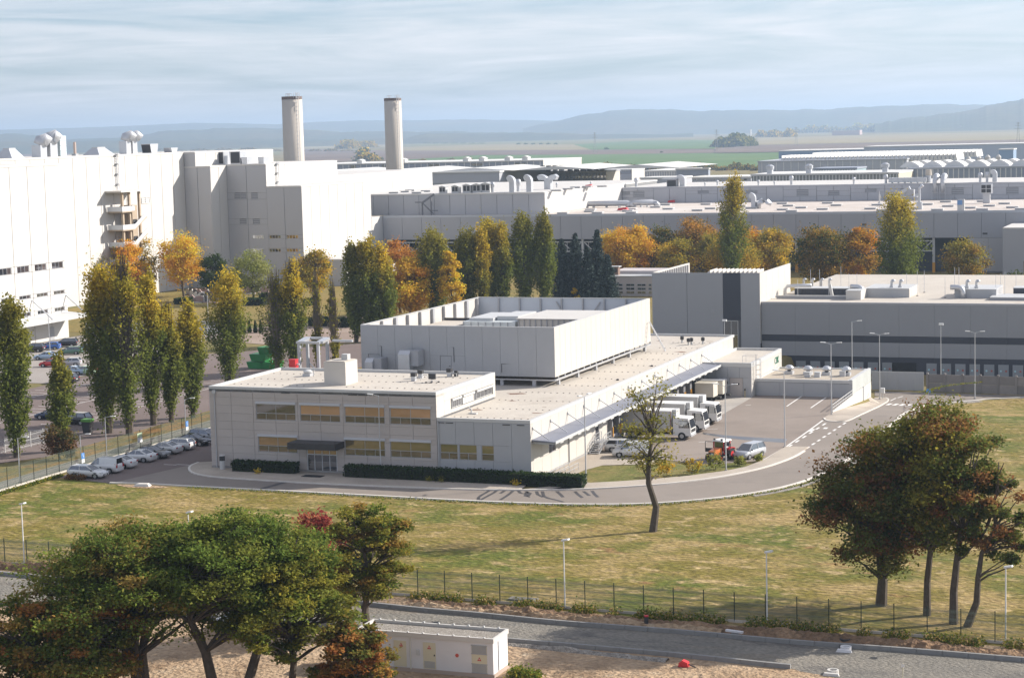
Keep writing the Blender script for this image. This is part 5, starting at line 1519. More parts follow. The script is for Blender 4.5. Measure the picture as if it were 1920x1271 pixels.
# roof plant on the giant factory
for (px, py, w, h, lab, kd) in ((74, 290, 2.6, 4.0, 'stout hooded sheet-metal vent, left of the trio on the white factory roof', 0), (92, 290, 3.0, 4.6, 'curved hooded vent in the middle of the trio on the factory roof', 0), (111, 290, 2.6, 5.0, 'square glassy grey shaft right of the hooded vents', 2), (235, 286, 2.2, 4.6, 'left of the twin hooded vents on the white factory roof', 0), (247, 286, 2.2, 4.6, 'right of the twin hooded vents on the white factory roof', 0),
        (18, 296, 5.0, 2.2, 'low dark hipped roof light at the far left of the factory roof', 3), (185, 291, 7.0, 1.8, 'long low hipped roof light in the middle of the factory roof', 3), (281, 287, 2.8, 2.4, 'dark louvred box right of the twin hooded vents', 1), (320, 286, 2.4, 1.2, 'small pale roof box near the corner of the white wall', 4),
        (141, 294, 0.8, 3.4, 'thin brown flue pipe on the white factory roof', 5)):
 x = -275.0
 p = on_x(px, py, x)
 zb = 35.8
 u = thing('roof_vent' if kd in (0, 2, 5) else 'louvre_box' if kd in (1, 4) else 'hipped_roof_light', lab, 'roof vent' if kd != 3 else 'roof light', (p[0], p[1], zb))
 y = p[1]
 zt = max(p[2], zb) + 0
 if kd == 0:
  MB().box(x - w / 2, y - w / 2, zb, x + w / 2, y + w / 2, zb + h * 0.72).obj('shaft', M_alu, u)
  MB().tube([(x, y, zb + h * 0.73), (x + 0.3, y + 0.2, zb + h * 0.95), (x + 1.2, y + 0.8, zb + h * 1.05), (x + 2.0, y + 1.5, zb + h * 0.85)], [w * 0.56, w * 0.6, w * 0.6, w * 0.5], 10).obj('hood', M_steel, u, smooth=True)
 elif kd == 1 or kd == 4:
  MB().prism([(y - w / 2, zb), (y + w / 2, zb), (y + w * 0.75, zb + h), (y - w * 0.7, zb + h)], x - w / 2, x + w / 2, 'x').obj('casing', M_alu, u)
  if kd == 1:
   MB().hexa([(x - w / 2 + 0.1, y - w / 2 - 0.08, zb + 0.2), (x + w / 2 - 0.1, y - w / 2 - 0.08, zb + 0.2), (x + w / 2 - 0.1, y - w / 2, zb + 0.2), (x - w / 2 + 0.1, y - w / 2, zb + 0.2), (x - w / 2 + 0.1, y - w * 0.7 - 0.05, zb + h - 0.2), (x + w / 2 - 0.1, y - w * 0.7 - 0.05, zb + h - 0.2), (x + w / 2 - 0.1, y - w * 0.6, zb + h - 0.2), (x - w / 2 + 0.1, y - w * 0.6, zb + h - 0.2)]).obj('louvre', M_dark, u)
 elif kd == 2:
  MB().box(x - w / 2, y - w / 2, zb, x + w / 2, y + w / 2, zb + h).obj('shaft', mat('shaft_glass_grey', (0.48, 0.56, 0.58), 0.4), u)
  for k in range(4):
   MB().box(x + w / 2, y - w / 2, zb + h * k / 4, x + w / 2 + 0.06, y + w / 2, zb + h * k / 4 + 0.12).obj('rib', M_frame, u)
 elif kd == 3:
  MB().hexa([(x - 2.5, y - w / 2, zb), (x + 2.5, y - w / 2, zb), (x + 2.5, y + w / 2, zb), (x - 2.5, y + w / 2, zb), (x - 0.8, y - w / 4, zb + h), (x + 0.8, y - w / 4, zb + h), (x + 0.8, y + w / 4, zb + h), (x - 0.8, y + w / 4, zb + h)]).obj('glazing', M_steel, u)
  MB().box(x - 0.9, y - w / 4, zb + h, x + 0.9, y + w / 4, zb + h + 0.15).obj('ridge', M_coping, u)
 else:
  MB().tube([(x, y, zb), (x, y, zb + h)], 0.35, 8).obj('flue', mat('flue_brown', (0.45, 0.35, 0.30), 0.7), u)
  MB().box(x - 0.6, y - 0.6, zb, x + 0.6, y + 0.6, zb + 0.5).obj('base', M_frame, u)
for i, (px, py) in enumerate(((414, 307), (445, 307), (462, 307), (493, 307))):
 p = on_y(px, py, 456.0)
 u = thing('louvre_box', ['dark louvred roof box, left of the pair above the stepped white wall', 'dark louvred roof box, right of the pair above the stepped white wall', 'small pale roof cowl right of the dark louvred pair', 'small blue-grey roof cowl near the corner of the grey front'][i], 'roof vent', (p[0], 456, 32.2))
 w = 3.0 if i < 2 else 1.6
 h = 3.4 if i < 2 else 1.8
 MB().prism([(p[0] - w / 2, 32.2), (p[0] + w / 2, 32.2), (p[0] + w / 2, 32.2 + h), (p[0] - w * 0.62, 32.2 + h)], 455, 458.5, 'y').obj('casing', M_alu, u)
 if i < 2:
  MB().box(p[0] - w / 2 + 0.15, 454.9, 32.5, p[0] + w / 2 - 0.2, 454.99, 32.0 + h).obj('louvre', M_dark, u)
# ================================================================== THE GREAT HALL
gh = thing('great_hall', 'very long grey factory hall with open trussed bays and a pale flat roof', 'building', (-235, 500.2, 0))
GY = 500.2
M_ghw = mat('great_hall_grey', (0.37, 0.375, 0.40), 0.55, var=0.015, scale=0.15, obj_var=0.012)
MB().box(-234.9, GY + 0.2, 9.0, 60, GY + 90, 15.3).obj('wall', M_gj, gh)
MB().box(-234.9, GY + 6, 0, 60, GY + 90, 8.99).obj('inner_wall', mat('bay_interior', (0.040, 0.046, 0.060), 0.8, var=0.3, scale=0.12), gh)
MB().box(-234.9, GY, 15.31, 60, GY + 0.5, 15.95).obj('coping', mat('hall_gutter', (0.46, 0.48, 0.52), 0.45), gh)
M_hroof = mat_patches('pale_roof', [(0.56, 0.50, 0.45), (0.60, 0.56, 0.52), (0.48, 0.42, 0.37)], (0.03, 0.06), fine=0.05, fine_scale=0.5)
MB().box(-234.9, GY + 0.52, 15.32, 60, GY + 90, 15.75).obj('roof', M_hroof, gh)
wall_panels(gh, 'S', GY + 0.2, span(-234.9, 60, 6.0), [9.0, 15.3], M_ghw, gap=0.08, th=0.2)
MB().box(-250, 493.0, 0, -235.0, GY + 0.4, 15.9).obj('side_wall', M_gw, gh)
xr0, xr1 = on_y(1815, 470, GY)[0], on_y(1878, 470, GY)[0]
MB().box(xr0, GY + 0.2, 0.0, 60, GY + 5.9, 8.99).obj('wall', M_gj, gh)
wall_panels(gh, 'S', GY + 0.2, span(xr0, xr1 + 12, 5.0), [0.4, 8.95], mat('pale_infill', (0.42, 0.415, 0.42), 0.6, obj_var=0.02), gap=0.05, th=0.12)
mcol = MB().box(-0.3, -0.3, 0, 0.3, 0.3, 8.99).mesh('column', M_steel)
mcol2 = MB().box(-0.34, -0.34, 0, 0.34, 0.34, 2.6).mesh('column_guard', M_yel)
tr_ = MB()
tr_.bar((0.3, 0, 8.2), (11.7, 0, 8.2), 0.3).bar((0.3, 0, 5.6), (11.7, 0, 5.6), 0.3)
for k in range(4):
 x = 0.3 + 2.85 * k
 if k % 2 == 0:
  tr_.bar((x, 0, 8.2), (x + 2.85, 0, 5.6), 0.24)
 else:
  tr_.bar((x, 0, 5.6), (x + 2.85, 0, 8.2), 0.24)
 tr_.bar((x + 1.4, 0, 5.6), (x + 1.4, 0, 8.2), 0.12)
mtr = tr_.mesh('truss', M_steel)
xcol = on_y(1750, 480, GY)[0]
k = 0
x = xcol - 12 * 13
while x < xr0 - 1:
 child('column', mcol, gh, (x, GY + 0.8, 0))
 child('column_guard', mcol2, gh, (x, GY + 0.8, 0.002))
 if x + 12 < xr0 + 3:
  child('truss', mtr, gh, (x, GY + 0.8, 0))
 x += 12
for px, py in ((1151, 457), (1620, 421), (1847, 438)):
 q = on_y(px, py, GY)
 MB().box(q[0] - 0.6, GY - 0.1, q[2] - 0.2, q[0] + 0.6, GY, q[2] + 0.2).obj('wall_vent', M_dark, gh)
# grey block standing forward at the right edge
p = on_y(1880, 427, 478.0)
rb_ = thing('corner_block', 'grey block with a pale sunlit roof edge at the far right beyond the trees', 'building', (p[0], 478, 0))
MB().box(p[0], 478, 0, 60, 499.5, p[2] - 0.3).obj('wall', M_ghw, rb_)
MB().box(p[0], 478, p[2] - 0.29, 60, 499.5, p[2]).obj('roof', M_gr, rb_)
MB().box(p[0] + 5, 477.9, 0.05, p[0] + 30, 477.99, 4.6).obj('panel_band', M_bglass, rb_)
MB().box(p[0] + 6.4, 477.8, 5.0, p[0] + 8.0, 477.99, 7.6).obj('door', M_dark, rb_)
# upper halls on the great hall roof
h3 = big_block('upper_hall', 'grey upper hall with a sunlit right side above the poplars', -258, -187.2, 505.6, 614, 15.76, 21.85, (-250, -187.2), (505.6, 578), 5.0, es=14.0)
K = big_block('white_roof_block', 'white sunlit block on the roof between the factory and the chimneys', -300, -250.0, 500.5, 571, 21.5, 27.6, None, (500.5, 571), 8.0, es=8.0)
for k in range(6):
 MB().box(-249.98, 512 + k * 9.4, 22.4, -249.9, 519 + k * 9.4, 25.2).obj('louvre_panel', mat('pale_louvre', (0.72, 0.66, 0.60), 0.6), K)
HY = 575.5
h2z = on_y(1500, 347.5, HY)[2]
lv = []
for (a, b, c_, d_) in ((1188, 1208, 371, 358.5), (1308.5, 1329, 364, 357.5), (1399, 1420, 363.5, 357), (1494, 1515.5, 369, 355.5), (1553.5, 1573.5, 367.5, 358), (1622, 1643, 361, 354), (1688, 1700, 361, 354), (1784.5, 1806.5, 366, 352.5), (1887, 1909.5, 365, 351), (1127, 1181, 366, 360)):
 p, q = on_y(a, c_, HY), on_y(b, d_, HY)
 lv.append((p[0], q[0], p[2], q[2]))
h2 = big_block('upper_hall', 'long pale grey upper hall with louvred openings across the great hall roof', -187.1, 60, HY, HY + 46, 15.76, h2z, (-187.1, 60), None, 5.2, m_e=M_gs, hs=lv)
for h in lv:
 louvre(h2, 'S', HY + 0.14, *h, M_frame, 0.5)
M_skyl = mat('roof_light_white', (0.62, 0.61, 0.59), 0.5)
skl = None
k = 0
for (y, off) in ((506, 0), (516, 4.5), (527, 1.0), (540, 6), (556, 2)):
 x = -182 + off
 while x < -20:
  if 2 < rnd.random() * 10:
   if skl is None:
    skl = thing('roof_light', 'low white flat roof light on the great hall roof', 'roof light', (0, 0, 0), 0, 'flat roof lights on the great hall roof')
    MB().box(-1.5, -0.8, 0, 1.5, 0.8, 0.34).obj('curb', M_frame, skl)
    MB().box(-1.6, -0.9, 0.35, 1.6, 0.9, 0.5).obj('lid', M_skyl, skl)
    skl.location = (x, y, 15.76)
   else:
    place_copy(skl, (x, y, 15.76), 0, 'low white flat roof light on the great hall roof', 'flat roof lights on the great hall roof')
  x += 9.5 + rnd.random() * 5
for (px, py) in ((720, 399), (740, 397), (760, 395), (783, 397), (800, 394), (752, 399.5), (1044, 359), (1066, 356), (1080, 353), (1100, 352), (1020, 361), (1130, 351), (770, 392.5)):
 q = on_z(px, py - 34 if px < 1000 else py, 21.9)
 if q[1] > 506:
  place_copy(skl, (q[0], q[1], 21.9), 0, 'low white flat roof light on the grey upper hall roof', 'flat roof lights on the upper hall roof')
# the long bent pipes lying on the great hall roof
for (p0, p1, lab) in (((1097, 383), (1182, 381.5), 'left thick grey pipe lying along the great hall roof'), ((1183, 381.5), (1229, 380), 'right thick grey pipe bending down on the great hall roof')):
 a, b = on_z(*p0, 16.9), on_z(*p1, 16.9)
 u = thing('roof_pipe', lab, 'pipe', (a[0], a[1], 15.8))
 MB().tube([(a[0] - 1.2, a[1], 15.8), (a[0] - 0.4, a[1], 16.7), (a[0] + 0.8, a[1], 17.0), (b[0] - 1, b[1], 17.0), (b[0], b[1], 16.7), (b[0] + 0.9, b[1], 15.8)], 0.85, 10).obj('pipe', M_steel, u, smooth=True)
 for t in (0.2, 0.5, 0.8):
  x = a[0] + (b[0] - a[0]) * t
  MB().box(x - 0.2, a[1] - 0.5, 15.76, x + 0.2, a[1] + 0.5, 16.3).obj('saddle', M_frame, u)
# ================================================================== PLANT ON THE GREAT HALL AND UPPER HALL ROOFS
def px_size(px, pya, pyb, p):
 """real height of something that runs from pyb up to pya in the photo at point p"""
 depth = float((np.asarray(p) - CAM) @ FW)
 return abs(pyb - pya) * depth / F_PX
def pavilion_vent(label, px, pyt, pyb, y, z, group):
 q = on_y(px, pyb, y)
 h = px_size(px, pyt, pyb, q)
 w = h * 0.95
 u = thing('louvred_vent', label, 'roof vent', (q[0], y, z), 0, group)
 MB().box(q[0] - w / 2, y - w / 2, z, q[0] + w / 2, y + w / 2, z + h * 0.82).obj('casing', M_coping, u)
 MB().prism([(q[0] - w * 0.6, z + h * 0.82 + 0.01), (q[0] + w * 0.6, z + h * 0.82 + 0.01), (q[0], z + h)], y - w * 0.6, y + w * 0.6, 'y').obj('cap', M_coping, u)
 for s in (-1, 1):
  MB().box(q[0] + s * w * 0.22 - w * 0.17, y - w / 2 - 0.05, z + h * 0.2, q[0] + s * w * 0.22 + w * 0.17, y - w / 2 - 0.005, z + h * 0.75).obj('louvre', M_dark, u)
def hood_vent(label, px, pyt, pyb, y, z, wpx=11, twin=False, group=None):
 q = on_y(px, pyb, y)
 h = px_size(px, pyt, pyb, q)
 w = wpx * float((q - CAM) @ FW) / F_PX
 u = thing('hooded_vent', label, 'roof vent', (q[0], y, z), 0, group)
 MB().box(q[0] - w * 0.4, y - w / 2, z, q[0] + w * 0.5, y + w / 2, z + h * 0.62).obj('shaft', M_steel, u)
 for s in ((-1, 1) if twin else (-1,)):
  mb = MB()
  prof = []
  for a in np.linspace(0, math.pi / 2 * 1.15, 7):
   prof.append((q[0] + w * 0.5 * (0 if twin else 1) + s * w * 1.15 * (1 - math.cos(a)), z + h * 0.62 + h * 0.38 * math.sin(min(a, math.pi / 2)) - (0.15 * h if a > 1.6 else 0)))
  inner_ = [(p[0] + (s * w * 0.0), p[1] - h * 0.16) for p in prof[::-1]]
  mb.prism([(p[0], p[1]) for p in prof] + [(prof[-1][0] - s * w * 0.25, z + h * 0.62), (prof[0][0] + s * w * 0.8, z + h * 0.625)], y - w / 2, y + w / 2, 'y')
  mb.obj('hood', M_alu, u)
 return u
P_LAB = ['leftmost louvred vent box on the grey upper hall roof', 'second louvred vent box on the upper hall roof', 'third louvred vent box on the upper hall roof', 'fourth louvred vent box on the upper hall roof', 'fifth louvred vent box, beside a bulging pipe']
for i, (px, a, b) in enumerate(((832, 351, 365), (856, 350, 365), (878, 347, 364), (897, 346, 363.5), (914, 344, 363))):
 pavilion_vent(P_LAB[i], px, a, b, 508.5 + i * 0.6, 21.9, 'louvred vents on the upper hall roof')
hood_vent('large curved hood vent, first from the left on the upper hall roof', 961, 332, 363.5, 510, 21.9, 11)
hood_vent('large curved hood vent, second from the left on the upper hall roof', 993, 330, 362.5, 510, 21.9, 11)
hood_vent('wide twin-hooded vent near the white corner of the upper hall', 1028, 328, 356, 530, 21.9, 14, True)
for i, (px, a, b, y, z, lab) in enumerate(((924, 343, 362, 511, 21.9, 'bulging round pipe beside the louvred vent boxes'), (972, 338, 361, 514, 21.9, 'thin bulging pipe between the two curved hoods'), (1044, 341, 350, 545, 21.9, 'small cowl right of the twin-hooded vent'), (1108, 343, 350, 560, 21.9, 'lone small cowl far back on the upper hall roof'),
            (1193, 334, 351, HY + 6, h2z, 'tall bulging sheet-metal cowl at the left end of the long upper hall'), (1345, 338, 348, HY + 8, h2z, 'round squat cowl left of the tall lone poplar'), (1322, 342, 349, HY + 3, h2z, 'thin post vent on the long upper hall roof'), (1422, 337, 347.5, HY + 3, h2z, 'thin pipe vent right of the tall lone poplar'),
            (1452, 340, 347.5, HY + 3, h2z, 'short stub vent on the long upper hall roof'), (1484, 330, 347, HY + 4, h2z, 'stout bulging cowl in the middle of the long upper hall roof'), (1601, 333, 346, HY + 3, h2z, 'small grey cowl beside the flat pale duct'), (1661, 328, 345, HY + 4, h2z, 'bulging grey cowl left of the long pale duct'), (1741, 320, 345, HY + 5, h2z, 'tall tan flue at the end of the long pale duct'),
            (1838, 326, 344, HY + 4, h2z, 'left of two dark bulging cowls near the right edge'), (1851, 325, 344, HY + 4, h2z, 'right of two dark bulging cowls near the right edge'))):
 q = on_y(px, b, y)
 h = px_size(px, a, b, q)
 u = thing('roof_cowl', lab, 'roof vent', (q[0], y, z))
 r = max(0.28, h * 0.20)
 if 'flue' in lab:
  MB().lathe([(0.75, z), (0.75, z + h * 0.55)], (q[0], y, 0), 12).obj('pipe', M_steel, u)
  MB().lathe([(0.95, z + h * 0.56), (0.85, z + h)], (q[0], y, 0), 12).obj('stack', mat('tan_sheet', (0.48, 0.43, 0.36), 0.6), u)
 else:
  MB().lathe([(r * 0.7, z), (r * 0.7, z + h * 0.45)], (q[0], y, 0), 12).obj('pipe', M_steel, u)
  MB().lathe([(r * 0.7, z + h * 0.45), (r * 1.15, z + h * 0.62), (r * 1.15, z + h * 0.85), (r * 0.8, z + h), (0, z + h)], (q[0], y, 0), 12, cap=False).obj('cowl', M_steel, u, smooth=True)
hood_vent('large slanted hood with a louvred box on the long upper hall', 1280, 327, 349, HY + 4, h2z, 11)
q = on_y(1261, 349, HY + 3)
u = thing('louvre_box', 'dark louvred intake box left of the slanted hood', 'roof vent', (q[0], HY + 3, h2z))
MB().box(q[0] - 1.6, HY + 2, h2z, q[0] + 1.6, HY + 5, h2z + 2.2).obj('casing', M_frame, u)
MB().box(q[0] - 1.4, HY + 1.93, h2z + 0.2, q[0] + 1.4, HY + 1.99, h2z + 2.0).obj('louvre', M_dark, u)
MB().box(q[0] - 3.2, HY + 2, h2z + 2.3, q[0] + 1.6, HY + 5, h2z + 2.7).obj('hood', M_steel, u)
q0_, q1_ = on_y(1667, 340, HY + 4), on_y(1738, 338.5, HY + 4)
u = thing('flat_duct', 'long flat pale duct on the roof between a grey cowl and a tan flue', 'duct', (q0_[0], HY + 4, h2z))
MB().box(q0_[0], HY + 3, h2z + 0.3, q1_[0], HY + 5.4, h2z + 1.7).obj('duct', M_alu, u)
for k in range(6):
 x = q0_[0] + (q1_[0] - q0_[0]) * (k + 0.5) / 6
 MB().box(x - 0.1, HY + 2.97, h2z, x + 0.1, HY + 5.45, h2z + 1.75).obj('flange', M_steel, u)
hood_vent('slanted pale hood on top of a louvred shaft near the right edge', 1865, 319, 343, HY + 4, h2z, 9)
# stand-alone plant on the great hall roof
gz0 = 15.76
hood_vent('curved hood vent standing right of the tall lone poplar', 1413, 362, 392, 528, gz0, 9)
q = on_z(1432, 391, gz0)
u = thing('bent_duct', 'pale bent duct lying beside the curved hood vent', 'duct', (q[0], q[1], gz0))
MB().tube([(q[0] - 1.6, q[1], gz0), (q[0] - 1.4, q[1], gz0 + 1.6), (q[0] - 0.4, q[1], gz0 + 2.1), (q[0] + 1.0, q[1], gz0 + 1.9), (q[0] + 2.2, q[1], gz0 + 1.1)], [0.7, 0.8, 0.85, 0.8, 0.55], 10).obj('duct', M_alu, u, smooth=True)
q = on_z(1649, 383, gz0)
u = thing('thin_flue', 'thin white flue left of the big poplar on the great hall roof', 'flue', (q[0], q[1], gz0))
MB().lathe([(0.5, gz0), (0.5, gz0 + 0.4), (0.22, gz0 + 0.5), (0.22, gz0 + 2.6), (0.1, gz0 + 2.7), (0.1, gz0 + 3.6)], (q[0], q[1], 0), 10).obj('pipe', M_coping, u)
q = on_z(1724, 393, gz0)
u = thing('tall_vent', 'tall pale vent with slanted head right of the big poplar', 'roof vent', (q[0], q[1], gz0))
MB().box(q[0] - 0.7, q[1] - 0.6, gz0, q[0] + 0.7, q[1] + 0.6, gz0 + 2.0).obj('base', M_steel, u)
MB().tube([(q[0], q[1], gz0 + 2), (q[0], q[1], gz0 + 5.6), (q[0] + 0.9, q[1], gz0 + 6.4)], [0.35, 0.3, 0.5], 8).obj('pipe', M_alu, u)
q = on_z(1705, 385, gz0)
u = thing('fan_platform', 'steel platform with fan and slanted duct behind the big poplar', 'plant unit', (q[0], q[1], gz0))
for dx in (-2, 2):
 for dy in (-1, 1):
  MB().bar((q[0] + dx, q[1] + dy, gz0), (q[0] + dx, q[1] + dy, gz0 + 3.2), 0.16).obj('leg', M_steel, u)
MB().box(q[0] - 2.3, q[1] - 1.3, gz0 + 2.3, q[0] + 2.3, q[1] + 1.3, gz0 + 2.45).obj('deck', M_steel, u)
MB().box(q[0] - 0.5, q[1] - 1.0, gz0 + 2.46, q[0] + 1.4, q[1] + 1.0, gz0 + 4.4).obj('fan_box', M_frame, u)
MB().bar((q[0] - 3.0, q[1], gz0 + 3.2), (q[0] + 0.2, q[1], gz0 + 4.9), 0.9).obj('duct', M_alu, u)
for i, px in enumerate((1752.5, 1767)):
 q = on_y(px, 376, HY - 2)
 u = thing('wall_duct', ['left of the twin ducts rising against the long upper hall', 'right of the twin ducts rising against the long upper hall'][i], 'duct', (q[0], HY - 2, gz0))
 MB().tube([(q[0], HY - 2, gz0 + 2.2), (q[0], HY - 2, gz0 + 5.6), (q[0] + 0.3, HY - 1, gz0 + 6.7), (q[0] + 0.2, HY + 0.8, gz0 + 7.0)], [0.6, 0.6, 1.0, 0.9], 10).obj('duct', M_steel, u, smooth=True)
 MB().bar((q[0] - 0.8, HY - 2, gz0), (q[0] - 0.8, HY - 2, gz0 + 4.2), 0.14).bar((q[0] + 0.8, HY - 2, gz0), (q[0] + 0.8, HY - 2, gz0 + 4.2), 0.14).bar((q[0] - 0.8, HY - 2, gz0 + 2.2), (q[0] + 0.8, HY - 2, gz0 + 2.2), 0.3).obj('frame', M_steel, u)
q = on_z(1802, 395, gz0)
u = thing('control_cabinet', 'narrow white and blue cabinet standing on the great hall roof', 'cabinet', (q[0], q[1], gz0))
MB().box(q[0] - 0.9, q[1] - 0.5, gz0, q[0] + 0.9, q[1] + 0.5, gz0 + 2.9).obj('body', M_coping, u)
MB().box(q[0] - 0.9, q[1] - 0.56, gz0 + 1.5, q[0] + 0.4, q[1] - 0.505, gz0 + 2.7).obj('blue_panel', mat('cabinet_blue', (0.16, 0.30, 0.55), 0.5), u)
q = on_z(1850, 381, gz0)
u = thing('louvred_head_vent', 'square louvred vent head on a narrow stalk near the right edge', 'roof vent', (q[0], q[1], gz0))
MB().box(q[0] - 0.95, q[1] - 0.8, gz0, q[0] + 0.95, q[1] + 0.8, gz0 + 2.7).obj('stalk', M_steel, u)
MB().box(q[0] - 1.45, q[1] - 1.2, gz0 + 2.71, q[0] + 1.45, q[1] + 1.2, gz0 + 5.3).obj('head', M_alu, u)
for s in (-0.7, 0.7):
 for z in (2.95, 4.1):
  MB().box(q[0] + s - 0.6, q[1] - 1.27, gz0 + z, q[0] + s + 0.6, q[1] - 1.205, gz0 + z + 1.0).obj('louvre', M_dark, u)
for (px, py, z, w, lab) in ((1104, 351.5, 21.9, 2.2, 'red hatch on the edge of the upper hall roof'), (1168, 395, gz0, 3.2, 'flat red cover in front of the grey roof pipes'), (1259, 380.5, gz0, 2.2, 'red barrier heap right of the grey roof pipes')):
 q = on_z(px, py, z)
 u = thing('red_cover', lab, 'hatch', (q[0], q[1], z))
 MB().prism([(q[0] - w / 2, z), (q[0] + w / 2, z), (q[0] + w * 0.38, z + 0.9), (q[0] - w * 0.38, z + 0.7)], q[1] - 0.7, q[1] + 0.7, 'y').obj('cover', M_red, u)
 MB().box(q[0] - w / 2 - 0.1, q[1] - 0.8, z - 0.002, q[0] + w / 2 + 0.1, q[1] + 0.8, z + 0.1).obj('base', M_frame, u)
q = on_z(1233, 378, gz0)
u = thing('pallet_stack', 'brown stack of stored frames beside the roof pipe', 'stack', (q[0], q[1], gz0))
for k in range(4):
 MB().box(q[0] - 1.4, q[1] - 0.8, gz0 + k * 0.55 + 0.02, q[0] + 1.4, q[1] + 0.8, gz0 + k * 0.55 + 0.4).obj('layer', mat('stored_brown', (0.30, 0.23, 0.18), 0.8, obj_var=0.2), u)
for px, z0_, z1_ in ((1300, 1, 4), (1001, 0.4, 4.2)):
 pass
q = on_y(800, 396, 503.5)
u = thing('roof_access_stair', 'dark steel access stair on the grey wall below the upper hall roof', 'stair', (q[0], 503, gz0))
st = MB()
a, b = on_y(791, 399, 503.0), on_y(815, 367, 503.0)
st.bar((a[0] + 0.3, 503, gz0 + 3.7), (b[0], 503, 21.9), 0.5).bar((a[0] - 2, 503, gz0 + 3.8), (a[0] + 0.4, 503, gz0 + 3.8), 0.3)
st.bar((a[0] + 0.2, 503, gz0), (a[0] + 0.2, 503, gz0 + 3.7), 0.35).bar((b[0] - 1.2, 503, gz0), (b[0] - 1.2, 503, gz0 + 5.0), 0.3)
st.bar((a[0] + 0.5, 503, gz0 + 3.4), (b[0] - 0.5, 503, gz0 + 0.4), 0.3).bar((b[0] - 1.4, 503, gz0 + 1.4), (b[0] + 0.8, 503, gz0 + 1.4), 0.25)
st.obj('flight', mat('dark_steel', (0.16, 0.165, 0.18), 0.6), u)
# ================================================================== CHIMNEYS
M_chim = mat('chimney_concrete', (0.50, 0.455, 0.40), 0.85, var=0.05, scale=0.15)
def chimney(label, px0, px1, pyt, dist):
 a, b = at_dist(px0, pyt, dist), at_dist(px1, pyt, dist)
 c = 0.5 * (a + b)
 r = float(np.linalg.norm(a - b)) / 2 * 0.97
 zt = c[2]
 u = thing('chimney', label, 'chimney', (c[0], c[1], 0))
 MB().lathe([(r * 1.12, 0), (r * 1.05, 20), (r, zt - 1.0)], (c[0], c[1], 0), 40).obj('shaft', M_chim, u, smooth=True)
 MB().lathe([(r * 1.015, zt - 0.99), (r * 1.015, zt), (r * 0.86, zt), (r * 0.86, zt - 0.6)], (c[0], c[1], 0), 40).obj('rim', mat('chimney_rim', (0.16, 0.12, 0.11), 0.9), u)
 for k, ang in enumerate((AZ + math.pi + 0.02, AZ - 0.15)):
  ux, uy = math.cos(ang), math.sin(ang)
  vx, vy = -uy, ux
  ld = MB()
  for s in (-0.4, 0.4):
   ld.bar((c[0] + ux * (r + 0.7) + vx * s, c[1] + uy * (r + 0.7) + vy * s, 18), (c[0] + ux * (r + 0.5) + vx * s, c[1] + uy * (r + 0.5) + vy * s, zt + 1.2), 0.14)
  z = 18.5
  while z < zt + 1:
   ld.bar((c[0] + ux * (r + 0.7) + vx * -0.4, c[1] + uy * (r + 0.7) + vy * -0.4, z), (c[0] + ux * (r + 0.7) + vx * 0.4, c[1] + uy * (r + 0.7) + vy * 0.4, z), 0.12)
   ld.bar((c[0] + ux * r, c[1] + uy * r, z), (c[0] + ux * (r + 0.7), c[1] + uy * (r + 0.7), z), 0.1)
   z += 1.4
  for s in (-1.1, 0, 1.1):
   ld.bar((c[0] + ux * (r + 0.2) + vx * s, c[1] + uy * (r + 0.2) + vy * s, zt - 0.5), (c[0] + ux * (r + 0.2) + vx * s, c[1] + uy * (r + 0.2) + vy * s, zt + 1.1), 0.1)
  ld.bar((c[0] + ux * (r + 0.2) - vx * 1.1, c[1] + uy * (r + 0.2) - vy * 1.1, zt + 1.1), (c[0] + ux * (r + 0.2) + vx * 1.1, c[1] + uy * (r + 0.2) + vy * 1.1, zt + 1.1), 0.1)
  ld.obj('ladder', M_steel, u)
chimney('thick concrete chimney with side ladders, left of the two', 527.5, 566.5, 181.5, 650)
chimney('slimmer concrete chimney with dark rim, right of the two', 719.5, 752.5, 184.5, 760)
# ================================================================== FARTHER HALLS
M_far1 = mat('far_grey_blue', (0.30, 0.33, 0.39), 0.6, var=0.03, scale=0.05)
M_far2 = mat('far_pale', (0.43, 0.44, 0.47), 0.6, var=0.03, scale=0.05)
M_far3 = mat('far_olive_grey', (0.28, 0.29, 0.28), 0.6, var=0.03, scale=0.05)
M_froof = mat('far_roof', (0.66, 0.65, 0.62), 0.7)
M_fblue = mat('far_blue_hall', (0.22, 0.32, 0.46), 0.6, var=0.05, scale=0.03)
M_fglass = mat_glass('far_window_band', (0.10, 0.17, 0.24), 0.35)
def far_block(name, label, y, px0, px1, pya, pyb, depth, m, roof=None, east=None, win=(), wm=None, rib=None):
 """a far building whose front top edge runs from (px0, pya) to (px1, pyb)"""
 a, b = on_y(px0, pya, y), on_y(px1, pyb, y)
 zt = 0.5 * (a[2] + b[2])
 u = thing(name, label, 'building', (a[0], y, 0))
 MB().box(a[0], y, 0, b[0], y + depth, zt - 0.6).obj('wall', m, u)
 MB().box(a[0] - 0.3, y - 0.3, zt - 0.59, b[0] + 0.3, y + depth, zt).obj('roof', roof or M_froof, u)
 if east:
  MB().box(b[0] + 0.01, y, 0, b[0] + 0.15, y + depth, zt - 0.6).obj('end_wall', east, u)  # end face in a paler material, sunlight worked into its colour
 for (w0, w1, wz0, wz1) in win:
  p, q = on_y(w0, wz0, y), on_y(w1, wz1, y)
  MB().box(p[0], y - 0.12, p[2], q[0], y - 0.004, q[2]).obj('window', wm or M_dglass, u)
 if rib:
  n = rib
  me = box_mesh(0.35, 0.18, zt - 0.7, M_froof, 'rib')
  for k in range(n):
   child('rib', me, u, (a[0] + (b[0] - a[0]) * (k + 0.5) / n, y, 0.02))
 return u, a[0], b[0], zt
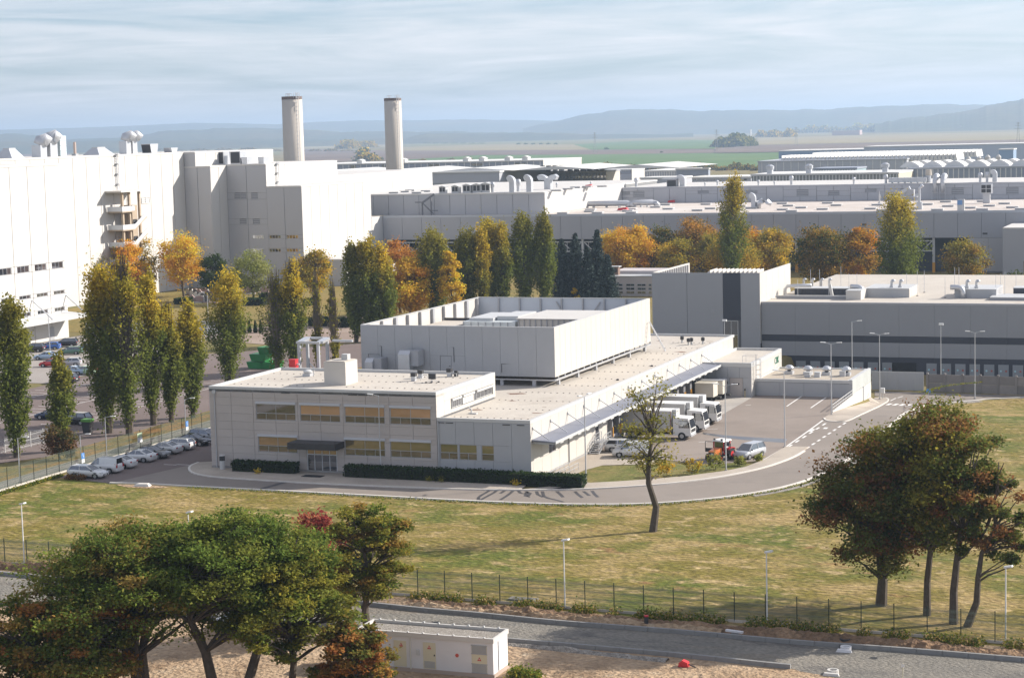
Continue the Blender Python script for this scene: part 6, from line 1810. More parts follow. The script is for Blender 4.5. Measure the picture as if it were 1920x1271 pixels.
u, x0, x1, zt = far_block('far_hall', 'long grey hall with paired dark windows behind the chimneys', 930, 560, 1018, 309.5, 299.5, 60, M_far1, east=M_wallw,
       win=[(658, 667, 316, 310), (716, 723, 314, 309), (804.5, 813, 312.5, 308), (814.5, 823.5, 312.5, 308), (884, 893, 311, 306.5), (894.5, 903.5, 311, 306.5), (965.5, 974, 310, 305.5), (976, 985, 310, 305.5)], rib=40)
for i, px in enumerate((677, 757, 876, 906, 954, 987)):
 q = on_y(px, 303, 935)
 v = thing('ridge_vent', 'small white vent on the roof of the long far hall', 'roof vent', (q[0], 935, zt), 0, 'vents on the long far hall')
 MB().box(q[0] - 1.6, 933, zt, q[0] + 1.6, 937, zt + 1.4).obj('base', M_froof, v)
 MB().prism([(q[0] - 2.0, zt + 1.41), (q[0] + 2.0, zt + 1.41), (q[0], zt + 2.2)], 932.6, 937.4, 'y').obj('cap', M_froof, v)
u, x0, x1, zt = far_block('far_shed', 'low grey shed with a dark window band behind the louvred vents', 700, 770, 936, 323, 321, 60, M_far2, win=[(775, 934, 346, 342)], wm=M_fglass)
for i in range(5):
 xa = x0 - 60 + i * 34
 v = MB().prism([(xa, zt - 0.1), (xa + 34, zt - 0.1), (xa + 17, zt + 1.3)], 705, 760, 'y')
 v.obj('pitched_roof', M_froof, u)
u, x0, x1, zt = far_block('far_office', 'long grey-blue office with two glazed bands beyond the upper hall', 745, 937, 1136, 323.5, 320.5, 18, M_far1, roof=M_far2, east=M_wallw, win=[(941, 1136, 336.5, 329.5), (941, 1136, 351, 344)], wm=M_fglass)
for k in range(28):
 x = x0 + (x1 - x0) * (k + 0.7) / 28.4
 p, q = on_y(941, 336.5, 745), on_y(941, 329.5, 745)
 MB().box(x, 744.6, p[2], x + 0.5, 744.87, q[2]).obj('mullion', M_far2, u)
u2, x0, x1, zt = far_block('far_office', 'short office wing with dark glass bays and sunlit end beyond the upper hall', 775, 1136, 1184, 318, 317, 18, M_far2, east=M_wallw, win=[(1158, 1183, 326, 321), (1158, 1183, 345, 338)], wm=M_dglass)
for i, (px, lab) in enumerate(((1035, 'dark roof plant frame on the long grey-blue office'), (1087, 'pale roof plant frame on the long grey-blue office'), (1112, 'row of small vents near the end of the long grey-blue office'))):
 q = on_y(px, 320, 752)
 v = thing('roof_plant', lab, 'roof plant', (q[0], 752, 20))
 zz = on_y(px, 320.5, 752)[2]
 for k in range(4):
  MB().box(q[0] - 5 + k * 2.8, 751, zz, q[0] - 3.4 + k * 2.8, 753, zz + (2.2 if i < 2 else 1.4)).obj('unit', M_dark if i == 0 else M_froof, v)
u, x0, x1, zt = far_block('far_shed', 'pale low shed with a sloping white roof edge right of the office', 820, 1206, 1270, 321, 318, 40, M_far2, rib=14)
u, x0, x1, zt = far_block('far_shed', 'white canopy-roofed shed with open front beyond the long upper hall', 780, 1268, 1328, 319, 312.5, 3, M_far1, roof=M_wallw)
u, x0, x1, zt = far_block('far_block', 'small pale roof block below the sloping white shed', 680, 1201, 1275, 334, 331, 16, M_far2)
u, x0, x1, zt = far_block('far_hall', 'low pale hall with a row of small windows behind the tall lone poplar', 720, 1288, 1408, 332, 331.5, 26, M_far2, win=[(1290 + k * 15, 1295 + k * 15, 338, 335.5) for k in range(8)])
u, x0, x1, zt = far_block('far_hall', 'olive grey hall with white roof edge and sunlit right end', 660, 1409, 1684, 327.5, 322.5, 34, M_far3, east=mat('far_sunlit_end', (0.60, 0.54, 0.42), 0.6), rib=44)
for i, (px, lab) in enumerate(((1444, 'lone hooded cowl on the left of the olive grey hall roof'), (1517, 'hooded cowl in the middle of the olive grey hall roof'), (1660, 'dark twin vents at the right of the olive grey hall roof'))):
 q = on_y(px, 326, 664)
 v = thing('roof_cowl', lab, 'roof vent', (q[0], 664, zt))
 MB().box(q[0] - 0.9, 663, zt, q[0] + 0.9, 665, zt + 1.6).obj('base', M_steel, v)
 MB().lathe([(1.4, zt + 1.6), (1.5, zt + 2.6), (0.6, zt + 3.2)], (q[0], 664, 0), 10).obj('hood', M_steel, v)
u, x0, x1, zt = far_block('far_hall', 'blue-green roof structure behind the olive grey hall', 760, 1526, 1606, 316, 314, 20, mat('far_bluegreen', (0.26, 0.36, 0.40), 0.6), roof=M_far1, rib=16)
u, x0, x1, zt = far_block('saw_tooth_hall', 'grey hall under rows of white saw-tooth roof lights', 1000, 1421, 1700, 303.5, 296, 150, M_far2, roof=M_far2, rib=20)
for r_, (pya, pyb, pa, pb) in enumerate(((300.5, 296.5, 1462, 1795), (297.5, 292.0, 1520, 1832))):
 yy = 1010 + 75 * r_
 a, b = on_y(pa, pya, yy), on_y(pb, pyb, yy)
 n = 46
 for k in range(n):
  x = a[0] + (b[0] - a[0]) * k / n
  w = (b[0] - a[0]) / n
  MB().prism([(x, zt - 1.5), (x + w * 0.98, zt - 1.5), (x + w * 0.55, zt + 2.4)], yy, yy + 26, 'y').obj('saw_tooth', M_froof, u)
u, x0, x1, zt = far_block('far_hall', 'very long blue hall along the edge of the fields', 1500, 1460, 1850, 285, 273, 60, M_fblue, roof=M_froof, win=[(1517 + k * 10.5, 1520 + k * 10.5, 284, 281.5) for k in range(6)])
u, x0, x1, zt = far_block('far_hall', 'pale long hall under a thin white roof at the upper right', 1450, 1620, 2000, 276, 266, 50, mat('far_lilac', (0.42, 0.47, 0.55), 0.6))
u, x0, x1, zt = far_block('far_hall', 'pale blue-grey hall with white domed roof lights at the right edge', 690, 1705, 2000, 314, 310.5, 80, M_far1, roof=M_far2, rib=30)
for i in range(12):
 r_ = i % 2
 q = on_y(1706 + i * 21, 311, 694 + 14 * r_)
 v = thing('barrel_roof_light', 'white humped roof light on the hall at the right edge', 'roof light', (q[0], 694, zt), 0, 'humped roof lights on the right far hall')
 pr = [(q[0] - 3.4 + 6.8 * k / 8, zt + 0.4 + 1.7 * math.sin(math.pi * k / 8)) for k in range(9)]
 MB().prism([(q[0] - 3.4, zt)] + pr + [(q[0] + 3.4, zt)], 694 + 14 * r_, 706 + 14 * r_, 'y').obj('dome', M_froof, v)
for i, px in enumerate((1821, 1857)):
 q = on_y(px, 300, 900)
 v = thing('white_tank_group', ['left of two clusters of white cylinders beyond the humped roof lights', 'right of two clusters of white cylinders beyond the humped roof lights'][i], 'tank', (q[0], 900, 0))
 zz = on_y(px, 303 if i == 0 else 300, 900)[2]
 for k in range(4):
  MB().lathe([(1.2, 14), (1.2, zz + (k % 2) * 1.3), (0.4, zz + 1 + (k % 2) * 1.3)], (q[0] - 3.6 + k * 2.4, 900, 0), 10).obj('cylinder', M_wallw, v)
u, x0, x1, zt = far_block('far_block', 'small dark blue house beside the far trees at the right edge', 1150, 1873, 1900, 280, 278.5, 15, M_fblue)
u, x0, x1, zt = far_block('far_farmhouse', 'long pinkish farm building with pale roof among the far trees', 6200, 1560, 1612, 246, 243.5, 40, mat('far_pink', (0.50, 0.36, 0.33), 0.7), roof=M_froof)
u, x0, x1, zt = far_block('church_tower', 'tiny white church tower in the far village', 7200, 1799, 1801.5, 236, 236, 12, M_wallw)
u, x0, x1, zt = far_block('white_silo', 'tiny white silo beside the round far copse', 6400, 1405.5, 1407.5, 243, 243, 10, M_wallw)
for i, (px, y0_, lab) in enumerate(((1116, 3000, 'thin lattice pylon in the green far field'), (1344, 2900, 'thin lattice pylon left of the far factory halls'), (1493, 3300, 'faint lattice pylon above the long blue hall'), (1909, 2600, 'faint lattice pylon at the far right edge'))):
 q = on_y(px, 290, y0_)
 v = thing('power_pylon', lab, 'pylon', (q[0], y0_, 0))
 for s in (-2.2, 2.2):
  MB().bar((q[0] + s, y0_, 0), (q[0] + s * 0.15, y0_, 34), 0.5).obj('leg', M_far3, v)
 for zz, w in ((26, 5), (30, 4), (33, 3)):
  MB().bar((q[0] - w, y0_, zz), (q[0] + w, y0_, zz), 0.4).obj('cross_arm', M_far3, v)
# ================================================================== GROUND BEHIND: CAR PARKS, LAWN, HEDGES
far_lawn = [(-236, 300), (-205, 296), (-120, 360), (-60, 420), (60, 440), (60, 499), (-240, 499)]
poly_sheet('park_lawn', [(-262, 335), (-223.0, 335), (-205, 345), (-160, 395), (-40, 420), (60, 420), (60, 499.5), (-262, 499.5)], M_lawn2, dz=0.02)
poly_sheet('car_park', [(-223.6, 262), (-184, 262), (-184, 296), (-204, 330), (-223.6, 330)], mat_patches('pale_asphalt', [(0.30, 0.27, 0.245), (0.34, 0.31, 0.28)], (0.08,), fine=0.06), dz=0.03)
poly_sheet('car_park', [(-183.5, 205), (-150, 215), (-137.5, 215), (-137.5, 345), (-183.5, 300)], M_asph3, dz=0.028)
poly_sheet('car_park', [(-183.5, 170), (-158, 170), (-141, 200), (-141, 240), (-183.5, 240)], M_asph3, dz=0.032)
poly_sheet('dirt_yard', [(-199, 330), (-176, 320), (-150, 330), (-150, 372), (-185, 372)], mat_patches('dusty_yard', [(0.27, 0.205, 0.165), (0.33, 0.26, 0.21)], (0.1,), fine=0.1), dz=0.036)
poly_sheet('poplar_strip', [(-141, 150), (-136.2, 150), (-136.4, 300), (-141.5, 300)], M_leaflitter, dz=0.036)
poly_sheet('footway', [(-136.2, 140), (-132.4, 140), (-132.2, 300), (-136.4, 300)], mat_patches('footway_gravel', [(0.36, 0.325, 0.28), (0.42, 0.38, 0.325)], (0.2,), fine=0.12), dz=0.034)
# white bays painted in the big car park
for k in range(22):
 y = 218 + k * 2.6
 for (xa, xb) in ((-181.5, -176.8), (-170.0, -165.2), (-158.6, -153.8)):
  if rnd.random() < 0.94:
   line_sheet('bay_line', [(xa, y), (xb, y)], 0.14, M_white, dz=0.042)
for xa in (-176.8, -165.2, -153.8):
 line_sheet('bay_line', [(xa, 218), (xa, 273)], 0.14, M_white, dz=0.045)
for k in range(9):
 y = 298 + k * 2.6
 line_sheet('bay_line', [(-217.5, y), (-212.5, y)], 0.16, M_white, dz=0.042)
def boxwood(name, label, cat, x0, x1, y0, y1, h, col, seed, n=1400, group=None, leaf=0.22):
 """clipped hedge: a dense body of leaves with a ragged skin"""
 r = np.random.default_rng(seed)
 c = np.c_[r.uniform(x0, x1, n), r.uniform(y0, y1, n), h * r.uniform(0, 1, n) ** 0.6]
 c[:, 2] += r.normal(0, 0.06, n)
 u = thing(name, label, cat, ((x0 + x1) / 2, (y0 + y1) / 2, 0), 0, group)
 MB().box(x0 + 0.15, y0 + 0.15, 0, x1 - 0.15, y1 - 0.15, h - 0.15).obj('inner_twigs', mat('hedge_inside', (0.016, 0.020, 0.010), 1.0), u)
 leaf_cloud('leaves', c, leaf, col, u, r)
 return u
# ================================================================== LEAVES AND TREES
LEAF_GAIN = 2.0
M_leaf = mat_leaf('leaf', 0.42)
M_needle = mat_leaf('needle', 0.10)
M_bark = mat('bark', (0.085, 0.068, 0.052), 0.95, var=0.3, scale=3.0, bump=0.6)
M_barkg = mat('pale_bark', (0.20, 0.165, 0.13), 0.95, var=0.3, scale=2.0)
def leaf_cloud(name, c, size, cols, parent, r, m=None, flat=0.0, colw=None, tint=None):
 """many small leaf faces: c = places, cols = list of leaf colours to draw from, flat = how level the leaves lie"""
 n = len(c)
 nrm = r.normal(0, 1, (n, 3))
 nrm[:, 2] = nrm[:, 2] * (1 + flat * 2.5)
 nrm /= np.linalg.norm(nrm, axis=1)[:, None] + 1e-9
 a = r.normal(0, 1, (n, 3))
 u = np.cross(nrm, a)
 u /= np.linalg.norm(u, axis=1)[:, None] + 1e-9
 v = np.cross(nrm, u)
 s = (np.asarray(size) if hasattr(size, '__len__') else np.full(n, size)) * r.uniform(0.65, 1.35, n)
 su, sv = (u * (s * 0.5)[:, None]), (v * (s * 0.36)[:, None])
 bend = nrm * (s * 0.16)[:, None]
 V = np.empty((n, 4, 3))
 V[:, 0] = c - su + bend * 0
 V[:, 1] = c - sv + bend
 V[:, 2] = c + su
 V[:, 3] = c + sv + bend
 cols = np.asarray(cols, float)
 if tint is None:
  w = None if colw is None else np.asarray(colw) / np.sum(colw)
  tint = cols[r.choice(len(cols), n, p=w)]
 tint = np.minimum(tint * r.uniform(0.75, 1.25, (n, 1)) * LEAF_GAIN, 0.75)
 me = bpy.data.meshes.new(name)
 me.vertices.add(4 * n)
 me.vertices.foreach_set('co', V.reshape(-1).astype(np.float32))
 me.loops.add(4 * n)
 me.loops.foreach_set('vertex_index', np.arange(4 * n, dtype=np.int32))
 me.polygons.add(n)
 me.polygons.foreach_set('loop_start', np.arange(0, 4 * n, 4, dtype=np.int32))
 me.polygons.foreach_set('loop_total', np.full(n, 4, dtype=np.int32))
 at = me.color_attributes.new('tint', 'FLOAT_COLOR', 'POINT')
 full = np.ones((n, 4, 4), np.float32)
 full[:, :, :3] = tint[:, None, :]
 at.data.foreach_set('color', full.reshape(-1))
 me.materials.append(m or M_leaf)
 me.update()
 me.validate()
 return link(name, me, parent)
def limb(mb, a, b, r0, r1, r, sag=0.12, n=4, sides=5):
 a, b = np.asarray(a, float), np.asarray(b, float)
 L = np.linalg.norm(b - a)
 mid = r.normal(0, sag * L * 0.5, 3)
 mid[2] = abs(mid[2]) * 0.5 + 0.06 * L
 P, R = [], []
 for i in range(n + 1):
  t = i / n
  P.append(a + (b - a) * t + mid * (4 * t * (1 - t)) * 0.5 + (r.normal(0, 0.02 * L, 3) if 0 < i < n else 0))
  R.append(r0 + (r1 - r0) * t)
 mb.tube(P, R, sides, cap=False)
 return P
def crown_tree(name, label, base, h, rad, cols, seed, crown0=0.3, n_clump=42, n_leaf=9000, leaf=0.34, shape='round', trunk_r=None, cat='tree', group=None, fill=0.55, flat=0.3, lean=(0, 0), squash=1.0, clump_r=0.30, m=None, trunks=1, twig=True, bark=None, colw=None):
 """broadleaf tree: trunk and limbs, leaves gathered in clumps through the crown with gaps between them"""
 r = np.random.default_rng(seed)
 base = np.asarray(base, float)
 u = thing(name, label, cat, base, 0, group)
 tr = trunk_r or max(0.12, h * 0.020)
 z0, z1 = h * crown0, h
 cz, hz = (z0 + z1) / 2, (z1 - z0) / 2
 cen = np.array([base[0] + lean[0], base[1] + lean[1], base[2] + cz])
 # clump centres, more of them near the skin of the crown
 C = []
 while len(C) < n_clump:
  d = r.normal(0, 1, 3)
  d /= np.linalg.norm(d)
  k = r.uniform(fill, 1.0) ** 0.6
  wob = 1 + 0.16 * math.sin(3 * math.atan2(d[1], d[0]) + seed) + 0.10 * r.normal()
  p = d * k * np.array([rad, rad, hz]) * np.array([wob, wob, 1])
  if shape == 'dome':
   p[2] = abs(p[2]) * 1.0 * (1 if r.random() < 0.78 else -0.75)
  C.append(cen + p)
 C = np.array(C)
 mb = MB()
 roots = []
 for t in range(trunks):
  off = np.array([0, 0, 0.0]) if trunks == 1 else np.array([r.uniform(-1, 1) * rad * 0.18, r.uniform(-1, 1) * rad * 0.18, 0])
  top = cen + np.array([off[0] * 3, off[1] * 3, hz * 0.35])
  P = [base + off + np.array([0, 0, -0.2])]
  for i in range(1, 6):
   tt = i / 5
   P.append(base + off + (top - base - off) * tt + r.normal(0, 0.015 * h, 3) * np.array([1, 1, 0]))
  mb.tube(P, [tr * 1.25, tr, tr * 0.85, tr * 0.65, tr * 0.45, tr * 0.25], 8, cap=False)
  roots.append(P)
 for c in C:
  P = roots[r.integers(len(roots))]
  i = int(np.clip(np.searchsorted([q[2] for q in P], c[2] - 0.35 * np.linalg.norm((c - P[3])[:2]) - 0.1 * h), 1, 4))
  limb(mb, P[i], c, tr * 0.34, tr * 0.07, r)
 mb.obj('trunk', bark or M_bark, u)
 per = max(20, n_leaf // n_clump)
 pts, sel = [], []
 ccol = np.asarray(cols, float)
 cw = None if colw is None else np.asarray(colw, float) / np.sum(colw)
 for c in C:
  k = int(per * r.uniform(0.6, 1.4))
  rr = rad * clump_r * r.uniform(0.7, 1.35)
  d = r.normal(0, 0.62, (k, 3))
  q = c + d * rr * np.array([1, 1, squash])
  pts.append(q)
  main = ccol[r.choice(len(ccol), p=cw)]
  tint = main[None, :] * 0.65 + ccol[r.choice(len(ccol), k, p=cw)] * 0.35
  sel.append(tint * r.uniform(0.9, 1.1))
 pts = np.concatenate(pts)
 sel = np.concatenate(sel)
 ok = pts[:, 2] > base[2] + 0.25
 leaf_cloud('crown', pts[ok], leaf, cols, u, r, m, flat=flat, tint=sel[ok])
 return u
def poplar(label, base, h, w, seed, n_leaf=9000, leaf=0.34, cols_lo=None, cols_hi=None, split=0.55, spires=3, low=0.04, bare=0.0, group=None, name='poplar_tree', bias=0.0):
 """columnar poplar: upright limbs, leaves in rising tongues, yellower towards the top"""
 r = np.random.default_rng(seed)
 base = np.asarray(base, float)
 u = thing(name, label, 'tree', base, 0, group)
 mb = MB()
 tr = h * 0.017
 mb.tube([base + np.array([0, 0, -0.2]), base + np.array([0.05, 0, h * 0.3]), base + np.array([r.normal(0, 0.15), r.normal(0, 0.15), h * 0.6]), base + np.array([r.normal(0, 0.2), r.normal(0, 0.2), h * 0.93])], [tr * 1.3, tr, tr * 0.6, tr * 0.12], 7, cap=False)
 tops = [(0.0, 0.0, 1.0)] + [(r.uniform(-0.5, 0.5) * w, r.uniform(-0.5, 0.5) * w, r.uniform(0.72, 0.95)) for _ in range(spires - 1)]
 n_st = 95
 stems = []
 for i in range(n_st):
  t0 = low + (0.86 - low) * (i / n_st) ** 0.95
  ang = r.uniform(0, 2 * math.pi)
  prof = w * (sstep(t0, low - 0.06, 0.30) * 0.98 + 0.10) * (1 - 0.78 * float(sstep(t0, 0.42, 1.0)))
  prof = float(prof) * r.uniform(0.55, 1.15)
  tip = tops[r.integers(len(tops))] if t0 > 0.5 else (0, 0, 1)
  L = h * r.uniform(0.10, 0.22) * (1.15 - 0.5 * t0)
  a = base + np.array([0, 0, h * t0])
  b = base + np.array([prof * math.cos(ang) + tip[0] * float(sstep(t0, 0.4, 0.9)) * 0.8, prof * math.sin(ang) + tip[1] * float(sstep(t0, 0.4, 0.9)) * 0.8, min(h * t0 + L, h * tip[2])])
  mid = a + (b - a) * 0.5 + np.array([math.cos(ang), math.sin(ang), -0.3]) * prof * 0.18
  stems.append((a, mid, b))
  mb.tube([a, mid, b], [tr * 0.28, tr * 0.18, tr * 0.05], 4, cap=False)
 if bare > 0:
  for i in range(150):
   t0 = r.uniform(0.3, 0.8)
   ang = r.uniform(0, 2 * math.pi)
   rad0 = w * r.uniform(0.1, 0.75) * (1.1 - t0 * 0.7)
   a = base + np.array([rad0 * math.cos(ang) * 0.5, rad0 * math.sin(ang) * 0.5, h * t0])
   b = base + np.array([rad0 * math.cos(ang), rad0 * math.sin(ang), min(h * 0.99, h * (t0 + r.uniform(0.14, 0.26)))])
   mb.tube([a, (a + b) / 2 + np.array([math.cos(ang), math.sin(ang), 0]) * 0.1, b], [0.075, 0.06, 0.025], 3, cap=False)
 mb.obj('trunk', M_barkg if bare > 0.5 else M_bark, u)
 lo = np.asarray(cols_lo, float)
 hi = np.asarray(cols_hi, float)
 per = n_leaf // n_st
 pts, tint = [], []
 for a, m_, b in stems:
  tt = ((a[2] + b[2]) / 2 - base[2]) / h
  if bare > 0 and tt > 0.28 and r.random() < bare:
   k = int(per * 0.10)
  else:
   k = int(per * r.uniform(0.6, 1.5))
  if k < 1:
   continue
  s = r.uniform(0.12, 1.02, k)
  q = np.where(s[:, None] < 0.5, a + (m_ - a) * (s * 2)[:, None], m_ + (b - m_) * (s * 2 - 1)[:, None])
  sp = w * 0.20 * (1.1 - 0.45 * s)
  q = q + r.normal(0, 1, (k, 3)) * sp[:, None] * np.array([1, 1, 1.6])
  pts.append(q)
  hh = (q[:, 2] - base[2]) / h
  f = np.clip((hh - split) / 0.30 + 0.5 + r.normal(0, 0.16) + bias, 0, 1)
  pick_lo = lo[r.choice(len(lo), k)] * 0.5 + lo[r.integers(len(lo))] * 0.5
  pick_hi = hi[r.choice(len(hi), k)] * 0.5 + hi[r.integers(len(hi))] * 0.5
  tint.append(pick_lo * (1 - f)[:, None] + pick_hi * f[:, None])
 pts, tint = np.concatenate(pts), np.concatenate(tint)
 ok = pts[:, 2] > base[2] + 0.15
 leaf_cloud('crown', pts[ok], leaf, None if False else lo, u, r, flat=0.0, tint=tint[ok])
 return u
def spruce(label, base, h, w, seed, cols, n_leaf=9000, leaf=0.32, group=None):
 r = np.random.default_rng(seed)
 base = np.asarray(base, float)
 u = thing('spruce_tree', label, 'tree', base, 0, group)
 mb = MB()
 tr = h * 0.014
 mb.tube([base + np.array([0, 0, -0.2]), base + np.array([0, 0, h * 0.5]), base + np.array([0, 0, h])], [tr * 1.3, tr * 0.7, 0.03], 7, cap=False)
 pts, tint = [], []
 cols = np.asarray(cols, float)
 nb = 150
 per = n_leaf // nb
 for i in range(nb):
  t = (i / nb) ** 0.85 * 0.97 + 0.02
  ang = i * 2.399 + r.normal(0, 0.25)
  L = w * (1 - t) ** 0.8 * r.uniform(0.7, 1.12) + 0.25
  a = base + np.array([0, 0, h * t])
  b = a + np.array([L * math.cos(ang), L * math.sin(ang), -L * 0.28 - 0.1])
  e = a + np.array([L * 0.6 * math.cos(ang), L * 0.6 * math.sin(ang), -L * 0.30])
  mb.tube([a, e, b], [tr * 0.22, tr * 0.14, 0.015], 4, cap=False)
  k = int(per * (0.35 + 1.2 * (1 - t)))
  s = r.uniform(0.1, 1.0, k)
  q = np.where(s[:, None] < 0.6, a + (e - a) * (s / 0.6)[:, None], e + (b - e) * ((s - 0.6) / 0.4)[:, None])
  q = q + r.normal(0, 1, (k, 3)) * np.array([0.20, 0.20, 0.16]) * (0.5 + 0.6 * L / w)
  q[:, 2] -= np.abs(r.normal(0, 0.30, k)) * (0.4 + L / w)
  pts.append(q)
  tint.append(cols[r.choice(len(cols), k)])
 mb.obj('trunk', M_bark, u)
 leaf_cloud('crown', np.concatenate(pts), leaf, cols, u, r, M_needle, flat=0.2, tint=np.concatenate(tint))
 return u
# ================================================================== LAMPS
M_lampw = mat('lamp_white', (0.72, 0.72, 0.71), 0.45)
def street_lamp(label, base_px, top_px=None, h=None, kind='double', base=None, group='street lamps', turn=0.0):
 b = np.asarray(base, float) if base is not None else on_g(*base_px)
 if h is None:
  h = height_at(b, *top_px) - b[2]
 u = thing('street_lamp', label, 'street lamp', b, 0, group)
 z = b[2]
 MB().tube([(b[0], b[1], z), (b[0], b[1], z + h * 0.45), (b[0], b[1], z + h - 0.15)], [0.085, 0.07, 0.05] if h > 7.5 else [0.06, 0.055, 0.045], 8).obj('pole', M_lampw if kind == 'post' else M_steel, u)
 MB().box(b[0] - 0.17, b[1] - 0.17, z, b[0] + 0.17, b[1] + 0.17, z + 0.12).obj('foot', M_conc, u)
 c, s = math.cos(turn), math.sin(turn)
 def arm(sgn, L, rise, wdt=0.26, ln=0.7):
  e = (b[0] + sgn * L * c, b[1] + sgn * L * s, z + h - 0.15 + rise)
  MB().bar((b[0], b[1], z + h - 0.2), e, 0.055).obj('arm', M_steel, u)
  f = (e[0] + sgn * ln * c, e[1] + sgn * ln * s, e[2] + 0.05)
  MB().bar(e, f, wdt, 0.09).obj('lamp_head', M_lampw, u)
 if kind == 'double':
  arm(-1, 0.75, 0.2)
  arm(1, 0.75, 0.2)
 elif kind == 'single':
  arm(1, 0.8, 0.15)
 elif kind == 'left':
  arm(-1, 0.7, 0.1)
 elif kind == 'post':
  MB().bar((b[0] - 0.1, b[1], z + h - 0.12), (b[0] + 0.5, b[1] - 0.12, z + h + 0.02), 0.34, 0.13).obj('lamp_head', M_lampw, u)
 elif kind == 'flood':
  MB().box(b[0] - 0.3, b[1] - 0.14, z + h - 0.14, b[0] + 0.38, b[1] + 0.2, z + h + 0.16).obj('lamp_head', M_lampw, u)
 return u
street_lamp('double-armed street lamp by the path at the near corner of the dock hall', (1099, 906), (1096, 741), kind='double', turn=1.4)
street_lamp('double-armed street lamp on the grass strip near the orange tractor', (1361.5, 882.5), (1358.5, 721))
street_lamp('street lamp on the yard edge beside the dashed lines', (1471.5, 838.5), (1470.5, 694), kind='left')
street_lamp('double-armed street lamp at the foot of the handrail wall', (1559, 778), (1556.8, 643))
street_lamp('double-armed street lamp on the rounded pavement tip by the gate', (1649.5, 749), (1647.5, 626))
street_lamp('double-armed street lamp at the edge of the lawn before the concrete fence', (1828, 747.5), (1825.5, 622))
street_lamp('single-armed street lamp rising behind the low annex', None, None, h=11.5, kind='single', base=(on_y(1597.5, 650, 291)[0], 291, -2.6))
b_ = on_y(1764, 640, 305.0)
street_lamp('tall lamp with bright round head behind the concrete fence', None, None, h=height_at(b_, 1764, 608) + 2.8, kind='flood', base=(b_[0], 305.0, -2.8))
b_ = on_y(1358.5, 640, 292.0)
street_lamp('lamp with bright head rising in front of the dark tower stripe', None, None, h=height_at(b_, 1358.5, 601), kind='flood', base=(b_[0], 292.0, 0))
street_lamp('white lamp post in front of the office hedge', (714.5, 894), (709.5, 739), kind='left')
street_lamp('lamp post at the left end of the green fence beside the poplars', (37.5, 905), (33, 818.5), kind='single', group='lamps along the left fence')
street_lamp('lamp post behind the first blue parking sign', (152.5, 869), (149.5, 813), kind='single', group='lamps along the left fence')
street_lamp('lamp post behind the white parked van', (200.5, 862), (196.5, 780), kind='single', group='lamps along the left fence')
street_lamp('lamp post behind the grey saloon near the second blue sign', (349, 818), (345.5, 746), kind='single', group='lamps along the left fence')
street_lamp('white lamp post at the left edge beside the front mesh fence', (46, 1060.5), (41, 942), kind='post', group='white lamp posts along the front fence')
street_lamp('white lamp post whose head shows above the big green tree', None, None, h=6.2, kind='post', base=on_g(358, 1086), group='white lamp posts along the front fence')
street_lamp('white lamp post at the middle of the front mesh fence', (1059.5, 1141), (1057, 1010), kind='post', group='white lamp posts along the front fence')
street_lamp('white lamp post left of the dark right-hand trees', (1438.5, 1171), (1438, 1032), kind='post', group='white lamp posts along the front fence')
street_lamp('white lamp post at the right edge beyond the leaning trunk', (1885.5, 1204), (1886, 1060), kind='post', group='white lamp posts along the front fence')
street_lamp('tall thin mast lamp beside the cars under the factory wall', (94.5, 672), (90, 578), kind='left')
street_lamp('tall lamp post on the lawn right of the golden tree', (391.5, 623), (387, 548), kind='left')
# ================================================================== MESH FENCES
M_fgr = mat('fence_green', (0.020, 0.035, 0.022), 0.6)
M_wire = mat('fence_wire', (0.11, 0.14, 0.105), 0.6)
def mesh_fence(name, label, a, b, pitch, h, wire_m, post_m, plinth_m=None, vstep=0.055, vw=0.011, folds=(0.25, 0.85, 1.45, 2.05), cat='fence', z0=0.0):
 a, b = np.asarray(a, float)[:2], np.asarray(b, float)[:2]
 L = float(np.linalg.norm(b - a))
 n = int(round(L / pitch))
 d = (b - a) / L
 ang = math.atan2(d[1], d[0])
 u = thing(name, label, cat, (a[0], a[1], 0))
 mp = MB().box(-0.035, -0.03, 0, 0.035, 0.03, h + 0.08).mesh('post', post_m)
 w = MB()
 k = 0
 x = 0.06
 while x < pitch - 0.05:
  w.add([(x - vw / 2, 0.03, 0.12), (x + vw / 2, 0.03, 0.12), (x, 0.03 + vw, 0.12), (x - vw / 2, 0.03, h), (x + vw / 2, 0.03, h), (x, 0.03 + vw, h)], [(0, 1, 4, 3), (1, 2, 5, 4), (2, 0, 3, 5)])
  x += vstep
 z = 0.14
 while z < h:
  w.bar((0.04, 0.036, z), (pitch - 0.04, 0.036, z), 0.011)
  z += 0.2
 for z in folds:
  w.bar((0.04, 0.05, z - 0.03), (pitch - 0.04, 0.05, z - 0.03), 0.022)
  w.bar((0.04, 0.05, z + 0.03), (pitch - 0.04, 0.05, z + 0.03), 0.022)
 mw = w.mesh('mesh_panel', wire_m)
 for i in range(n + 1):
  p = a + d * pitch * i
  child('post', mp, u, (p[0], p[1], z0), ang)
  if i < n:
   child('mesh_panel', mw, u, (p[0], p[1], z0), ang)
 if plinth_m:
  ml = MB().box(0.0, -0.03, 0, pitch - 0.01, 0.03, 0.22).mesh('plinth_board', plinth_m)
  for i in range(n):
   p = a + d * pitch * i
   child('plinth_board', ml, u, (p[0], p[1], 0.0), ang)
 return u
M_plinth = mat('fence_plinth', (0.52, 0.48, 0.42), 0.85, var=0.1, scale=1.5, obj_var=0.08)
mesh_fence('mesh_fence', 'green mesh fence with dark posts between the parked cars and the poplars', (-132.55, 172.0), (-131.95, 300.0), 2.52, 2.36, M_wire, M_fgr, M_plinth, z0=0.12)
mesh_fence('mesh_fence', 'green mesh fence across the whole front between lawn and new road', (-119.2, 147.12), (-4.3, 143.2), 2.53, 2.28, M_wire, M_fgr, M_plinth, z0=0.1)
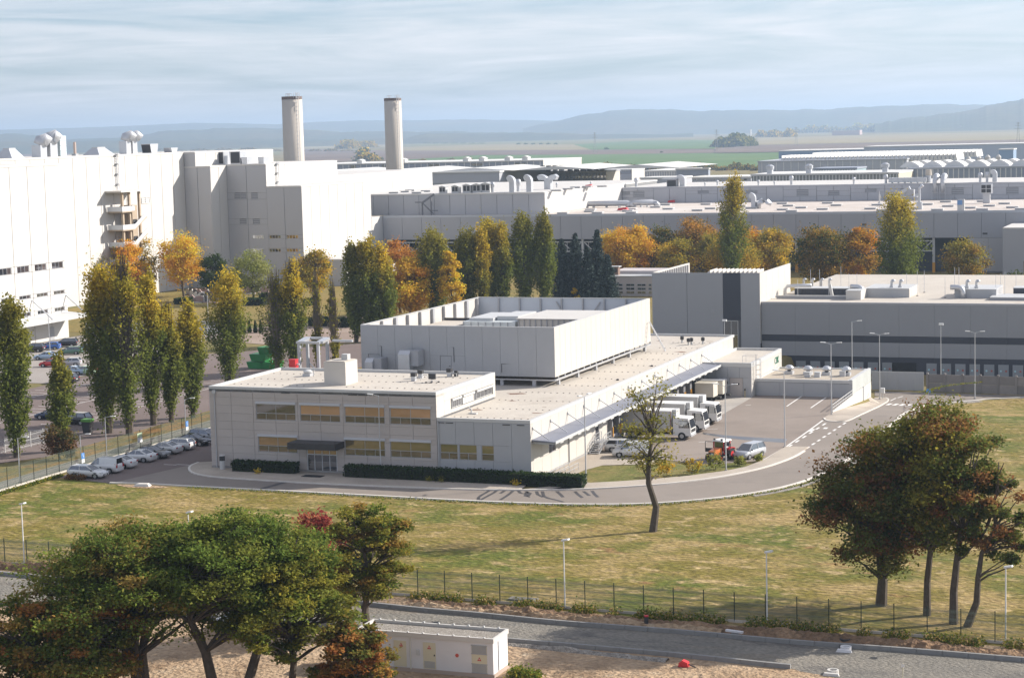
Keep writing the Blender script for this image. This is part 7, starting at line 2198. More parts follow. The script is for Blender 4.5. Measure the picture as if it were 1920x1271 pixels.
M_wfence = mat('white_wire', (0.60, 0.60, 0.58), 0.5)
mesh_fence('mesh_fence', 'short white mesh fence behind the reddish bush at the poplar strip', on_z(-40, 862), on_z(100, 828), 2.5, 2.0, M_wfence, M_wfence, None, vstep=0.2, vw=0.012, folds=(0.3, 1.0, 1.7))
mesh_fence('mesh_fence', 'dark mesh fence far back on the lawn behind the golden poplars', on_z(364, 642), on_z(410, 634), 2.6, 2.6, M_steel, M_fgr, M_plinth, vstep=0.12)
mesh_fence('concrete_board_fence', 'grey board fence beyond the white factory block', (-222.5, 330.0), (-196.0, 338.0), 2.5, 2.5, M_steel, M_conc, None, vstep=0.1, vw=0.095, folds=(0.3, 2.2))
def plate_sign(label, px, py, w, h, y_from_post, parts, group=None):
 pass
M_sblue = MATS['sign_blue']
for (px, pyt, pyb, lab) in ((155.5, 848.5, 866, 'blue wheelchair parking sign with white plate by the white estate car'), (350.5, 789, 802, 'blue wheelchair parking sign with white plate behind the dark saloon')):
 b = on_z(px + 0.8, pyb + 6, 0)
 x, y = -131.9, b[1]
 p, q = on_x(px, pyt, x), on_x(px, pyb, x)
 u = thing('parking_sign', lab, 'sign', (x, q[1], 0), 0, 'wheelchair parking signs')
 yy = q[1]
 MB().tube([(x, yy, 0), (x, yy, p[2])], 0.03, 6).obj('post', M_steel, u)
 zt = p[2]
 MB().box(x + 0.03, yy - 0.32, zt - 0.72, x + 0.05, yy + 0.32, zt).obj('plate', M_sblue, u)
 ic = MB()
 ic.disc((x + 0.055, yy, zt - 0.12), 0.05, 'x', 10, 0.006)
 ic.box(x + 0.052, yy - 0.03, zt - 0.42, x + 0.058, yy + 0.03, zt - 0.18).box(x + 0.052, yy - 0.03, zt - 0.42, x + 0.058, yy + 0.17, zt - 0.36).box(x + 0.052, yy + 0.11, zt - 0.58, x + 0.058, yy + 0.17, zt - 0.43)
 for k in range(10):
  a0, a1 = math.radians(150 + 20 * k), math.radians(170 + 20 * k)
  ic.bar((x + 0.055, yy + 0.0 + 0.16 * math.cos(a0), zt - 0.46 + 0.16 * math.sin(a0)), (x + 0.055, yy + 0.16 * math.cos(a1), zt - 0.46 + 0.16 * math.sin(a1)), 0.03, 0.006)
 ic.obj('wheelchair_symbol', M_lampw, u)
 MB().box(x + 0.03, yy - 0.3, zt - 1.22, x + 0.05, yy + 0.3, zt - 0.76).obj('lower_plate', M_lampw, u)
p, q = on_x(258, 820, -131.9), on_x(266, 834, -131.9)
u = thing('fence_notice', 'pale green and white notice board hung on the left fence', 'sign', (-131.9, p[1], 0))
MB().box(-131.87, p[1] - 0.1, 1.1, -131.84, q[1] + 0.1, 1.75).obj('lower_plate', M_lampw, u)
MB().box(-131.87, p[1] - 0.1, 1.77, -131.84, q[1] + 0.1, 2.3).obj('upper_plate', mat('pale_green', (0.45, 0.55, 0.36), 0.6), u)
# ================================================================== CARS
M_tyre = mat('tyre', (0.018, 0.018, 0.018), 0.85)
M_rim = mat('wheel_rim', (0.42, 0.43, 0.44), 0.35, metal=0.6)
M_cglass = mat_glass('car_glass', (0.020, 0.022, 0.026), 0.22, 0.05)
M_hl = mat('headlight_glass', (0.62, 0.65, 0.68), 0.15)
M_tl = mat('taillight_red', (0.40, 0.015, 0.015), 0.25)
M_plate = mat('number_plate', (0.62, 0.62, 0.60), 0.5)
def paint(name, col, rough=0.28):
 if 'paint_' + name in MATS:
  return MATS['paint_' + name]
 m = mat('paint_' + name, col, rough)
 b = m.node_tree.nodes['Principled BSDF']
 b.inputs['Coat Weight'].default_value = 0.5
 b.inputs['Coat Roughness'].default_value = 0.06
 return m
CAR_KINDS = {
 # L, W, H, belt profile (x, z), cabin (rear base, rear roof, front roof, windscreen base), belt z, solid sides
 'saloon': (4.66, 1.80, 1.46, [(-2.33, 0.62), (-2.28, 0.98), (-1.55, 1.02), (0.9, 0.98), (1.6, 0.90), (2.15, 0.76), (2.33, 0.55)], (-1.78, -0.75, 0.18, 1.12), 0.97, False),
 'estate': (4.66, 1.80, 1.48, [(-2.33, 0.62), (-2.28, 1.00), (-1.55, 1.02), (0.9, 0.98), (1.6, 0.90), (2.15, 0.76), (2.33, 0.55)], (-2.22, -1.85, 0.20, 1.12), 0.97, False),
 'hatch': (4.2, 1.78, 1.47, [(-2.10, 0.60), (-2.04, 1.00), (-1.4, 1.02), (0.85, 0.99), (1.45, 0.92), (1.95, 0.78), (2.1, 0.55)], (-2.0, -1.55, 0.10, 1.08), 0.97, False),
 'suv': (4.55, 1.88, 1.68, [(-2.27, 0.72), (-2.22, 1.10), (-1.5, 1.14), (0.9, 1.10), (1.6, 1.04), (2.1, 0.90), (2.27, 0.64)], (-2.14, -1.75, 0.22, 1.10), 1.08, False),
 'van': (4.45, 1.82, 1.84, [(-2.22, 0.62), (-2.2, 1.12), (-1.4, 1.15), (0.95, 1.06), (1.6, 0.98), (2.1, 0.80), (2.22, 0.58)], (-2.18, -2.08, 0.42, 1.30), 1.06, True),
 'mpv': (4.6, 1.84, 1.72, [(-2.3, 0.64), (-2.25, 1.04), (-1.5, 1.06), (1.0, 1.02), (1.6, 0.96), (2.15, 0.80), (2.3, 0.56)], (-2.2, -1.95, 0.40, 1.38), 1.02, False),
}
CAR_PROTO = {}
def car_proto(kind):
 L, W, H, belt, cab, zb, solid = CAR_KINDS[kind]
 root = thing('parked_car', 'parked car', 'car')
 P0 = paint('white', (0.70, 0.70, 0.69))
 w = W / 2
 mb = MB()
 rows = []
 for i, (x, z) in enumerate(belt):
  e = 1.0 if 0 < i < len(belt) - 1 else 0.86
  lo = 0.24 if 0 < i < len(belt) - 1 else 0.34
  t = 0.95 if z > 0.9 else 0.90
  mid = lo + (z - lo) * 0.55
  rows.append([(x, -w * e * 0.90, lo), (x, -w * e, mid), (x, -w * e * t, z - 0.03), (x, -w * e * t * 0.86, z + 0.015), (x, 0, z + 0.035), (x, w * e * t * 0.86, z + 0.015), (x, w * e * t, z - 0.03), (x, w * e, mid), (x, w * e * 0.90, lo)])
 n = 9
 for r_ in rows:
  mb.v += r_
 for i in range(len(rows) - 1):
  for j in range(n - 1):
   q = i * n + j
   mb.f.append((q, q + n, q + n + 1, q + 1))
  mb.f.append((i * n + n - 1, (i + 1) * n + n - 1, (i + 1) * n, i * n))
 mb.f.append(tuple(range(n)))
 mb.f.append(tuple((len(rows) - 1) * n + j for j in range(n - 1, -1, -1)))
 mb.obj('body', P0, root, smooth=True)
 xr, rr, rf, xw = cab
 t, tb = w * 0.70, w * 0.90
 g_ = MB()
 z1 = H - 0.035
 g_.hexa([(xr, -tb, zb), (xw, -tb, zb), (xw, tb, zb), (xr, tb, zb), (rr, -t, z1), (rf, -t, z1), (rf, t, z1), (rr, t, z1)])
 g_.obj('glasshouse', M_cglass, root)
 rp = MB()
 rp.hexa([(rr - 0.06, -t - 0.02, z1 - 0.02), (rf + 0.06, -t - 0.02, z1 - 0.02), (rf + 0.06, t + 0.02, z1 - 0.02), (rr - 0.06, t + 0.02, z1 - 0.02), (rr + 0.06, -t * 0.86, H), (rf - 0.12, -t * 0.86, H), (rf - 0.12, t * 0.86, H), (rr + 0.06, t * 0.86, H)])
 for s in (-1, 1):
  rp.bar((xw + 0.02, s * (tb + 0.005), zb - 0.02), (rf + 0.03, s * (t + 0.01), z1), 0.07)
  rp.bar((xr - 0.02, s * (tb + 0.005), zb - 0.02), (rr - 0.03, s * (t + 0.01), z1), 0.12)
  xm = (rf + rr) / 2 + 0.15
  rp.bar((xm, s * (tb + 0.012), zb - 0.02), (xm - 0.05, s * (t + 0.012), z1), 0.06)
  if solid:
   xm = 0.15
   rp.hexa([(xr - 0.01, s * (tb + 0.025), zb - 0.04), (xm, s * (tb + 0.025), zb - 0.04), (xm, s * (tb - 0.05), zb - 0.04), (xr - 0.01, s * (tb - 0.05), zb - 0.04), (rr - 0.01, s * (t + 0.05), z1), (xm, s * (t + 0.05), z1), (xm, s * (t - 0.05), z1), (rr - 0.01, s * (t - 0.05), z1)])
 rp.obj('roof', P0, root)
 for x in (-L * 0.29, L * 0.305):
  for s in (-1, 1):
   wh = MB().disc((x, s * (w - 0.095), 0.32), 0.32, 'y', 16, 0.20).obj('wheel', M_tyre, root)
   MB().disc((x, s * (w + 0.008), 0.32), 0.20, 'y', 12, 0.02).obj('rim', M_rim, wh)
   MB().disc((x, s * (w - 0.045), 0.36), 0.395, 'y', 16, 0.07).obj('wheel_arch', M_black, root)
 for s in (-1, 1):
  MB().box(L / 2 - 0.34, s * w * 0.72 - 0.2, 0.62, L / 2 - 0.06, s * w * 0.72 + 0.2, 0.76).obj('headlight', M_hl, root)
  zt_ = 0.82 if kind not in ('van', 'mpv', 'suv') else 0.92
  MB().box(-L / 2 - 0.015, s * w * 0.76 - 0.16, zt_ - (0.06 if kind != 'van' else 0.22), -L / 2 + 0.2, s * w * 0.76 + 0.14, zt_ + (0.10 if kind != 'van' else 0.26)).obj('taillight', M_tl, root)
  MB().box(0.95, s * (w + 0.10) - 0.09, zb - 0.02, 1.12, s * (w + 0.10) + 0.09, zb + 0.12).obj('mirror', M_black, root)
 MB().box(L / 2 - 0.03, -w * 0.55, 0.36, L / 2 + 0.015, w * 0.55, 0.52).obj('grille', M_black, root)
 MB().box(L / 2 + 0.016, -0.26, 0.38, L / 2 + 0.03, 0.26, 0.49).obj('number_plate', M_plate, root)
 MB().box(-L / 2 - 0.03, -0.26, 0.66, -L / 2 - 0.002, 0.26, 0.77).obj('number_plate', M_plate, root)
 return root
CARS_USED = set()
def car(kind, label, pos, heading, col, group):
 """heading = direction the bonnet points, in degrees from +X"""
 if kind not in CAR_PROTO:
  CAR_PROTO[kind] = car_proto(kind)
 proto = CAR_PROTO[kind]
 if kind in CARS_USED:
  c = copy_tree(proto)
 else:
  c = proto
  CARS_USED.add(kind)
 c.location = (float(pos[0]), float(pos[1]), float(gz(pos[0], pos[1])) + 0.012)
 c.rotation_euler = (0, 0, math.radians(heading))
 c['label'] = label
 c['category'] = 'van' if kind == 'van' else 'car'
 c['group'] = group
 c.name = 'parked_van' if kind == 'van' else 'parked_car'
 for ch in c.children:
  if ch.name.split('.')[0] in ('body', 'roof'):
   ch.material_slots[0].link = 'OBJECT'
   ch.material_slots[0].material = col
 return c
PW, PS, PG, PK = paint('white', (0.70, 0.70, 0.69)), paint('silver', (0.42, 0.43, 0.45), 0.3), paint('grey', (0.17, 0.165, 0.165), 0.3), paint('black', (0.018, 0.018, 0.020), 0.2)
PB, PR, PGR, PDB, PLB = paint('blue', (0.04, 0.14, 0.46)), paint('red', (0.55, 0.03, 0.03)), paint('green', (0.10, 0.20, 0.15)), paint('dark_blue', (0.035, 0.06, 0.12)), paint('light_blue', (0.40, 0.52, 0.66))
G1 = 'cars parked along the left fence'
for kind, lab, x, y, hd, col in (
  ('estate', 'white estate car facing right, nearest the lawn', -127.6, 188.35, 2, PW),
  ('van', 'small white panel van with rear doors towards the road', -127.7, 191.85, 180, PW),
  ('saloon', 'white saloon parked tail outwards next to the white van', -127.9, 195.1, 180, PW),
  ('saloon', 'white saloon between another white saloon and a dark grey car', -127.9, 199.55, 180, PW),
  ('saloon', 'dark grey saloon parked nose outwards between white saloons', -127.6, 202.3, 0, PG),
  ('saloon', 'white saloon between the dark grey saloon and a white estate', -127.9, 205.6, 180, PW),
  ('estate', 'white estate parked tail outwards beside a black car', -127.8, 208.5, 180, PW),
  ('saloon', 'black saloon near the office corner, nose outwards', -127.5, 212.1, 0, PK),
  ('suv', 'light grey car half hidden behind the office corner', -127.3, 214.9, 0, PS)):
 car(kind, lab, (x, y), hd, col, G1)
G2 = 'cars in the far car park by the factory'
for kind, lab, p, hd, col in (
  ('suv', 'black off-roader at the left of the row under the factory wall', (62, 660), 195, PK),
  ('hatch', 'bright blue car under the factory wall beside the mast lamp', (93, 655.5), 200, PB),
  ('suv', 'black off-roader at the right of the row under the factory wall', (124, 650), 200, PK),
  ('saloon', 'pale blue car with white bonnet, in front of the bright blue car', (88, 674), 195, PLB),
  ('estate', 'dark green estate right of the mast lamp', (131, 664.5), 200, PGR),
  ('estate', 'dark blue car half behind the tall poplar', (156, 659.5), 200, PDB),
  ('hatch', 'red car behind the thin poplar', (97, 687.5), 195, PR),
  ('hatch', 'silver hatchback right of the thin poplar', (131, 686), 200, PS),
  ('saloon', 'light blue car behind the dark fence near the tall poplar', (136, 702), 190, PLB),
  ('hatch', 'white and green car just left of the tall poplar', (158, 702), 190, paint('pale_green', (0.45, 0.62, 0.45))),
  ('suv', 'black car alone on the empty bays behind the thin poplar', (122, 718), 182, PK),
  ('suv', 'dark car in the bays near the green bin', (143, 795), 180, PK),
  ('estate', 'dark blue car hidden behind the thin poplar', (97, 785), 190, PDB)):
 car(kind, lab, on_z(*p), hd, col, G2)
G3 = 'vehicles standing in the yard'
car('van', 'white panel van facing left below the dock stair, behind the thin tree', on_z(1180, 857) + np.array([0, 0.6, 0]), 195, PW, G3)
car('estate', 'white car parked right behind the white van near the docks', on_z(1168, 847) + np.array([0, 0.5, 0]), 10, PW, G3)
car('mpv', 'silver people carrier facing the lawn beside the orange tractor', (-55.9, 218.7), -108, PS, G3)
car('van', 'white van half hidden behind the big green front tree', on_g(452, 1180), 175, PW, 'vehicles on the building plot')
# ================================================================== TRUCKS
M_twhite = mat('truck_white', (0.70, 0.69, 0.66), 0.4)
M_tcream = mat('truck_cream', (0.60, 0.56, 0.48), 0.45)
M_tgrey_ = mat('truck_box_grey', (0.50, 0.485, 0.46), 0.45, var=0.03, scale=0.5)
def box_truck(label, xr, yc, L, col_box, edge=None):
 u = thing('box_truck', label, 'truck', (xr, yc, 0), 0, 'box trucks backed up to the docks')
 xb = xr + L - 2.5
 w = 1.25
 MB().box(xr + 0.1, yc - w, 1.0, xb, yc + w, 3.55).obj('box', col_box, u)
 MB().box(xr + 0.08, yc - w - 0.02, 3.56, xb + 0.02, yc + w + 0.02, 3.66).obj('box_roof', M_twhite, u)
 e = MB()
 for y in (yc - w - 0.03, yc + w + 0.03):
  e.bar((xr + 0.12, y, 1.0), (xr + 0.12, y, 3.62), 0.10).bar((xb - 0.05, y, 1.0), (xb - 0.05, y, 3.6), 0.08).bar((xr + 0.12, y, 1.02), (xb, y, 1.02), 0.08)
 e.obj('edge_frame', edge or M_coping, u)
 MB().box(xr + 0.2, yc - 0.5, 0.62, xb + 2.2, yc + 0.5, 0.98).obj('chassis', M_black, u)
 # cab with sloping windscreen
 x0, x1 = xb + 0.22, xr + L
 MB().prism([(x0, 0.55), (x1, 0.55), (x1 + 0.02, 1.45), (x1 - 0.28, 2.75), (x0, 2.85)], yc - 1.18, yc + 1.18, 'y').obj('cab', M_twhite, u)
 MB().hexa([(x1 + 0.0, yc - 1.06, 1.55), (x1 + 0.05, yc - 1.06, 1.50), (x1 + 0.05, yc + 1.06, 1.50), (x1 + 0.0, yc + 1.06, 1.55), (x1 - 0.26, yc - 1.0, 2.55), (x1 - 0.20, yc - 1.0, 2.55), (x1 - 0.20, yc + 1.0, 2.55), (x1 - 0.26, yc + 1.0, 2.55)]).obj('windscreen', M_cglass, u)
 for s in (-1, 1):
  MB().prism([(x0 + 0.75, 1.55), (x1 - 0.12, 1.55), (x1 - 0.36, 2.5), (x0 + 0.75, 2.5)], yc + s * 1.19 - 0.012, yc + s * 1.19 + 0.012, 'y').obj('side_window', M_cglass, u)
  MB().box(x1 - 0.2, yc + s * 1.42 - 0.1, 1.7, x1 - 0.08, yc + s * 1.42 + 0.1, 2.3).obj('mirror', M_black, u)
  MB().box(x1 + 0.0, yc + s * 0.9 - 0.17, 0.72, x1 + 0.05, yc + s * 0.9 + 0.17, 0.9).obj('headlight', M_hl, u)
  for x in (xr + 2.0, xb + 1.35):
   wh = MB().disc((x, yc + s * 1.05, 0.5), 0.5, 'y', 16, 0.30).obj('wheel', M_tyre, u)
   MB().disc((x, yc + s * 1.21, 0.5), 0.27, 'y', 12, 0.03).obj('rim', M_rim, wh)
 MB().box(x1 + 0.03, yc - 0.9, 0.95, x1 + 0.06, yc + 0.9, 1.35).obj('grille', M_black, u)
 MB().box(x1 - 0.05, yc - 1.15, 0.45, x1 + 0.08, yc + 1.15, 0.68).obj('bumper', M_frame, u)
 MB().box(xb + 0.03, yc - 0.8, 2.95, xb + 0.55, yc + 0.8, 3.75).obj('cooling_unit', M_coping, u)
 return u
box_truck('cream box truck nearest the thin tree, with dark red corner post', -75.6, 230.3, 9.5, M_tgrey_, mat('rusty_frame', (0.17, 0.06, 0.045), 0.6))
box_truck('middle one of the three cream box trucks at the docks', -75.7, 236.6, 9.6, M_tgrey_)
box_truck('white box truck farthest along the docks, its cab in full sun', -75.7, 243.1, 9.5, M_tgrey_)
for i, (x, y, w, d, lab) in enumerate(((-74.6, 262.3, 2.7, 2.3, 'cream box trailer in sunlight under the end of the dock canopy'), (-74.7, 265.6, 3.3, 2.4, 'shaded box trailer beside the cream trailer at the block wall'))):
 u = thing('box_trailer', lab, 'trailer', (x, y, 0))
 MB().box(x, y - d / 2, 0.85, x + w, y + d / 2, 2.75).obj('box', M_tcream, u)
 MB().box(x - 0.05, y - d / 2 - 0.05, 2.76, x + w + 0.05, y + d / 2 + 0.05, 2.83).obj('lid', M_tcream if i == 0 else M_frame, u)
 MB().box(x, y - 0.4, 0.55, x + w + 0.8, y + 0.4, 0.84).obj('chassis', M_black, u)
 for xx in (x + 0.6, x + w - 0.6):
  for s in (-1, 1):
   MB().disc((xx, y + s * 0.95, 0.36), 0.36, 'y', 14, 0.22).obj('wheel', M_tyre, u)
# ================================================================== ORANGE TRACTOR WITH BOTH DOORS OPEN
M_or = paint('orange', (0.62, 0.17, 0.035), 0.4)
tq = np.array([-58.7, 216.4])
tr_u = thing('orange_tractor', 'small orange tractor with a white cab roof and both doors swung open', 'tractor', (tq[0], tq[1], 0.012), math.radians(-108 + 90))
def tpart(name, mb, m, par=None):
 """tractor parts are drawn facing -y about the origin, then moved with the tractor"""
 o = bpy.data.objects.new(name, mb.mesh(name, m))
 COL.objects.link(o)
 o.parent = par or tr_u
 return o
tpart('bonnet', MB().hexa([(-0.48, -2.2, 0.75), (0.48, -2.2, 0.75), (0.52, -0.7, 0.75), (-0.52, -0.7, 0.75), (-0.42, -2.05, 1.32), (0.42, -2.05, 1.32), (0.50, -0.7, 1.55), (-0.50, -0.7, 1.55)]), M_or)
tpart('grille', MB().box(-0.36, -2.24, 0.78, 0.36, -2.17, 1.15), M_black)
tpart('front_badge', MB().box(-0.02, -2.27, 0.85, 0.34, -2.245, 1.1), mat('badge_blue', (0.25, 0.35, 0.5), 0.5))
tpart('chassis', MB().box(-0.35, -2.0, 0.45, 0.35, 1.2, 0.74), M_dark)
cabm = MB()
for x in (-0.72, 0.72):
 for y in (-0.55, 0.85):
  cabm.bar((x, y, 0.8), (x * 0.92, y, 2.25), 0.08)
tpart('cab_frame', cabm, M_red)
tpart('cab_glass', MB().box(-0.62, -0.5, 1.1, 0.62, 0.8, 2.2), M_cglass)
tpart('cab_roof', MB().hexa([(-0.8, -0.8, 2.26), (0.8, -0.8, 2.26), (0.8, 1.0, 2.26), (-0.8, 1.0, 2.26), (-0.68, -0.65, 2.42), (0.68, -0.65, 2.42), (0.68, 0.9, 2.42), (-0.68, 0.9, 2.42)]), M_twhite)
for x in (-0.5, 0.5):
 tpart('work_lamp', MB().box(x - 0.1, -0.75, 2.43, x + 0.1, -0.6, 2.6), M_dark)
for s in (-1, 1):
 df = MB()
 a, b = (s * 0.78, -0.5), (s * 1.75, -0.75)
 df.bar((a[0], a[1], 0.95), (b[0], b[1], 0.95), 0.06).bar((a[0], a[1], 2.15), (b[0], b[1], 2.15), 0.06).bar((b[0], b[1], 0.95), (b[0], b[1], 2.15), 0.06).bar((a[0], a[1], 0.95), (a[0], a[1], 2.15), 0.06).bar((a[0], a[1], 1.35), (b[0], b[1], 1.35), 0.06)
 d = tpart('door', df, M_dark)
 lp = MB().hexa([(a[0], a[1] - 0.01, 0.98), (b[0], b[1] - 0.01, 0.98), (b[0], b[1] + 0.01, 0.98), (a[0], a[1] + 0.01, 0.98), (a[0], a[1] - 0.01, 1.32), (b[0], b[1] - 0.01, 1.32), (b[0], b[1] + 0.01, 1.32), (a[0], a[1] + 0.01, 1.32)])
 o = bpy.data.objects.new('door_panel', lp.mesh('door_panel', M_dark))
 COL.objects.link(o)
 o.parent = d
 for (y, r, wd) in ((0.75, 0.68, 0.36), (-1.55, 0.44, 0.28)):
  wl_ = tpart('wheel', MB().disc((s * 0.85, y, r), r, 'x', 18, wd), M_tyre)
  o = bpy.data.objects.new('rim', MB().disc((s * (0.85 + wd / 2), y, r), r * 0.5, 'x', 14, 0.06).mesh('rim', M_red))
  COL.objects.link(o)
  o.parent = wl_
 tpart('mudguard', MB().prism([(0.0, 1.1), (0.2, 1.42), (0.75, 1.52), (1.3, 1.4), (1.45, 1.15), (1.3, 1.3), (0.75, 1.42), (0.2, 1.32)], s * 0.85 - 0.2, s * 0.85 + 0.2, 'x'), M_red)
# ================================================================== TRANSFORMER HUT IN FRONT
hx0, hx1, hy0, hy1, hz = -61.6, -50.85, 124.45, 127.3, 2.9
M_hut = mat('hut_render', (0.66, 0.645, 0.64), 0.6, var=0.04, scale=0.6)
hut = thing('transformer_hut', 'white flat-roofed transformer hut with cream doors at the bottom of the picture', 'hut', (hx0, hy0, 0))
MB().box(hx0, hy0, 0.0, hx1, hy1, 2.6).obj('wall', M_hut, hut)
MB().box(hx0 - 0.06, hy0 - 0.06, -0.02, hx1 + 0.06, hy1 + 0.06, 0.28).obj('plinth', mat('hut_plinth', (0.42, 0.33, 0.27), 0.8), hut)
MB().box(hx0 + 0.1, hy0 + 0.1, 2.601, hx1 - 0.1, hy1 - 0.1, 2.72).obj('roof', mat_patches('roof_gravel', [(0.40, 0.36, 0.31), (0.28, 0.24, 0.20), (0.50, 0.46, 0.41)], (2.0, 4.0), bump=1.0, fine=0.35, fine_scale=14), hut)
pr = MB().box(hx0 - 0.08, hy0 - 0.08, 2.58, hx1 + 0.08, hy0 + 0.09, 2.92).box(hx0 - 0.08, hy1 - 0.09, 2.58, hx1 + 0.08, hy1 + 0.08, 2.92).box(hx0 - 0.08, hy0 + 0.092, 2.58, hx0 + 0.09, hy1 - 0.092, 2.92).box(hx1 - 0.09, hy0 + 0.092, 2.58, hx1 + 0.08, hy1 - 0.092, 2.92)
pr.obj('parapet', M_wallw, hut)
for k in range(9):
 x = hx0 + 0.5 + k * 1.2
 for y in (hy0 - 0.03, hy1 + 0.03):
  MB().box(x - 0.05, y - 0.08, 2.925, x + 0.05, y + 0.08, 3.0).obj('clip', M_coping, hut)
M_crm = mat('cream_door', (0.62, 0.56, 0.40), 0.55)
M_warn = mat('warning_red', (0.52, 0.08, 0.05), 0.5)
def hpx(px, py):
 q = on_y(px, py, hy0)
 return q[0], q[2]
def hut_panel(name, a, b, m, t=0.03):
 (x0, z1), (x1, z0) = hpx(*a), hpx(*b)
 return MB().box(min(x0, x1), hy0 - t, z0, max(x0, x1), hy0 - 0.002, z1).obj(name, m, hut), (min(x0, x1), max(x0, x1), z0, z1)
def warning_sticker(par, x, z, s=0.16):
 MB().prism([(x - s, z - s * 0.8), (x + s, z - s * 0.8), (x, z + s)], hy0 - 0.045, hy0 - 0.033, 'y').obj('warning_sticker', M_warn, par)
 MB().prism([(x - 0.02, z + s * 0.45), (x - 0.05, z - s * 0.15), (x + 0.01, z - s * 0.12), (x - 0.01, z - s * 0.6), (x + 0.05, z + s * 0.02), (x, z)], hy0 - 0.05, hy0 - 0.046, 'y').obj('flash_mark', M_lampw, par)
d, bb = hut_panel('door', (793, 1203), (818, 1254), M_crm)
warning_sticker(d, (bb[0] + bb[1]) / 2, bb[3] - 0.35)
lv_ = MB()
for k in range(6):
 z = bb[2] + 0.08 + k * 0.085
 lv_.box(bb[0] + 0.08, hy0 - 0.045, z, bb[1] - 0.08, hy0 - 0.031, z + 0.05)
lv_.obj('door_grille', M_frame, d)
MB().box(bb[1] - 0.14, hy0 - 0.07, (bb[2] + bb[3]) / 2, bb[1] - 0.06, hy0 - 0.031, (bb[2] + bb[3]) / 2 + 0.12).obj('handle', M_dark, d)
d, bb = hut_panel('door', (738, 1199), (763, 1249), M_crm)
warning_sticker(d, (bb[0] + bb[1]) / 2 + 0.1, bb[3] - 0.3)
d, bb = hut_panel('service_panel', (884, 1208), (914, 1262), M_crm)
xm = (bb[0] + bb[1]) / 2
warning_sticker(d, xm, (bb[2] + bb[3]) / 2)
for (z0, z1) in ((bb[2] + 0.02, bb[2] + 0.62), (bb[3] - 0.62, bb[3] - 0.05)):
 fr_ = MB().box(bb[0] - 0.03, hy0 - 0.06, z0 - 0.05, bb[1] + 0.03, hy0 - 0.031, z0).box(bb[0] - 0.03, hy0 - 0.06, z1, bb[1] + 0.03, hy0 - 0.031, z1 + 0.05)
 for k in range(8):
  z = z0 + (z1 - z0) * k / 8
  fr_.box(bb[0] + 0.02, hy0 - 0.055, z, bb[1] - 0.02, hy0 - 0.031, z + 0.045)
 fr_.obj('vent_grille', M_frame, d)
q = hpx(857, 1228)
MB().disc((q[0], hy0 - 0.012, q[1]), 0.14, 'y', 14, 0.02).obj('round_sticker', M_warn, hut)
q = hpx(784, 1222)
MB().box(q[0] - 0.12, hy0 - 0.1, q[1] - 0.2, q[0] + 0.12, hy0 - 0.002, q[1] + 0.2).obj('meter_box', M_coping, hut)
MB().tube([(hpx(770, 1215)[0], hy0 - 0.06, 0.2), (hpx(770, 1215)[0], hy0 - 0.06, 2.6)], 0.045, 8).obj('rain_pipe', mat('rain_pipe_cream', (0.60, 0.57, 0.48), 0.6), hut)
MB().box(hx1 + 0.002, hy0 + 1.0, 0.35, hx1 + 0.04, hy0 + 1.7, 2.5).obj('end_door', M_hut, hut)
MB().box(hx1 + 0.041, hy0 + 0.95, 0.32, hx1 + 0.05, hy0 + 1.0, 2.5).obj('door_gap', M_frame, hut)
# ================================================================== SMALL THINGS
p = on_z(417, 881, 0)
u = thing('litter_bin', 'grey litter bin with dark top at the left office corner', 'bin', (p[0], 196.4, 0.13))
x = on_y(417, 870, 196.4)[0]
MB().lathe([(0.32, 0.13), (0.32, 1.15)], (x, 196.4, 0), 16).obj('drum', M_coping, u)
MB().lathe([(0.33, 1.16), (0.33, 1.72)], (x, 196.4, 0), 16).obj('hood', M_dark, u)
MB().lathe([(0.35, 1.73), (0.33, 1.82), (0.0, 1.85)], (x, 196.4, 0), 16, cap=False).obj('lid', M_coping, u)
p = on_z(600, 890, 0.13)
u = thing('door_mat', 'dark door mat on the pavement at the office entrance', 'door mat', (p[0], 194.4, 0.135))
MB().box(ex[0] + 0.8, 194.0, 0.134, ex[1] - 0.6, 195.3, 0.155).obj('mat', M_black, u)
p = on_g(268, 911)
u = thing('stone_slab', 'pale stone slab lying on the grass edge below the parked cars', 'slab', p)
MB().hexa([(p[0] - 1.1, p[1] - 0.5, 0), (p[0] + 1.1, p[1] - 0.45, 0), (p[0] + 0.9, p[1] + 0.5, 0), (p[0] - 1.0, p[1] + 0.45, 0), (p[0] - 0.7, p[1] - 0.3, 0.28), (p[0] + 0.8, p[1] - 0.3, 0.32), (p[0] + 0.6, p[1] + 0.3, 0.34), (p[0] - 0.6, p[1] + 0.3, 0.3)]).obj('slab', M_kerb, u)
poly_sheet('bare_patch', [(p[0] + 3.2 * math.cos(a) * (1 + 0.2 * math.sin(3 * a)), p[1] - 0.3 + 0.9 * math.sin(a)) for a in np.linspace(0, 2 * math.pi, 16, endpoint=False)], M_earth, dz=0.03)
p = on_g(980, 1125)
u = thing('manhole_slab', 'flat concrete manhole frame in the grass behind the front fence', 'manhole', p)
MB().box(p[0] - 1.2, p[1] - 0.3, 0, p[0] + 1.2, p[1] + 0.6, 0.14).obj('frame', M_conc, u)
MB().box(p[0] - 0.9, p[1] - 0.1, 0.141, p[0] + 0.9, p[1] + 0.4, 0.17).obj('lid', M_grav, u)
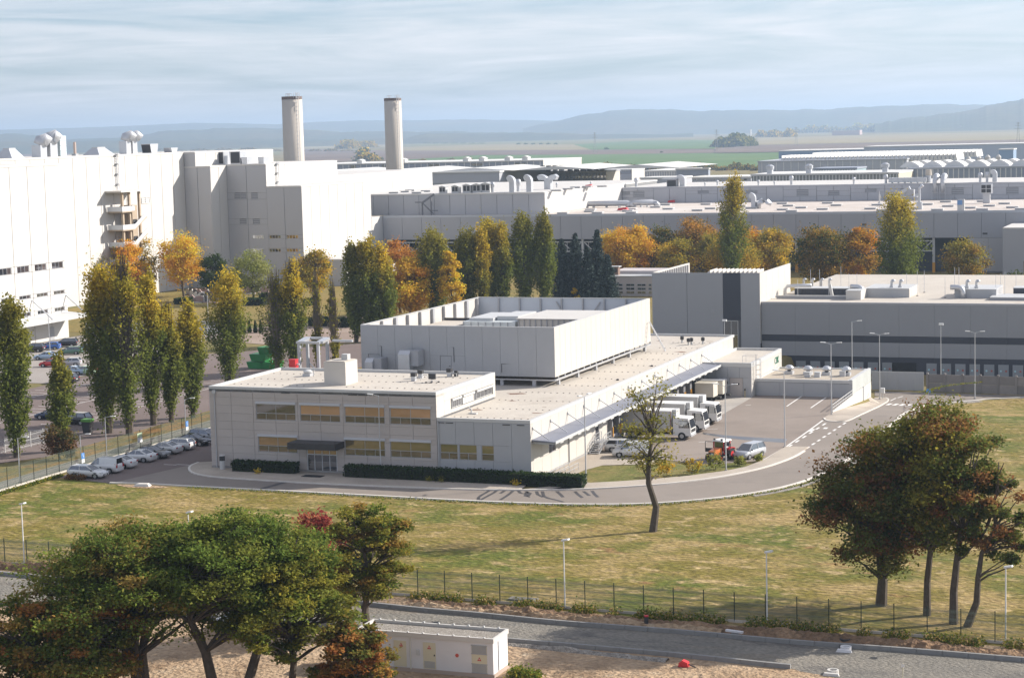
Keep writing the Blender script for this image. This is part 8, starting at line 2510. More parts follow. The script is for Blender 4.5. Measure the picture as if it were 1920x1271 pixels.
for (px, py, lab, m_) in ((1562, 1262, 'white concrete manhole ring on the gravel near the bottom edge', M_wallw), (1586, 1218, 'pale plastic-wrapped shaft cover beside the kerb stones', M_hut), (1585, 1203, 'dark manhole rim in the earth above the kerb', M_dark)):
 p = on_g(px, py)
 u = thing('manhole_ring', lab, 'manhole', p)
 r_ = 0.42
 MB().lathe([(r_, 0), (r_, 0.28), (r_ * 0.7, 0.28), (r_ * 0.7, 0.05)], (p[0], p[1], 0.012), 16).obj('ring', m_, u)
 if m_ is not M_dark:
  MB().hexa([(p[0] - 0.6, p[1] - 0.8, 0.012), (p[0] + 0.6, p[1] - 0.75, 0.012), (p[0] + 0.55, p[1] - 0.45, 0.012), (p[0] - 0.6, p[1] - 0.45, 0.012), (p[0] - 0.5, p[1] - 0.75, 0.2), (p[0] + 0.5, p[1] - 0.7, 0.18), (p[0] + 0.5, p[1] - 0.5, 0.2), (p[0] - 0.5, p[1] - 0.5, 0.22)]).obj('cover', m_, u)
p = on_g(1212, 1173)
u = thing('pipe_stub', 'dark upright pipe stub with a red rim beside the new kerb', 'pipe', p)
MB().lathe([(0.17, 0), (0.17, 0.75)], (p[0], p[1], 0.01), 12).obj('pipe', M_dark, u)
MB().lathe([(0.185, 0.76), (0.185, 0.84), (0.1, 0.84)], (p[0], p[1], 0.01), 12).obj('rim', M_red, u)
p = on_g(1283, 1249)
u = thing('red_tool', 'small red machine lying on the gravel near the bottom edge', 'tool', p)
MB().prism([(p[0] - 0.4, 0.02), (p[0] + 0.35, 0.02), (p[0] + 0.3, 0.35), (p[0] - 0.1, 0.5), (p[0] - 0.35, 0.3)], p[1] - 0.25, p[1] + 0.25, 'y').obj('body', M_red, u)
MB().bar((p[0] + 0.3, p[1], 0.2), (p[0] + 0.9, p[1] - 0.2, 0.08), 0.07).obj('handle', M_dark, u)
p = on_g(1692, 1272)
u = thing('marker_stake', 'thin pale marker stake on the gravel at the lower right', 'stake', p)
MB().bar((p[0], p[1], 0), (p[0] + 0.05, p[1], 1.1), 0.06).obj('stake', M_crm, u)
MB().box(p[0] - 0.06, p[1] - 0.045, 0.85, p[0] + 0.14, p[1] - 0.032, 1.08).obj('tag', M_lampw, u)
p = on_g(1378, 1192)
u = thing('loose_kerb', 'loose pale kerb stone lying on the row of kerbs', 'kerb stone', p)
MB().bar((p[0] - 0.7, p[1], 0.42), (p[0] + 0.7, p[1] - 0.3, 0.42), 0.25, 0.15).obj('stone', M_hut, u)
MB().bar((p[0] - 0.2, p[1] - 0.1, 0.0), (p[0] + 0.3, p[1] - 0.2, 0.0), 0.3, 0.6).obj('support', M_kerbg, u)
p = on_z(488, 690, 0)
u = thing('green_skip', 'bright green stacked skips behind the poplars left of the office', 'skip', (p[0], p[1], 0))
for k, (dx, z) in enumerate(((0, 0), (2.6, 0), (0.6, 1.3), (2.2, 2.5))):
 MB().hexa([(p[0] - 1.6 + dx, p[1] - 1.2, z), (p[0] + 1.0 + dx, p[1] - 1.2, z), (p[0] + 1.0 + dx, p[1] + 1.2, z), (p[0] - 1.6 + dx, p[1] + 1.2, z), (p[0] - 1.9 + dx, p[1] - 1.4, z + 1.2), (p[0] + 1.3 + dx, p[1] - 1.4, z + 1.2), (p[0] + 1.3 + dx, p[1] + 1.4, z + 1.2), (p[0] - 1.9 + dx, p[1] + 1.4, z + 1.2)]).obj('skip', mat('skip_green', (0.03, 0.24, 0.06), 0.5, obj_var=0.3), u)
p = on_z(165, 812, 0)
u = thing('green_bin', 'wheeled bin with bright green lid behind the white van', 'bin', p)
MB().hexa([(p[0] - 0.5, p[1] - 0.4, 0), (p[0] + 0.5, p[1] - 0.4, 0), (p[0] + 0.5, p[1] + 0.4, 0), (p[0] - 0.5, p[1] + 0.4, 0), (p[0] - 0.65, p[1] - 0.5, 1.6), (p[0] + 0.65, p[1] - 0.5, 1.6), (p[0] + 0.65, p[1] + 0.5, 1.6), (p[0] - 0.65, p[1] + 0.5, 1.6)]).obj('body', M_dark, u)
MB().box(p[0] - 0.7, p[1] - 0.55, 1.605, p[0] + 0.7, p[1] + 0.55, 1.95).obj('lid', mat('lid_green', (0.10, 0.30, 0.04), 0.5), u)
p = on_z(1652, 748, -2.3)
u = thing('ticket_box', 'small white box on a post beside the gate lamp', 'box', on_g(1655, 748))
q = on_g(1655, 748)
MB().bar((q[0], q[1], q[2]), (q[0], q[1], q[2] + 0.9), 0.08).obj('post', M_steel, u)
MB().box(q[0] - 0.3, q[1] - 0.2, q[2] + 0.91, q[0] + 0.3, q[1] + 0.2, q[2] + 1.7).obj('box', M_lampw, u)
# ================================================================== TREES AND HEDGES OF THIS PLACE
GRN = [(.060, .088, .016), (.085, .108, .020), (.040, .062, .012)]
DGR = [(.032, .050, .014), (.045, .062, .016), (.024, .036, .011)]
OLV = [(.130, .120, .020), (.165, .140, .022), (.095, .095, .018)]
YEL = [(.40, .255, .022), (.46, .30, .028), (.30, .20, .02)]
GLD = [(.34, .215, .022), (.42, .25, .022), (.24, .165, .02)]
ORG = [(.42, .205, .020), (.46, .25, .022), (.34, .145, .016)]
BRZ = [(.20, .115, .024), (.25, .145, .026), (.12, .080, .018), (.09, .08, .018)]
RBR = [(.26, .11, .025), (.30, .15, .028), (.15, .08, .02)]
RED = [(.17, .028, .028), (.24, .05, .035), (.10, .025, .02), (.20, .08, .04)]
SPR = [(.036, .050, .044), (.055, .072, .064), (.022, .031, .028)]
PGR = [(.16, .17, .05), (.20, .20, .07), (.12, .14, .035)]
LOC = [(.062, .092, .018), (.085, .112, .020), (.045, .068, .015), (.115, .120, .024)]
LBR = [(.062, .080, .018), (.22, .085, .028), (.10, .095, .022), (.17, .10, .026)]
LDK = [(.048, .066, .018), (.068, .082, .018), (.15, .060, .026), (.085, .088, .020), (.055, .072, .018)]
def tree_dims(bx, by, ty, wpx):
 b = on_g(bx, by)
 depth = float((b - CAM) @ FW)
 return b, height_at(b, bx, ty) - b[2], wpx * depth / F_PX
PPG = [(.082, .098, .020), (.105, .118, .024), (.062, .080, .016)]
GP1, GP2, GP3 = 'poplars along the fence at the left', 'poplars behind the office and enclosure', 'poplars before the great hall'
YLP = [(.30, .215, .022), (.24, .185, .022), (.36, .245, .025), (.17, .15, .022)]
GLP = [(.22, .175, .022), (.17, .15, .02), (.28, .20, .022)]
POPS = [
 ('leftmost dark poplar with a thin double top beside the factory', 32, 858, 12, 545, 66, 10000, GP1, -.18, 0, PPG, OLV),
 ('short thin poplar with a reddish bush at its foot', 118, 846, 105, 655, 48, 5000, GP1, -.05, 0, PPG, OLV),
 ('big poplar with a yellow crown behind the white van lamp', 205, 812, 190, 478, 84, 13000, GP1, 0, 0, PPG, YLP),
 ('tall poplar with bare grey upper twigs in the left row', 243, 815, 232, 463, 72, 10000, GP1, .02, .45, PPG, GLP),
 ('poplar with a bright golden top, right of the bare-twigged one', 288, 797, 286, 500, 56, 9000, GP1, .08, 0, PPG, YLP),
 ('slim olive poplar half hidden in the left row', 322, 792, 322, 558, 48, 6500, GP1, -.05, .2, PPG, GLP),
 ('golden-green poplar at the right end of the left row', 362, 783, 352, 562, 54, 8000, GP1, .05, 0, PPG, GLP),
 ('poplar with green foot and yellow top just left of the office', 430, 722, 424, 498, 72, 10000, GP2, .04, 0, PPG, YLP),
 ('half-bare poplar with green foot behind the red box', 520, 700, 525, 499, 62, 7000, GP2, -.05, .75, PPG, OLV),
 ('yellow-topped poplar between bare poplars behind the gantry', 553, 700, 553, 478, 52, 7500, GP2, .12, .25, PPG, YLP),
 ('nearly bare brown poplar behind the steel gantry', 597, 690, 597, 504, 26, 3000, GP2, -.1, .96, OLV, OLV),
 ('nearly bare brown poplar behind the white lift shaft', 628, 690, 627, 521, 28, 3000, GP2, -.1, .96, OLV, OLV),
 ('green poplar at the left of the trio behind the enclosure corner', 668, 642, 669, 449, 46, 8000, GP2, -.15, 0, PPG, OLV),
 ('tallest green poplar of the trio behind the enclosure corner', 694, 642, 694, 435, 46, 8500, GP2, -.05, 0, PPG, GLP),
 ('poplar at the right of the trio with a yellow spire', 722, 640, 714, 452, 46, 8000, GP2, 0, 0, PPG, YLP),
 ('broad green poplar between golden trees behind the enclosure', 818, 600, 818, 430, 70, 10000, GP2, -.12, 0, PPG, OLV),
 ('green poplar left of the yellow spire behind the enclosure', 878, 592, 876, 420, 60, 9000, GP2, -.12, 0, PPG, OLV),
 ('narrow yellow spire poplar among the green ones', 905, 592, 894, 415, 36, 6000, GP2, .6, 0, OLV, YLP),
 ('poplar with ochre tips left of the tallest green pair', 920, 588, 908, 403, 52, 8000, GP2, .05, 0, PPG, GLP),
 ('olive poplar close behind the one with ochre tips', 943, 588, 936, 411, 44, 7000, GP2, .02, 0, PPG, GLP),
 ('tall dark green poplar, left of the pair beside the spruces', 985, 584, 985, 388, 56, 9500, GP2, -.3, 0, PPG, OLV),
 ('tall dark green poplar, right of the pair beside the spruces', 1022, 582, 1022, 393, 46, 9000, GP2, -.3, 0, PPG, OLV),
 ('lone pointed poplar rising against the great hall roof', 1375, 548, 1375, 321, 54, 9000, GP3, -.05, 0, PPG, GLP),
 ('large full poplar before the open bays of the great hall', 1688, 566, 1690, 360, 80, 13000, GP3, -.12, 0, PPG, GLP)]
for i, (lab, bx, by, tx, ty, wp, nl, gp, bias, bare, lo_, hi_) in enumerate(POPS):
 b, h, w = tree_dims(bx, by, ty, wp)
 poplar(lab, b, h, w * 0.5, 100 + i, n_leaf=int(nl * 1.25), leaf=0.42 if by < 700 else 0.36, cols_lo=lo_, cols_hi=hi_, split=0.66, bare=bare, group=gp, spires=2 + i % 3, bias=bias)
GA = 'autumn trees between the halls'
RND = [
 ('thin brown-olive tree beside the corner of the white factory', 155, 568, 458, 70, OLV, 4500, .9, 0),
 ('orange tree behind the tall poplars of the left row', 245, 562, 452, 64, ORG, 6000, 1, 0),
 ('sparse yellow-olive tree below the concrete stair tower', 276, 556, 446, 60, OLV + GLD, 3000, 1, 0),
 ('golden-orange round tree on the lawn before the white factory', 345, 556, 443, 92, ORG + YEL, 10000, 1, 0),
 ('dark green round tree right of the golden-orange tree', 402, 563, 478, 50, DGR, 5000, 1, 0),
 ('pale green airy tree before the grey factory front', 475, 568, 473, 74, PGR, 4200, 1, 0),
 ('olive-gold tree at the foot of the white factory side', 592, 562, 468, 66, OLV + GLD, 6000, 1, 0),
 ('reddish-brown tree at the corner of the great hall', 752, 588, 448, 78, RBR, 6500, 1, 0),
 ('golden tree in front of the reddish-brown one', 768, 604, 490, 88, GLD + ORG, 9500, 1, 0),
 ('small golden tree right of the poplar trio', 738, 604, 505, 48, GLD + ORG, 5000, 1, 0),
 ('yellow tree squeezed between two green poplars', 848, 602, 473, 44, YEL, 5000, 1, 0),
 ('bright golden tree right of the dark spruces', 1163, 530, 427, 84, YEL + ORG, 8500, 1, 0),
 ('orange-gold tree with visible trunks before the grey hall', 1198, 528, 428, 70, GLD + ORG, 7500, 1, 0),
 ('dark bronze tree right of the golden pair', 1238, 524, 424, 64, BRZ + DGR, 7000, 1, 0),
 ('bronze tree with orange top behind the grey tower', 1300, 522, 412, 86, BRZ + RBR, 8500, 1, 0),
 ('green-gold tree low behind the left parapet of the tower', 1272, 532, 455, 92, OLV + GLD, 8500, 1, 0),
 ('dark olive tree at the foot of the lone pointed poplar', 1338, 528, 440, 74, BRZ + OLV, 6500, 1, 0),
 ('gold tree right of the lone pointed poplar', 1396, 526, 424, 82, GLD + ORG, 8500, 1, 0),
 ('gold-olive tree above the right wall of the tower', 1448, 528, 432, 84, GLD + OLV, 8500, 1, 0),
 ('yellow-green spreading tree just behind the grey tower', 1378, 536, 446, 104, OLV + GLD, 9500, 1, 0),
 ('big dark bronze tree behind the plant units', 1542, 548, 428, 106, BRZ + DGR, 12000, 1, 0),
 ('orange-brown tree between the bronze tree and the big poplar', 1612, 546, 429, 72, ORG + BRZ, 7500, 1, 0),
 ('olive-brown tree before the pale infill wall at the right', 1812, 548, 455, 88, OLV + BRZ, 8000, 1, 0),
 ('round orange-red shrub behind the logistics hall roof', 1758, 574, 541, 48, [(.38, .12, .03), (.42, .17, .04)], 3000, 1, 1),
 ('dark green shrub right of the big poplar', 1724, 572, 519, 50, DGR, 3200, 1, 1),
 ('very dark upright shrub beside the orange-red one', 1780, 574, 514, 42, DGR, 3000, 1, 1),
 ('dark green shrub at the foot of the olive-brown tree', 1838, 570, 517, 34, DGR, 2400, 1, 1),
 ('dark olive shrub at the far right behind the hall roof', 1906, 568, 514, 62, DGR + OLV, 3500, 1, 1)]
for i, (lab, bx, by, ty, wp, cols, nl, sq, shrub) in enumerate(RND):
 b, h, w = tree_dims(bx, by, ty, wp)
 crown_tree('autumn_shrub' if shrub else 'autumn_tree', lab, b, h, w * 0.43, cols, 300 + i, crown0=0.08 if shrub else 0.20, n_clump=26 if shrub else 46, n_leaf=int(nl * 1.2), leaf=0.46, clump_r=0.34, squash=0.75, group=GA, cat='shrub' if shrub else 'tree', fill=0.5, trunk_r=h * 0.018)
for i, (bx, by, ty, wp, lab) in enumerate(((1055, 566, 446, 54, 'blue-grey spruce nearest the tall green poplars'), (1081, 566, 435, 60, 'blue-grey spruce second from the poplars, with a slender tip'), (1103, 568, 462, 50, 'shorter blue-grey spruce in the middle of the spruce group'), (1122, 566, 428, 64, 'tallest blue-grey spruce, beside the golden tree'), (1141, 570, 476, 46, 'low blue-grey spruce above the small flat building'))):
 b, h, w = tree_dims(bx, by, ty, wp)
 spruce(lab, b, h, w * 0.56, 500 + i, SPR, 11000, 0.42, 'spruces beside the poplars')
# ------------------------------------------------------------------ the near trees
GF = 'trees on the building plot in front'
b, h, w = tree_dims(1224, 996, 700, 104)
crown_tree('thin_tree', 'thin sparse tree standing alone on the lawn before the docks', b, h, w * 0.46, OLV + [(.17, .135, .03), (.11, .115, .025)], 41, crown0=0.28, n_clump=46, n_leaf=2300, leaf=0.26, clump_r=0.30, squash=0.6, fill=0.35, trunk_r=0.34, flat=0.5)
NEAR = [
 ('dark green-and-rust tree with a stout straight trunk, left of the right-hand group', 1652, 1134, 820, 250, LDK, 26000, .22, 'round', 0, .40),
 ('tallest of the right-hand dark trees, slim trunk behind the mesh fence', 1738, 1153, 745, 250, LDK + OLV, 24000, .30, 'round', 0, .26),
 ('forked dark tree in the right-hand group beside the leaning trunk', 1788, 1169, 792, 150, LDK, 11000, .34, 'round', 1.0, .30),
 ('leaning sparse tree with long bare branches at the right edge', 1812, 1174, 880, 128, LDK, 3200, .35, 'round', 2.6, .26)]
for i, (lab, bx, by, ty, wp, cols, nl, c0, shp, ln, tr) in enumerate(NEAR):
 b, h, w = tree_dims(bx, by, ty, wp)
 crown_tree('dark_tree', lab, b, h, w * 0.46, cols, 60 + i, crown0=c0, n_clump=150 if nl > 20000 else 70 if nl > 9000 else 26, n_leaf=int(nl * 1.5), leaf=0.27, shape=shp, clump_r=0.21, squash=0.62, group='dark trees at the right behind the mesh fence', fill=0.22, lean=(ln, 0), trunk_r=tr, flat=0.7)
b = on_g(1812, 1174)
dead = MB()
rr_ = np.random.default_rng(9)
for (p0, p1) in (((1838, 1010), (1868, 960)), ((1850, 985), (1872, 905)), ((1866, 930), (1882, 868)), ((1866, 930), (1905, 895)), ((1872, 908), (1898, 922)), ((1876, 890), (1872, 866)), ((1856, 968), (1890, 940)), ((1835, 1090), (1900, 1062)), ((1850, 1010), (1922, 975)), ((1845, 1030), (1900, 1005))):
 y0 = b[1]
 limb(dead, on_y(*p0, y0), on_y(*p1, y0 - rr_.uniform(-0.8, 0.8)), 0.09, 0.03, rr_, sides=4)
for ob in COL.objects:
 if ob.get('label', '').startswith('leaning sparse tree'):
  dead.obj('bare_branches', M_bark, ob)
BIG = [
 ('big green locust tree at the lower left, its crown over the new road', 250, 1320, 985, 400, LOC + [(.16, .10, .03)], 36000, .26, .38),
 ('big green locust tree right of it, with forked dark trunks', 452, 1318, 960, 380, LOC, 40000, .28, .38),
 ('lower green locust tree in front of the forked trunks', 545, 1330, 1030, 260, LOC + OLV, 24000, .25, .28),
 ('slim locust tree with a rusty tinge beside the transformer hut', 690, 1182, 935, 172, LOC + OLV + [(.20, .11, .03)], 17000, .22, .30),
 ('rust and green crown cut off by the bottom edge beside the hut', 668, 1345, 1158, 150, LBR, 15000, .2, .22),
 ('rusty green crown in the bottom left corner', 60, 1350, 1120, 210, LBR + LOC, 17000, .25, .26),
 ('dark green crown low on the left between bare earth and locusts', 175, 1360, 1110, 230, LBR + LOC, 17000, .25, .26)]
for i, (lab, bx, by, ty, wp, cols, nl, c0, tr) in enumerate(BIG):
 b, h, w = tree_dims(bx, by, ty, wp)
 crown_tree('locust_tree', lab, b, h, w * 0.47, cols, 80 + i, crown0=c0, n_clump=260 if i < 3 else 120, n_leaf=int(nl * 1.35), leaf=0.24, shape='dome' if i < 3 else 'round', clump_r=0.125 if i < 3 else 0.17, squash=0.42, group=GF, fill=0.25, trunk_r=tr, trunks=2 if i < 2 else 1, flat=0.9)
b, h, w = tree_dims(590, 1072, 966, 86)
crown_tree('red_shrub', 'dark red shrub on the lawn behind the big green tree', b, h, w * 0.45, RED, 95, crown0=0.06, n_clump=30, n_leaf=6000, leaf=0.26, clump_r=0.32, cat='shrub')
b, h, w = tree_dims(113, 862, 800, 60)
crown_tree('red_shrub', 'brown-red bush at the foot of the short thin poplar', b, h, w * 0.42, [(.12, .06, .03), (.07, .05, .02), (.05, .06, .02)], 96, crown0=0.04, n_clump=24, n_leaf=3500, leaf=0.3, clump_r=0.34, cat='shrub')
b, h, w = tree_dims(1080, 570, 538, 16)
crown_tree('golden_shrub', 'small golden cone shrub at the foot of the spruces', b, h, w * 0.4, YEL, 97, crown0=0.02, n_clump=12, n_leaf=700, leaf=0.4, cat='shrub')
for i, (bx, by, ty, wp, lab) in enumerate(((1342, 881, 852, 34, 'sapling in front of the orange tractor'), (1386, 873, 856, 26, 'sapling on the grass strip between tractor and people carrier'), (1421, 866, 852, 20, 'sapling at the nose of the silver people carrier'), (1298, 889, 858, 36, 'ochre sapling left of the orange tractor on the grass strip'), (1250, 893, 862, 34, 'ochre sapling beside the thin lone tree'))):
 b, h, w = tree_dims(bx, by, ty, wp)
 crown_tree('sapling', lab, b, h, w * 0.42, OLV + PGR if i < 3 else OLV + GLD, 110 + i, crown0=0.1, n_clump=14, n_leaf=420, leaf=0.24, cat='sapling', group='saplings on the grass strip', clump_r=0.35, trunk_r=0.04)
# ------------------------------------------------------------------ hedges
HDG = [(.020, .034, .012), (.030, .046, .014), (.014, .024, .010)]
x0, x1 = on_y(433, 885, 195.4)[0], on_y(553, 885, 195.4)[0]
boxwood('office_hedge', 'short dark clipped hedge left of the office entrance', 'hedge', x0, x1, 195.3, 196.7, 1.35, HDG, 1, 5200, 'dark hedges along the office front')
x0, x1 = on_y(645, 893, 195.2)[0], on_y(1092, 905, 194.9)[0]
boxwood('office_hedge', 'long dark clipped hedge right of the office entrance', 'hedge', x0, x1, 194.9, 196.5, 1.45, HDG, 2, 19000, 'dark hedges along the office front')
for i, (px, py) in enumerate(((484, 878), (805, 902), (828, 903), (967, 902))):
 p = on_y(px, py, 194.7)
 rr = np.random.default_rng(130 + i)
 u = thing('yellow_plant', ['small yellow plant at the foot of the short dark hedge', 'left of two yellow-green plants before the long hedge', 'right of two yellow-green plants before the long hedge', 'bright yellow plant before the sunlit part of the long hedge'][i], 'plant', (p[0], 194.6, 0.14))
 c = np.c_[rr.normal(p[0], 0.24, 90), rr.normal(194.6, 0.12, 90), 0.15 + np.abs(rr.normal(0.25, 0.2, 90))]
 leaf_cloud('leaves', c, 0.16, YEL if i in (0, 3) else OLV, u, rr)
 MB().bar((p[0], 194.6, 0.13), (p[0], 194.6, 0.5), 0.03).obj('stem', M_bark, u)
for i, (a, bb, pyb, pyt, lab) in enumerate(((325, 350, 571, 560, 'dark clipped hedge before the pale stones near the golden-orange tree'), (455, 496, 573, 560, 'dark clipped hedge left of the half-bare poplar'), (485, 509, 564, 551, 'dark clipped hedge block farther back on the lawn'), (567, 582, 574, 561, 'dark hedge piece between two poplars'), (576, 612, 612, 597, 'low dark hedge with bright top behind the bare poplars'), (614, 652, 614, 598, 'dark hedge behind the bare poplar beside the trio'))):
 p, q = on_z(a, pyb, 0), on_z(bb, pyb, 0)
 hh = height_at(p, a, pyt)
 boxwood('lawn_hedge', lab, 'hedge', p[0], q[0], p[1], p[1] + 3.5, hh, HDG, 140 + i, 2600, 'clipped hedges on the far lawn', leaf=0.4)
for i, (px, lab) in enumerate(((458, 'leftmost dark cone shrub on the far lawn'), (468, 'second dark cone shrub on the far lawn'), (479, 'third dark cone shrub on the far lawn'), (489, 'rightmost dark cone shrub beside the half-bare poplar'))):
 b, h, w = tree_dims(px, 624, 602, 8)
 rr = np.random.default_rng(150 + i)
 u = thing('cone_shrub', lab, 'shrub', b, 0, 'cone shrubs on the far lawn')
 z = rr.uniform(0, 1, 900) ** 1.3
 a = rr.uniform(0, 2 * math.pi, 900)
 k = w * 0.5 * (1.05 - z) * np.minimum(1, 0.55 + z * 4)
 leaf_cloud('leaves', np.c_[b[0] + k * np.cos(a), b[1] + k * np.sin(a), z * h + 0.1], 0.3, DGR, u, rr)
 MB().tube([b, b + np.array([0, 0, h * 0.9])], 0.05, 5).obj('stem', M_bark, u)
M_stn = [mat('stone_white', (0.62, 0.60, 0.57), 0.8), mat('stone_dark', (0.10, 0.095, 0.09), 0.6), mat('stone_pink', (0.34, 0.24, 0.22), 0.8)]
for i in range(34):
 px = 352 + (i * 37 % 52) * 1.0 if i < 24 else 462 + (i * 29 % 40)
 py = 553 + (i * 7 % 5) * 3.6 if i < 24 else 545 + (i % 3) * 3
 p = on_z(px, py, 0)
 w = 0.5 + 0.3 * (i % 3)
 t_ = i % 3
 u = thing('upright_stone', ['small white upright stone among the hedges of the far lawn', 'small dark upright stone among the hedges of the far lawn', 'small pinkish upright stone among the hedges of the far lawn'][t_], 'stone', p, 0, 'upright stones on the far lawn')
 MB().prism([(p[0] - w, 0), (p[0] + w, 0), (p[0] + w, 1.3), (p[0] + w * 0.4, 1.65 + 0.3 * (i % 2)), (p[0] - w * 0.6, 1.6), (p[0] - w, 1.3)], p[1], p[1] + 0.35, 'y').obj('stone', M_stn[t_], u)
 MB().box(p[0] - w - 0.15, p[1] - 1.2, 0, p[0] + w + 0.15, p[1] + 0.5, 0.22).obj('base', M_stn[(i + 1) % 3], u)
# ------------------------------------------------------------------ weeds and spoil along the front fence
rr = np.random.default_rng(5)
def weed_strip(name, A, B, n, width, hmax, cols, gap=0.0, leaf=0.2):
 t = rr.uniform(0, 1, n)
 dens = 0.5 + 0.5 * np.sin(t * 61.0) * np.sin(t * 23.0 + 1) + 0.3 * np.sin(t * 140)
 t = t[dens > gap]
 n = len(t)
 A, B = np.asarray(A, float)[:2], np.asarray(B, float)[:2]
 P = A + (B - A) * t[:, None] + rr.normal(0, 1, (n, 2)) * width * np.array([0.3, 1])
 z = np.abs(rr.normal(0, hmax * 0.45, n)) + 0.03
 o = leaf_cloud(name, np.c_[P, z], leaf, cols, None, rr)
 o['kind'] = 'stuff'
weed_strip('weeds', (-66, 144.6), (-2, 142.1), 15000, 0.45, 0.65, OLV + GRN + [(.30, .22, .10), (.20, .13, .06)], 0.30)
weed_strip('weeds', (-112, 146.2), (-66, 144.7), 4000, 0.35, 0.45, OLV + [(.20, .13, .06)], 0.55)
weed_strip('weeds', on_g(958, 1266)[:2], on_g(1010, 1276)[:2], 1500, 0.45, 0.7, GRN + OLV, -1, 0.2)
weed_strip('grass_tufts', (-131.2, 174), (-131.2, 188), 2500, 0.4, 0.35, GRN + OLV, 0.1)
weed_strip('grass_tufts', (-129.6, 187.0), (-127.2, 186.9), 900, 0.3, 0.6, [(.12, .06, .03), (.16, .09, .04), (.07, .05, .02)], -1)
cv = offset_line(outer[16:180:2], -0.75)
for k in range(0, len(cv) - 1):
 if k % 3 == 0:
  e_ = cv[min(k + 3, len(cv) - 1)]
  weed_strip('grass_tufts', cv[k], e_, 160, 0.22, 0.16, GRN + OLV, 0.1, 0.17)
def spoil(name, A, B, width, h, seed, m):
 r = np.random.default_rng(seed)
 A, B = np.asarray(A, float)[:2], np.asarray(B, float)[:2]
 L = np.linalg.norm(B - A)
 n, k = int(L / 0.35), 8
 d = (B - A) / L
 nn = np.array([-d[1], d[0]])
 env = np.convolve(np.abs(r.normal(0.5, 0.5, n + 20)), np.ones(8) / 8, 'same')[:n]
 mb = MB()
 for i in range(n):
  for j in range(k):
   s = j / (k - 1)
   p = A + d * i * 0.35 + nn * (s - 0.5) * width * (0.8 + 0.4 * env[i])
   z = h * env[i] * math.sin(math.pi * s) * r.uniform(0.55, 1.3) if 0 < j < k - 1 else -0.02
   mb.v.append((p[0], p[1], z))
 for i in range(n - 1):
  for j in range(k - 1):
   q = i * k + j
   mb.f.append((q, q + k, q + k + 1, q + 1))
 o = mb.obj(name, m)
 if o.data.polygons[10].normal.z < 0:
  o.data.flip_normals()
 tag(o, kind='stuff')
spoil('spoil_heaps', (-66, 143.0), (-2, 140.3), 2.0, 0.75, 1, M_earth2)
spoil('spoil_heaps', (-66, 142.2), (-38, 141.0), 1.0, 0.6, 2, M_earth)
spoil('spoil_heaps', (-112, 145.4), (-96, 144.9), 1.6, 1.1, 3, M_earth2)
spoil('gravel_heaps', on_g(955, 1208)[:2], on_g(1260, 1240)[:2], 0.9, 0.35, 4, M_stone)
spoil('spoil_heaps', on_g(1000, 1290)[:2], on_g(1400, 1262)[:2], 2.2, 0.5, 5, M_earth)
spoil('spoil_heaps', on_g(-60, 1160)[:2], on_g(230, 1185)[:2], 3.0, 0.7, 6, M_earth)
# ------------------------------------------------------------------ far copses, tree lines and hedgerows
def far_mass(name, spots, cols, seed, dens=2.2):
 r = np.random.default_rng(seed)
 C, S = [], []
 for (px, py, wpx, hpx) in spots:
  b = on_z(px, py, 0)
  depth = float((b - CAM) @ FW)
  w, h = wpx * depth / F_PX, hpx * depth / F_PX
  n = int(60 + dens * wpx * max(3, hpx))
  x = r.uniform(-0.5, 0.5, n)
  top = (1 - (2 * np.abs(x)) ** 3) * (0.72 + 0.28 * np.sin(x * 17 + px) * np.sin(x * 41))
  z = h * top * r.uniform(0.03, 1, n) ** 0.7
  C.append(np.c_[b[0] + x * w * RT[0], b[1] + x * w * RT[1] + r.normal(0, h * 0.5, n), z])
  S.append(np.full(n, h * 0.30))
 o = leaf_cloud(name, np.concatenate(C), np.concatenate(S), cols, None, r)
 tag(o, kind='stuff')
far_mass('far_copse', [(1355, 276, 36, 20), (1380, 276, 50, 26), (1405, 275, 24, 20)], DGR + OLV, 1, 3)
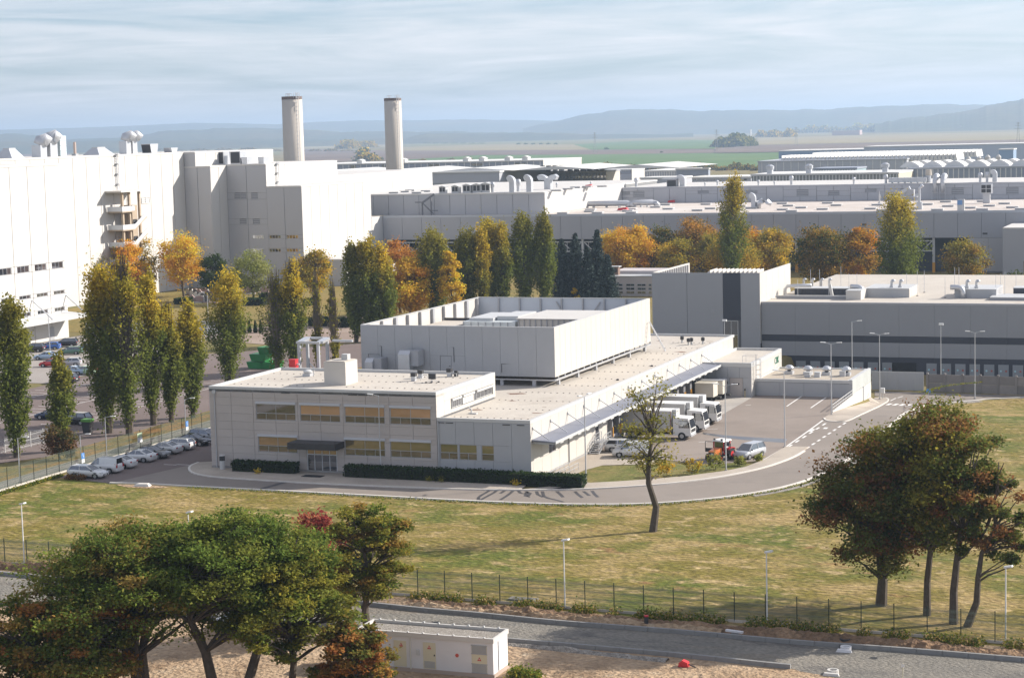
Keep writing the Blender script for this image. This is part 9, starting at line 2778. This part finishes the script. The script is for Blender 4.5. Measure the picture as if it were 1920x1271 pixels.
far_mass('far_copse', [(1428, 257, 20, 14), (1452, 257, 30, 15), (1480, 257, 22, 16)], DGR + GLD, 2, 3)
far_mass('far_copse', [(655, 279, 36, 18), (685, 277, 40, 14)], GLD + OLV, 3, 3)
far_mass('far_copse', [(690, 302, 44, 16), (682, 296, 16, 20)], DGR + GLD, 4, 2)
far_mass('far_hedgerow', [(1050 + 22 * k, 318 + (k % 3), 30, 9 + (k * 5 % 7)) for k in range(18)] + [(792, 303, 16, 6), (846, 301, 16, 5), (880, 300, 14, 6)], DGR + OLV + BRZ, 5, 3)
far_mass('far_hedgerow', [(800 + 17 * k, 270, 16, 3) for k in range(7)] + [(972 + 14 * k, 271.5, 7, 4) for k in range(6)] + [(1137, 281, 8, 5), (1240, 287, 6, 4), (400, 270, 50, 9), (372, 269, 14, 8)], DGR, 6, 4)
far_mass('far_village_trees', [(1500 + 22 * k, 250 - k * 0.55, 30, 9 + (k * 7 % 9)) for k in range(20)], DGR + OLV + GLD + PGR, 7, 2.2)
far_mass('far_wood', [(60 + 40 * k, 273 - k * 0.8, 50, 7 + (k * 3 % 5)) for k in range(12)], DGR, 8, 1.5)
far_mass('far_hedgerow', [(1895, 300, 60, 20), (1860, 306, 30, 12)], DGR + OLV + RBR, 9, 2)
far_mass('far_hedgerow', [(560 + 30 * k, 284, 26, 4 + k % 3) for k in range(5)] + [(150 + 45 * k, 284, 40, 5 + k % 4) for k in range(9)], DGR + BRZ, 10, 2)
# ================================================================== THE AIR
def build_haze():
 m = bpy.data.materials.new('haze_air')
 m.use_nodes = True
 n, l = m.node_tree.nodes, m.node_tree.links
 n.clear()
 out = n.new('ShaderNodeOutputMaterial')
 v = n.new('ShaderNodeVolumePrincipled')
 v.inputs["Color"].default_value = (0.60, 0.78, 1.0, 1)
 v.inputs['Density'].default_value = HAZE
 v.inputs['Anisotropy'].default_value = 0.25
 l.new(v.outputs[0], out.inputs['Volume'])
 mb = MB().box(-27000, -800, -8.0, 17000, 31000, 240.0)
 tag(mb.obj('haze', m), kind='stuff')
HAZE = 0.000115
build_haze()
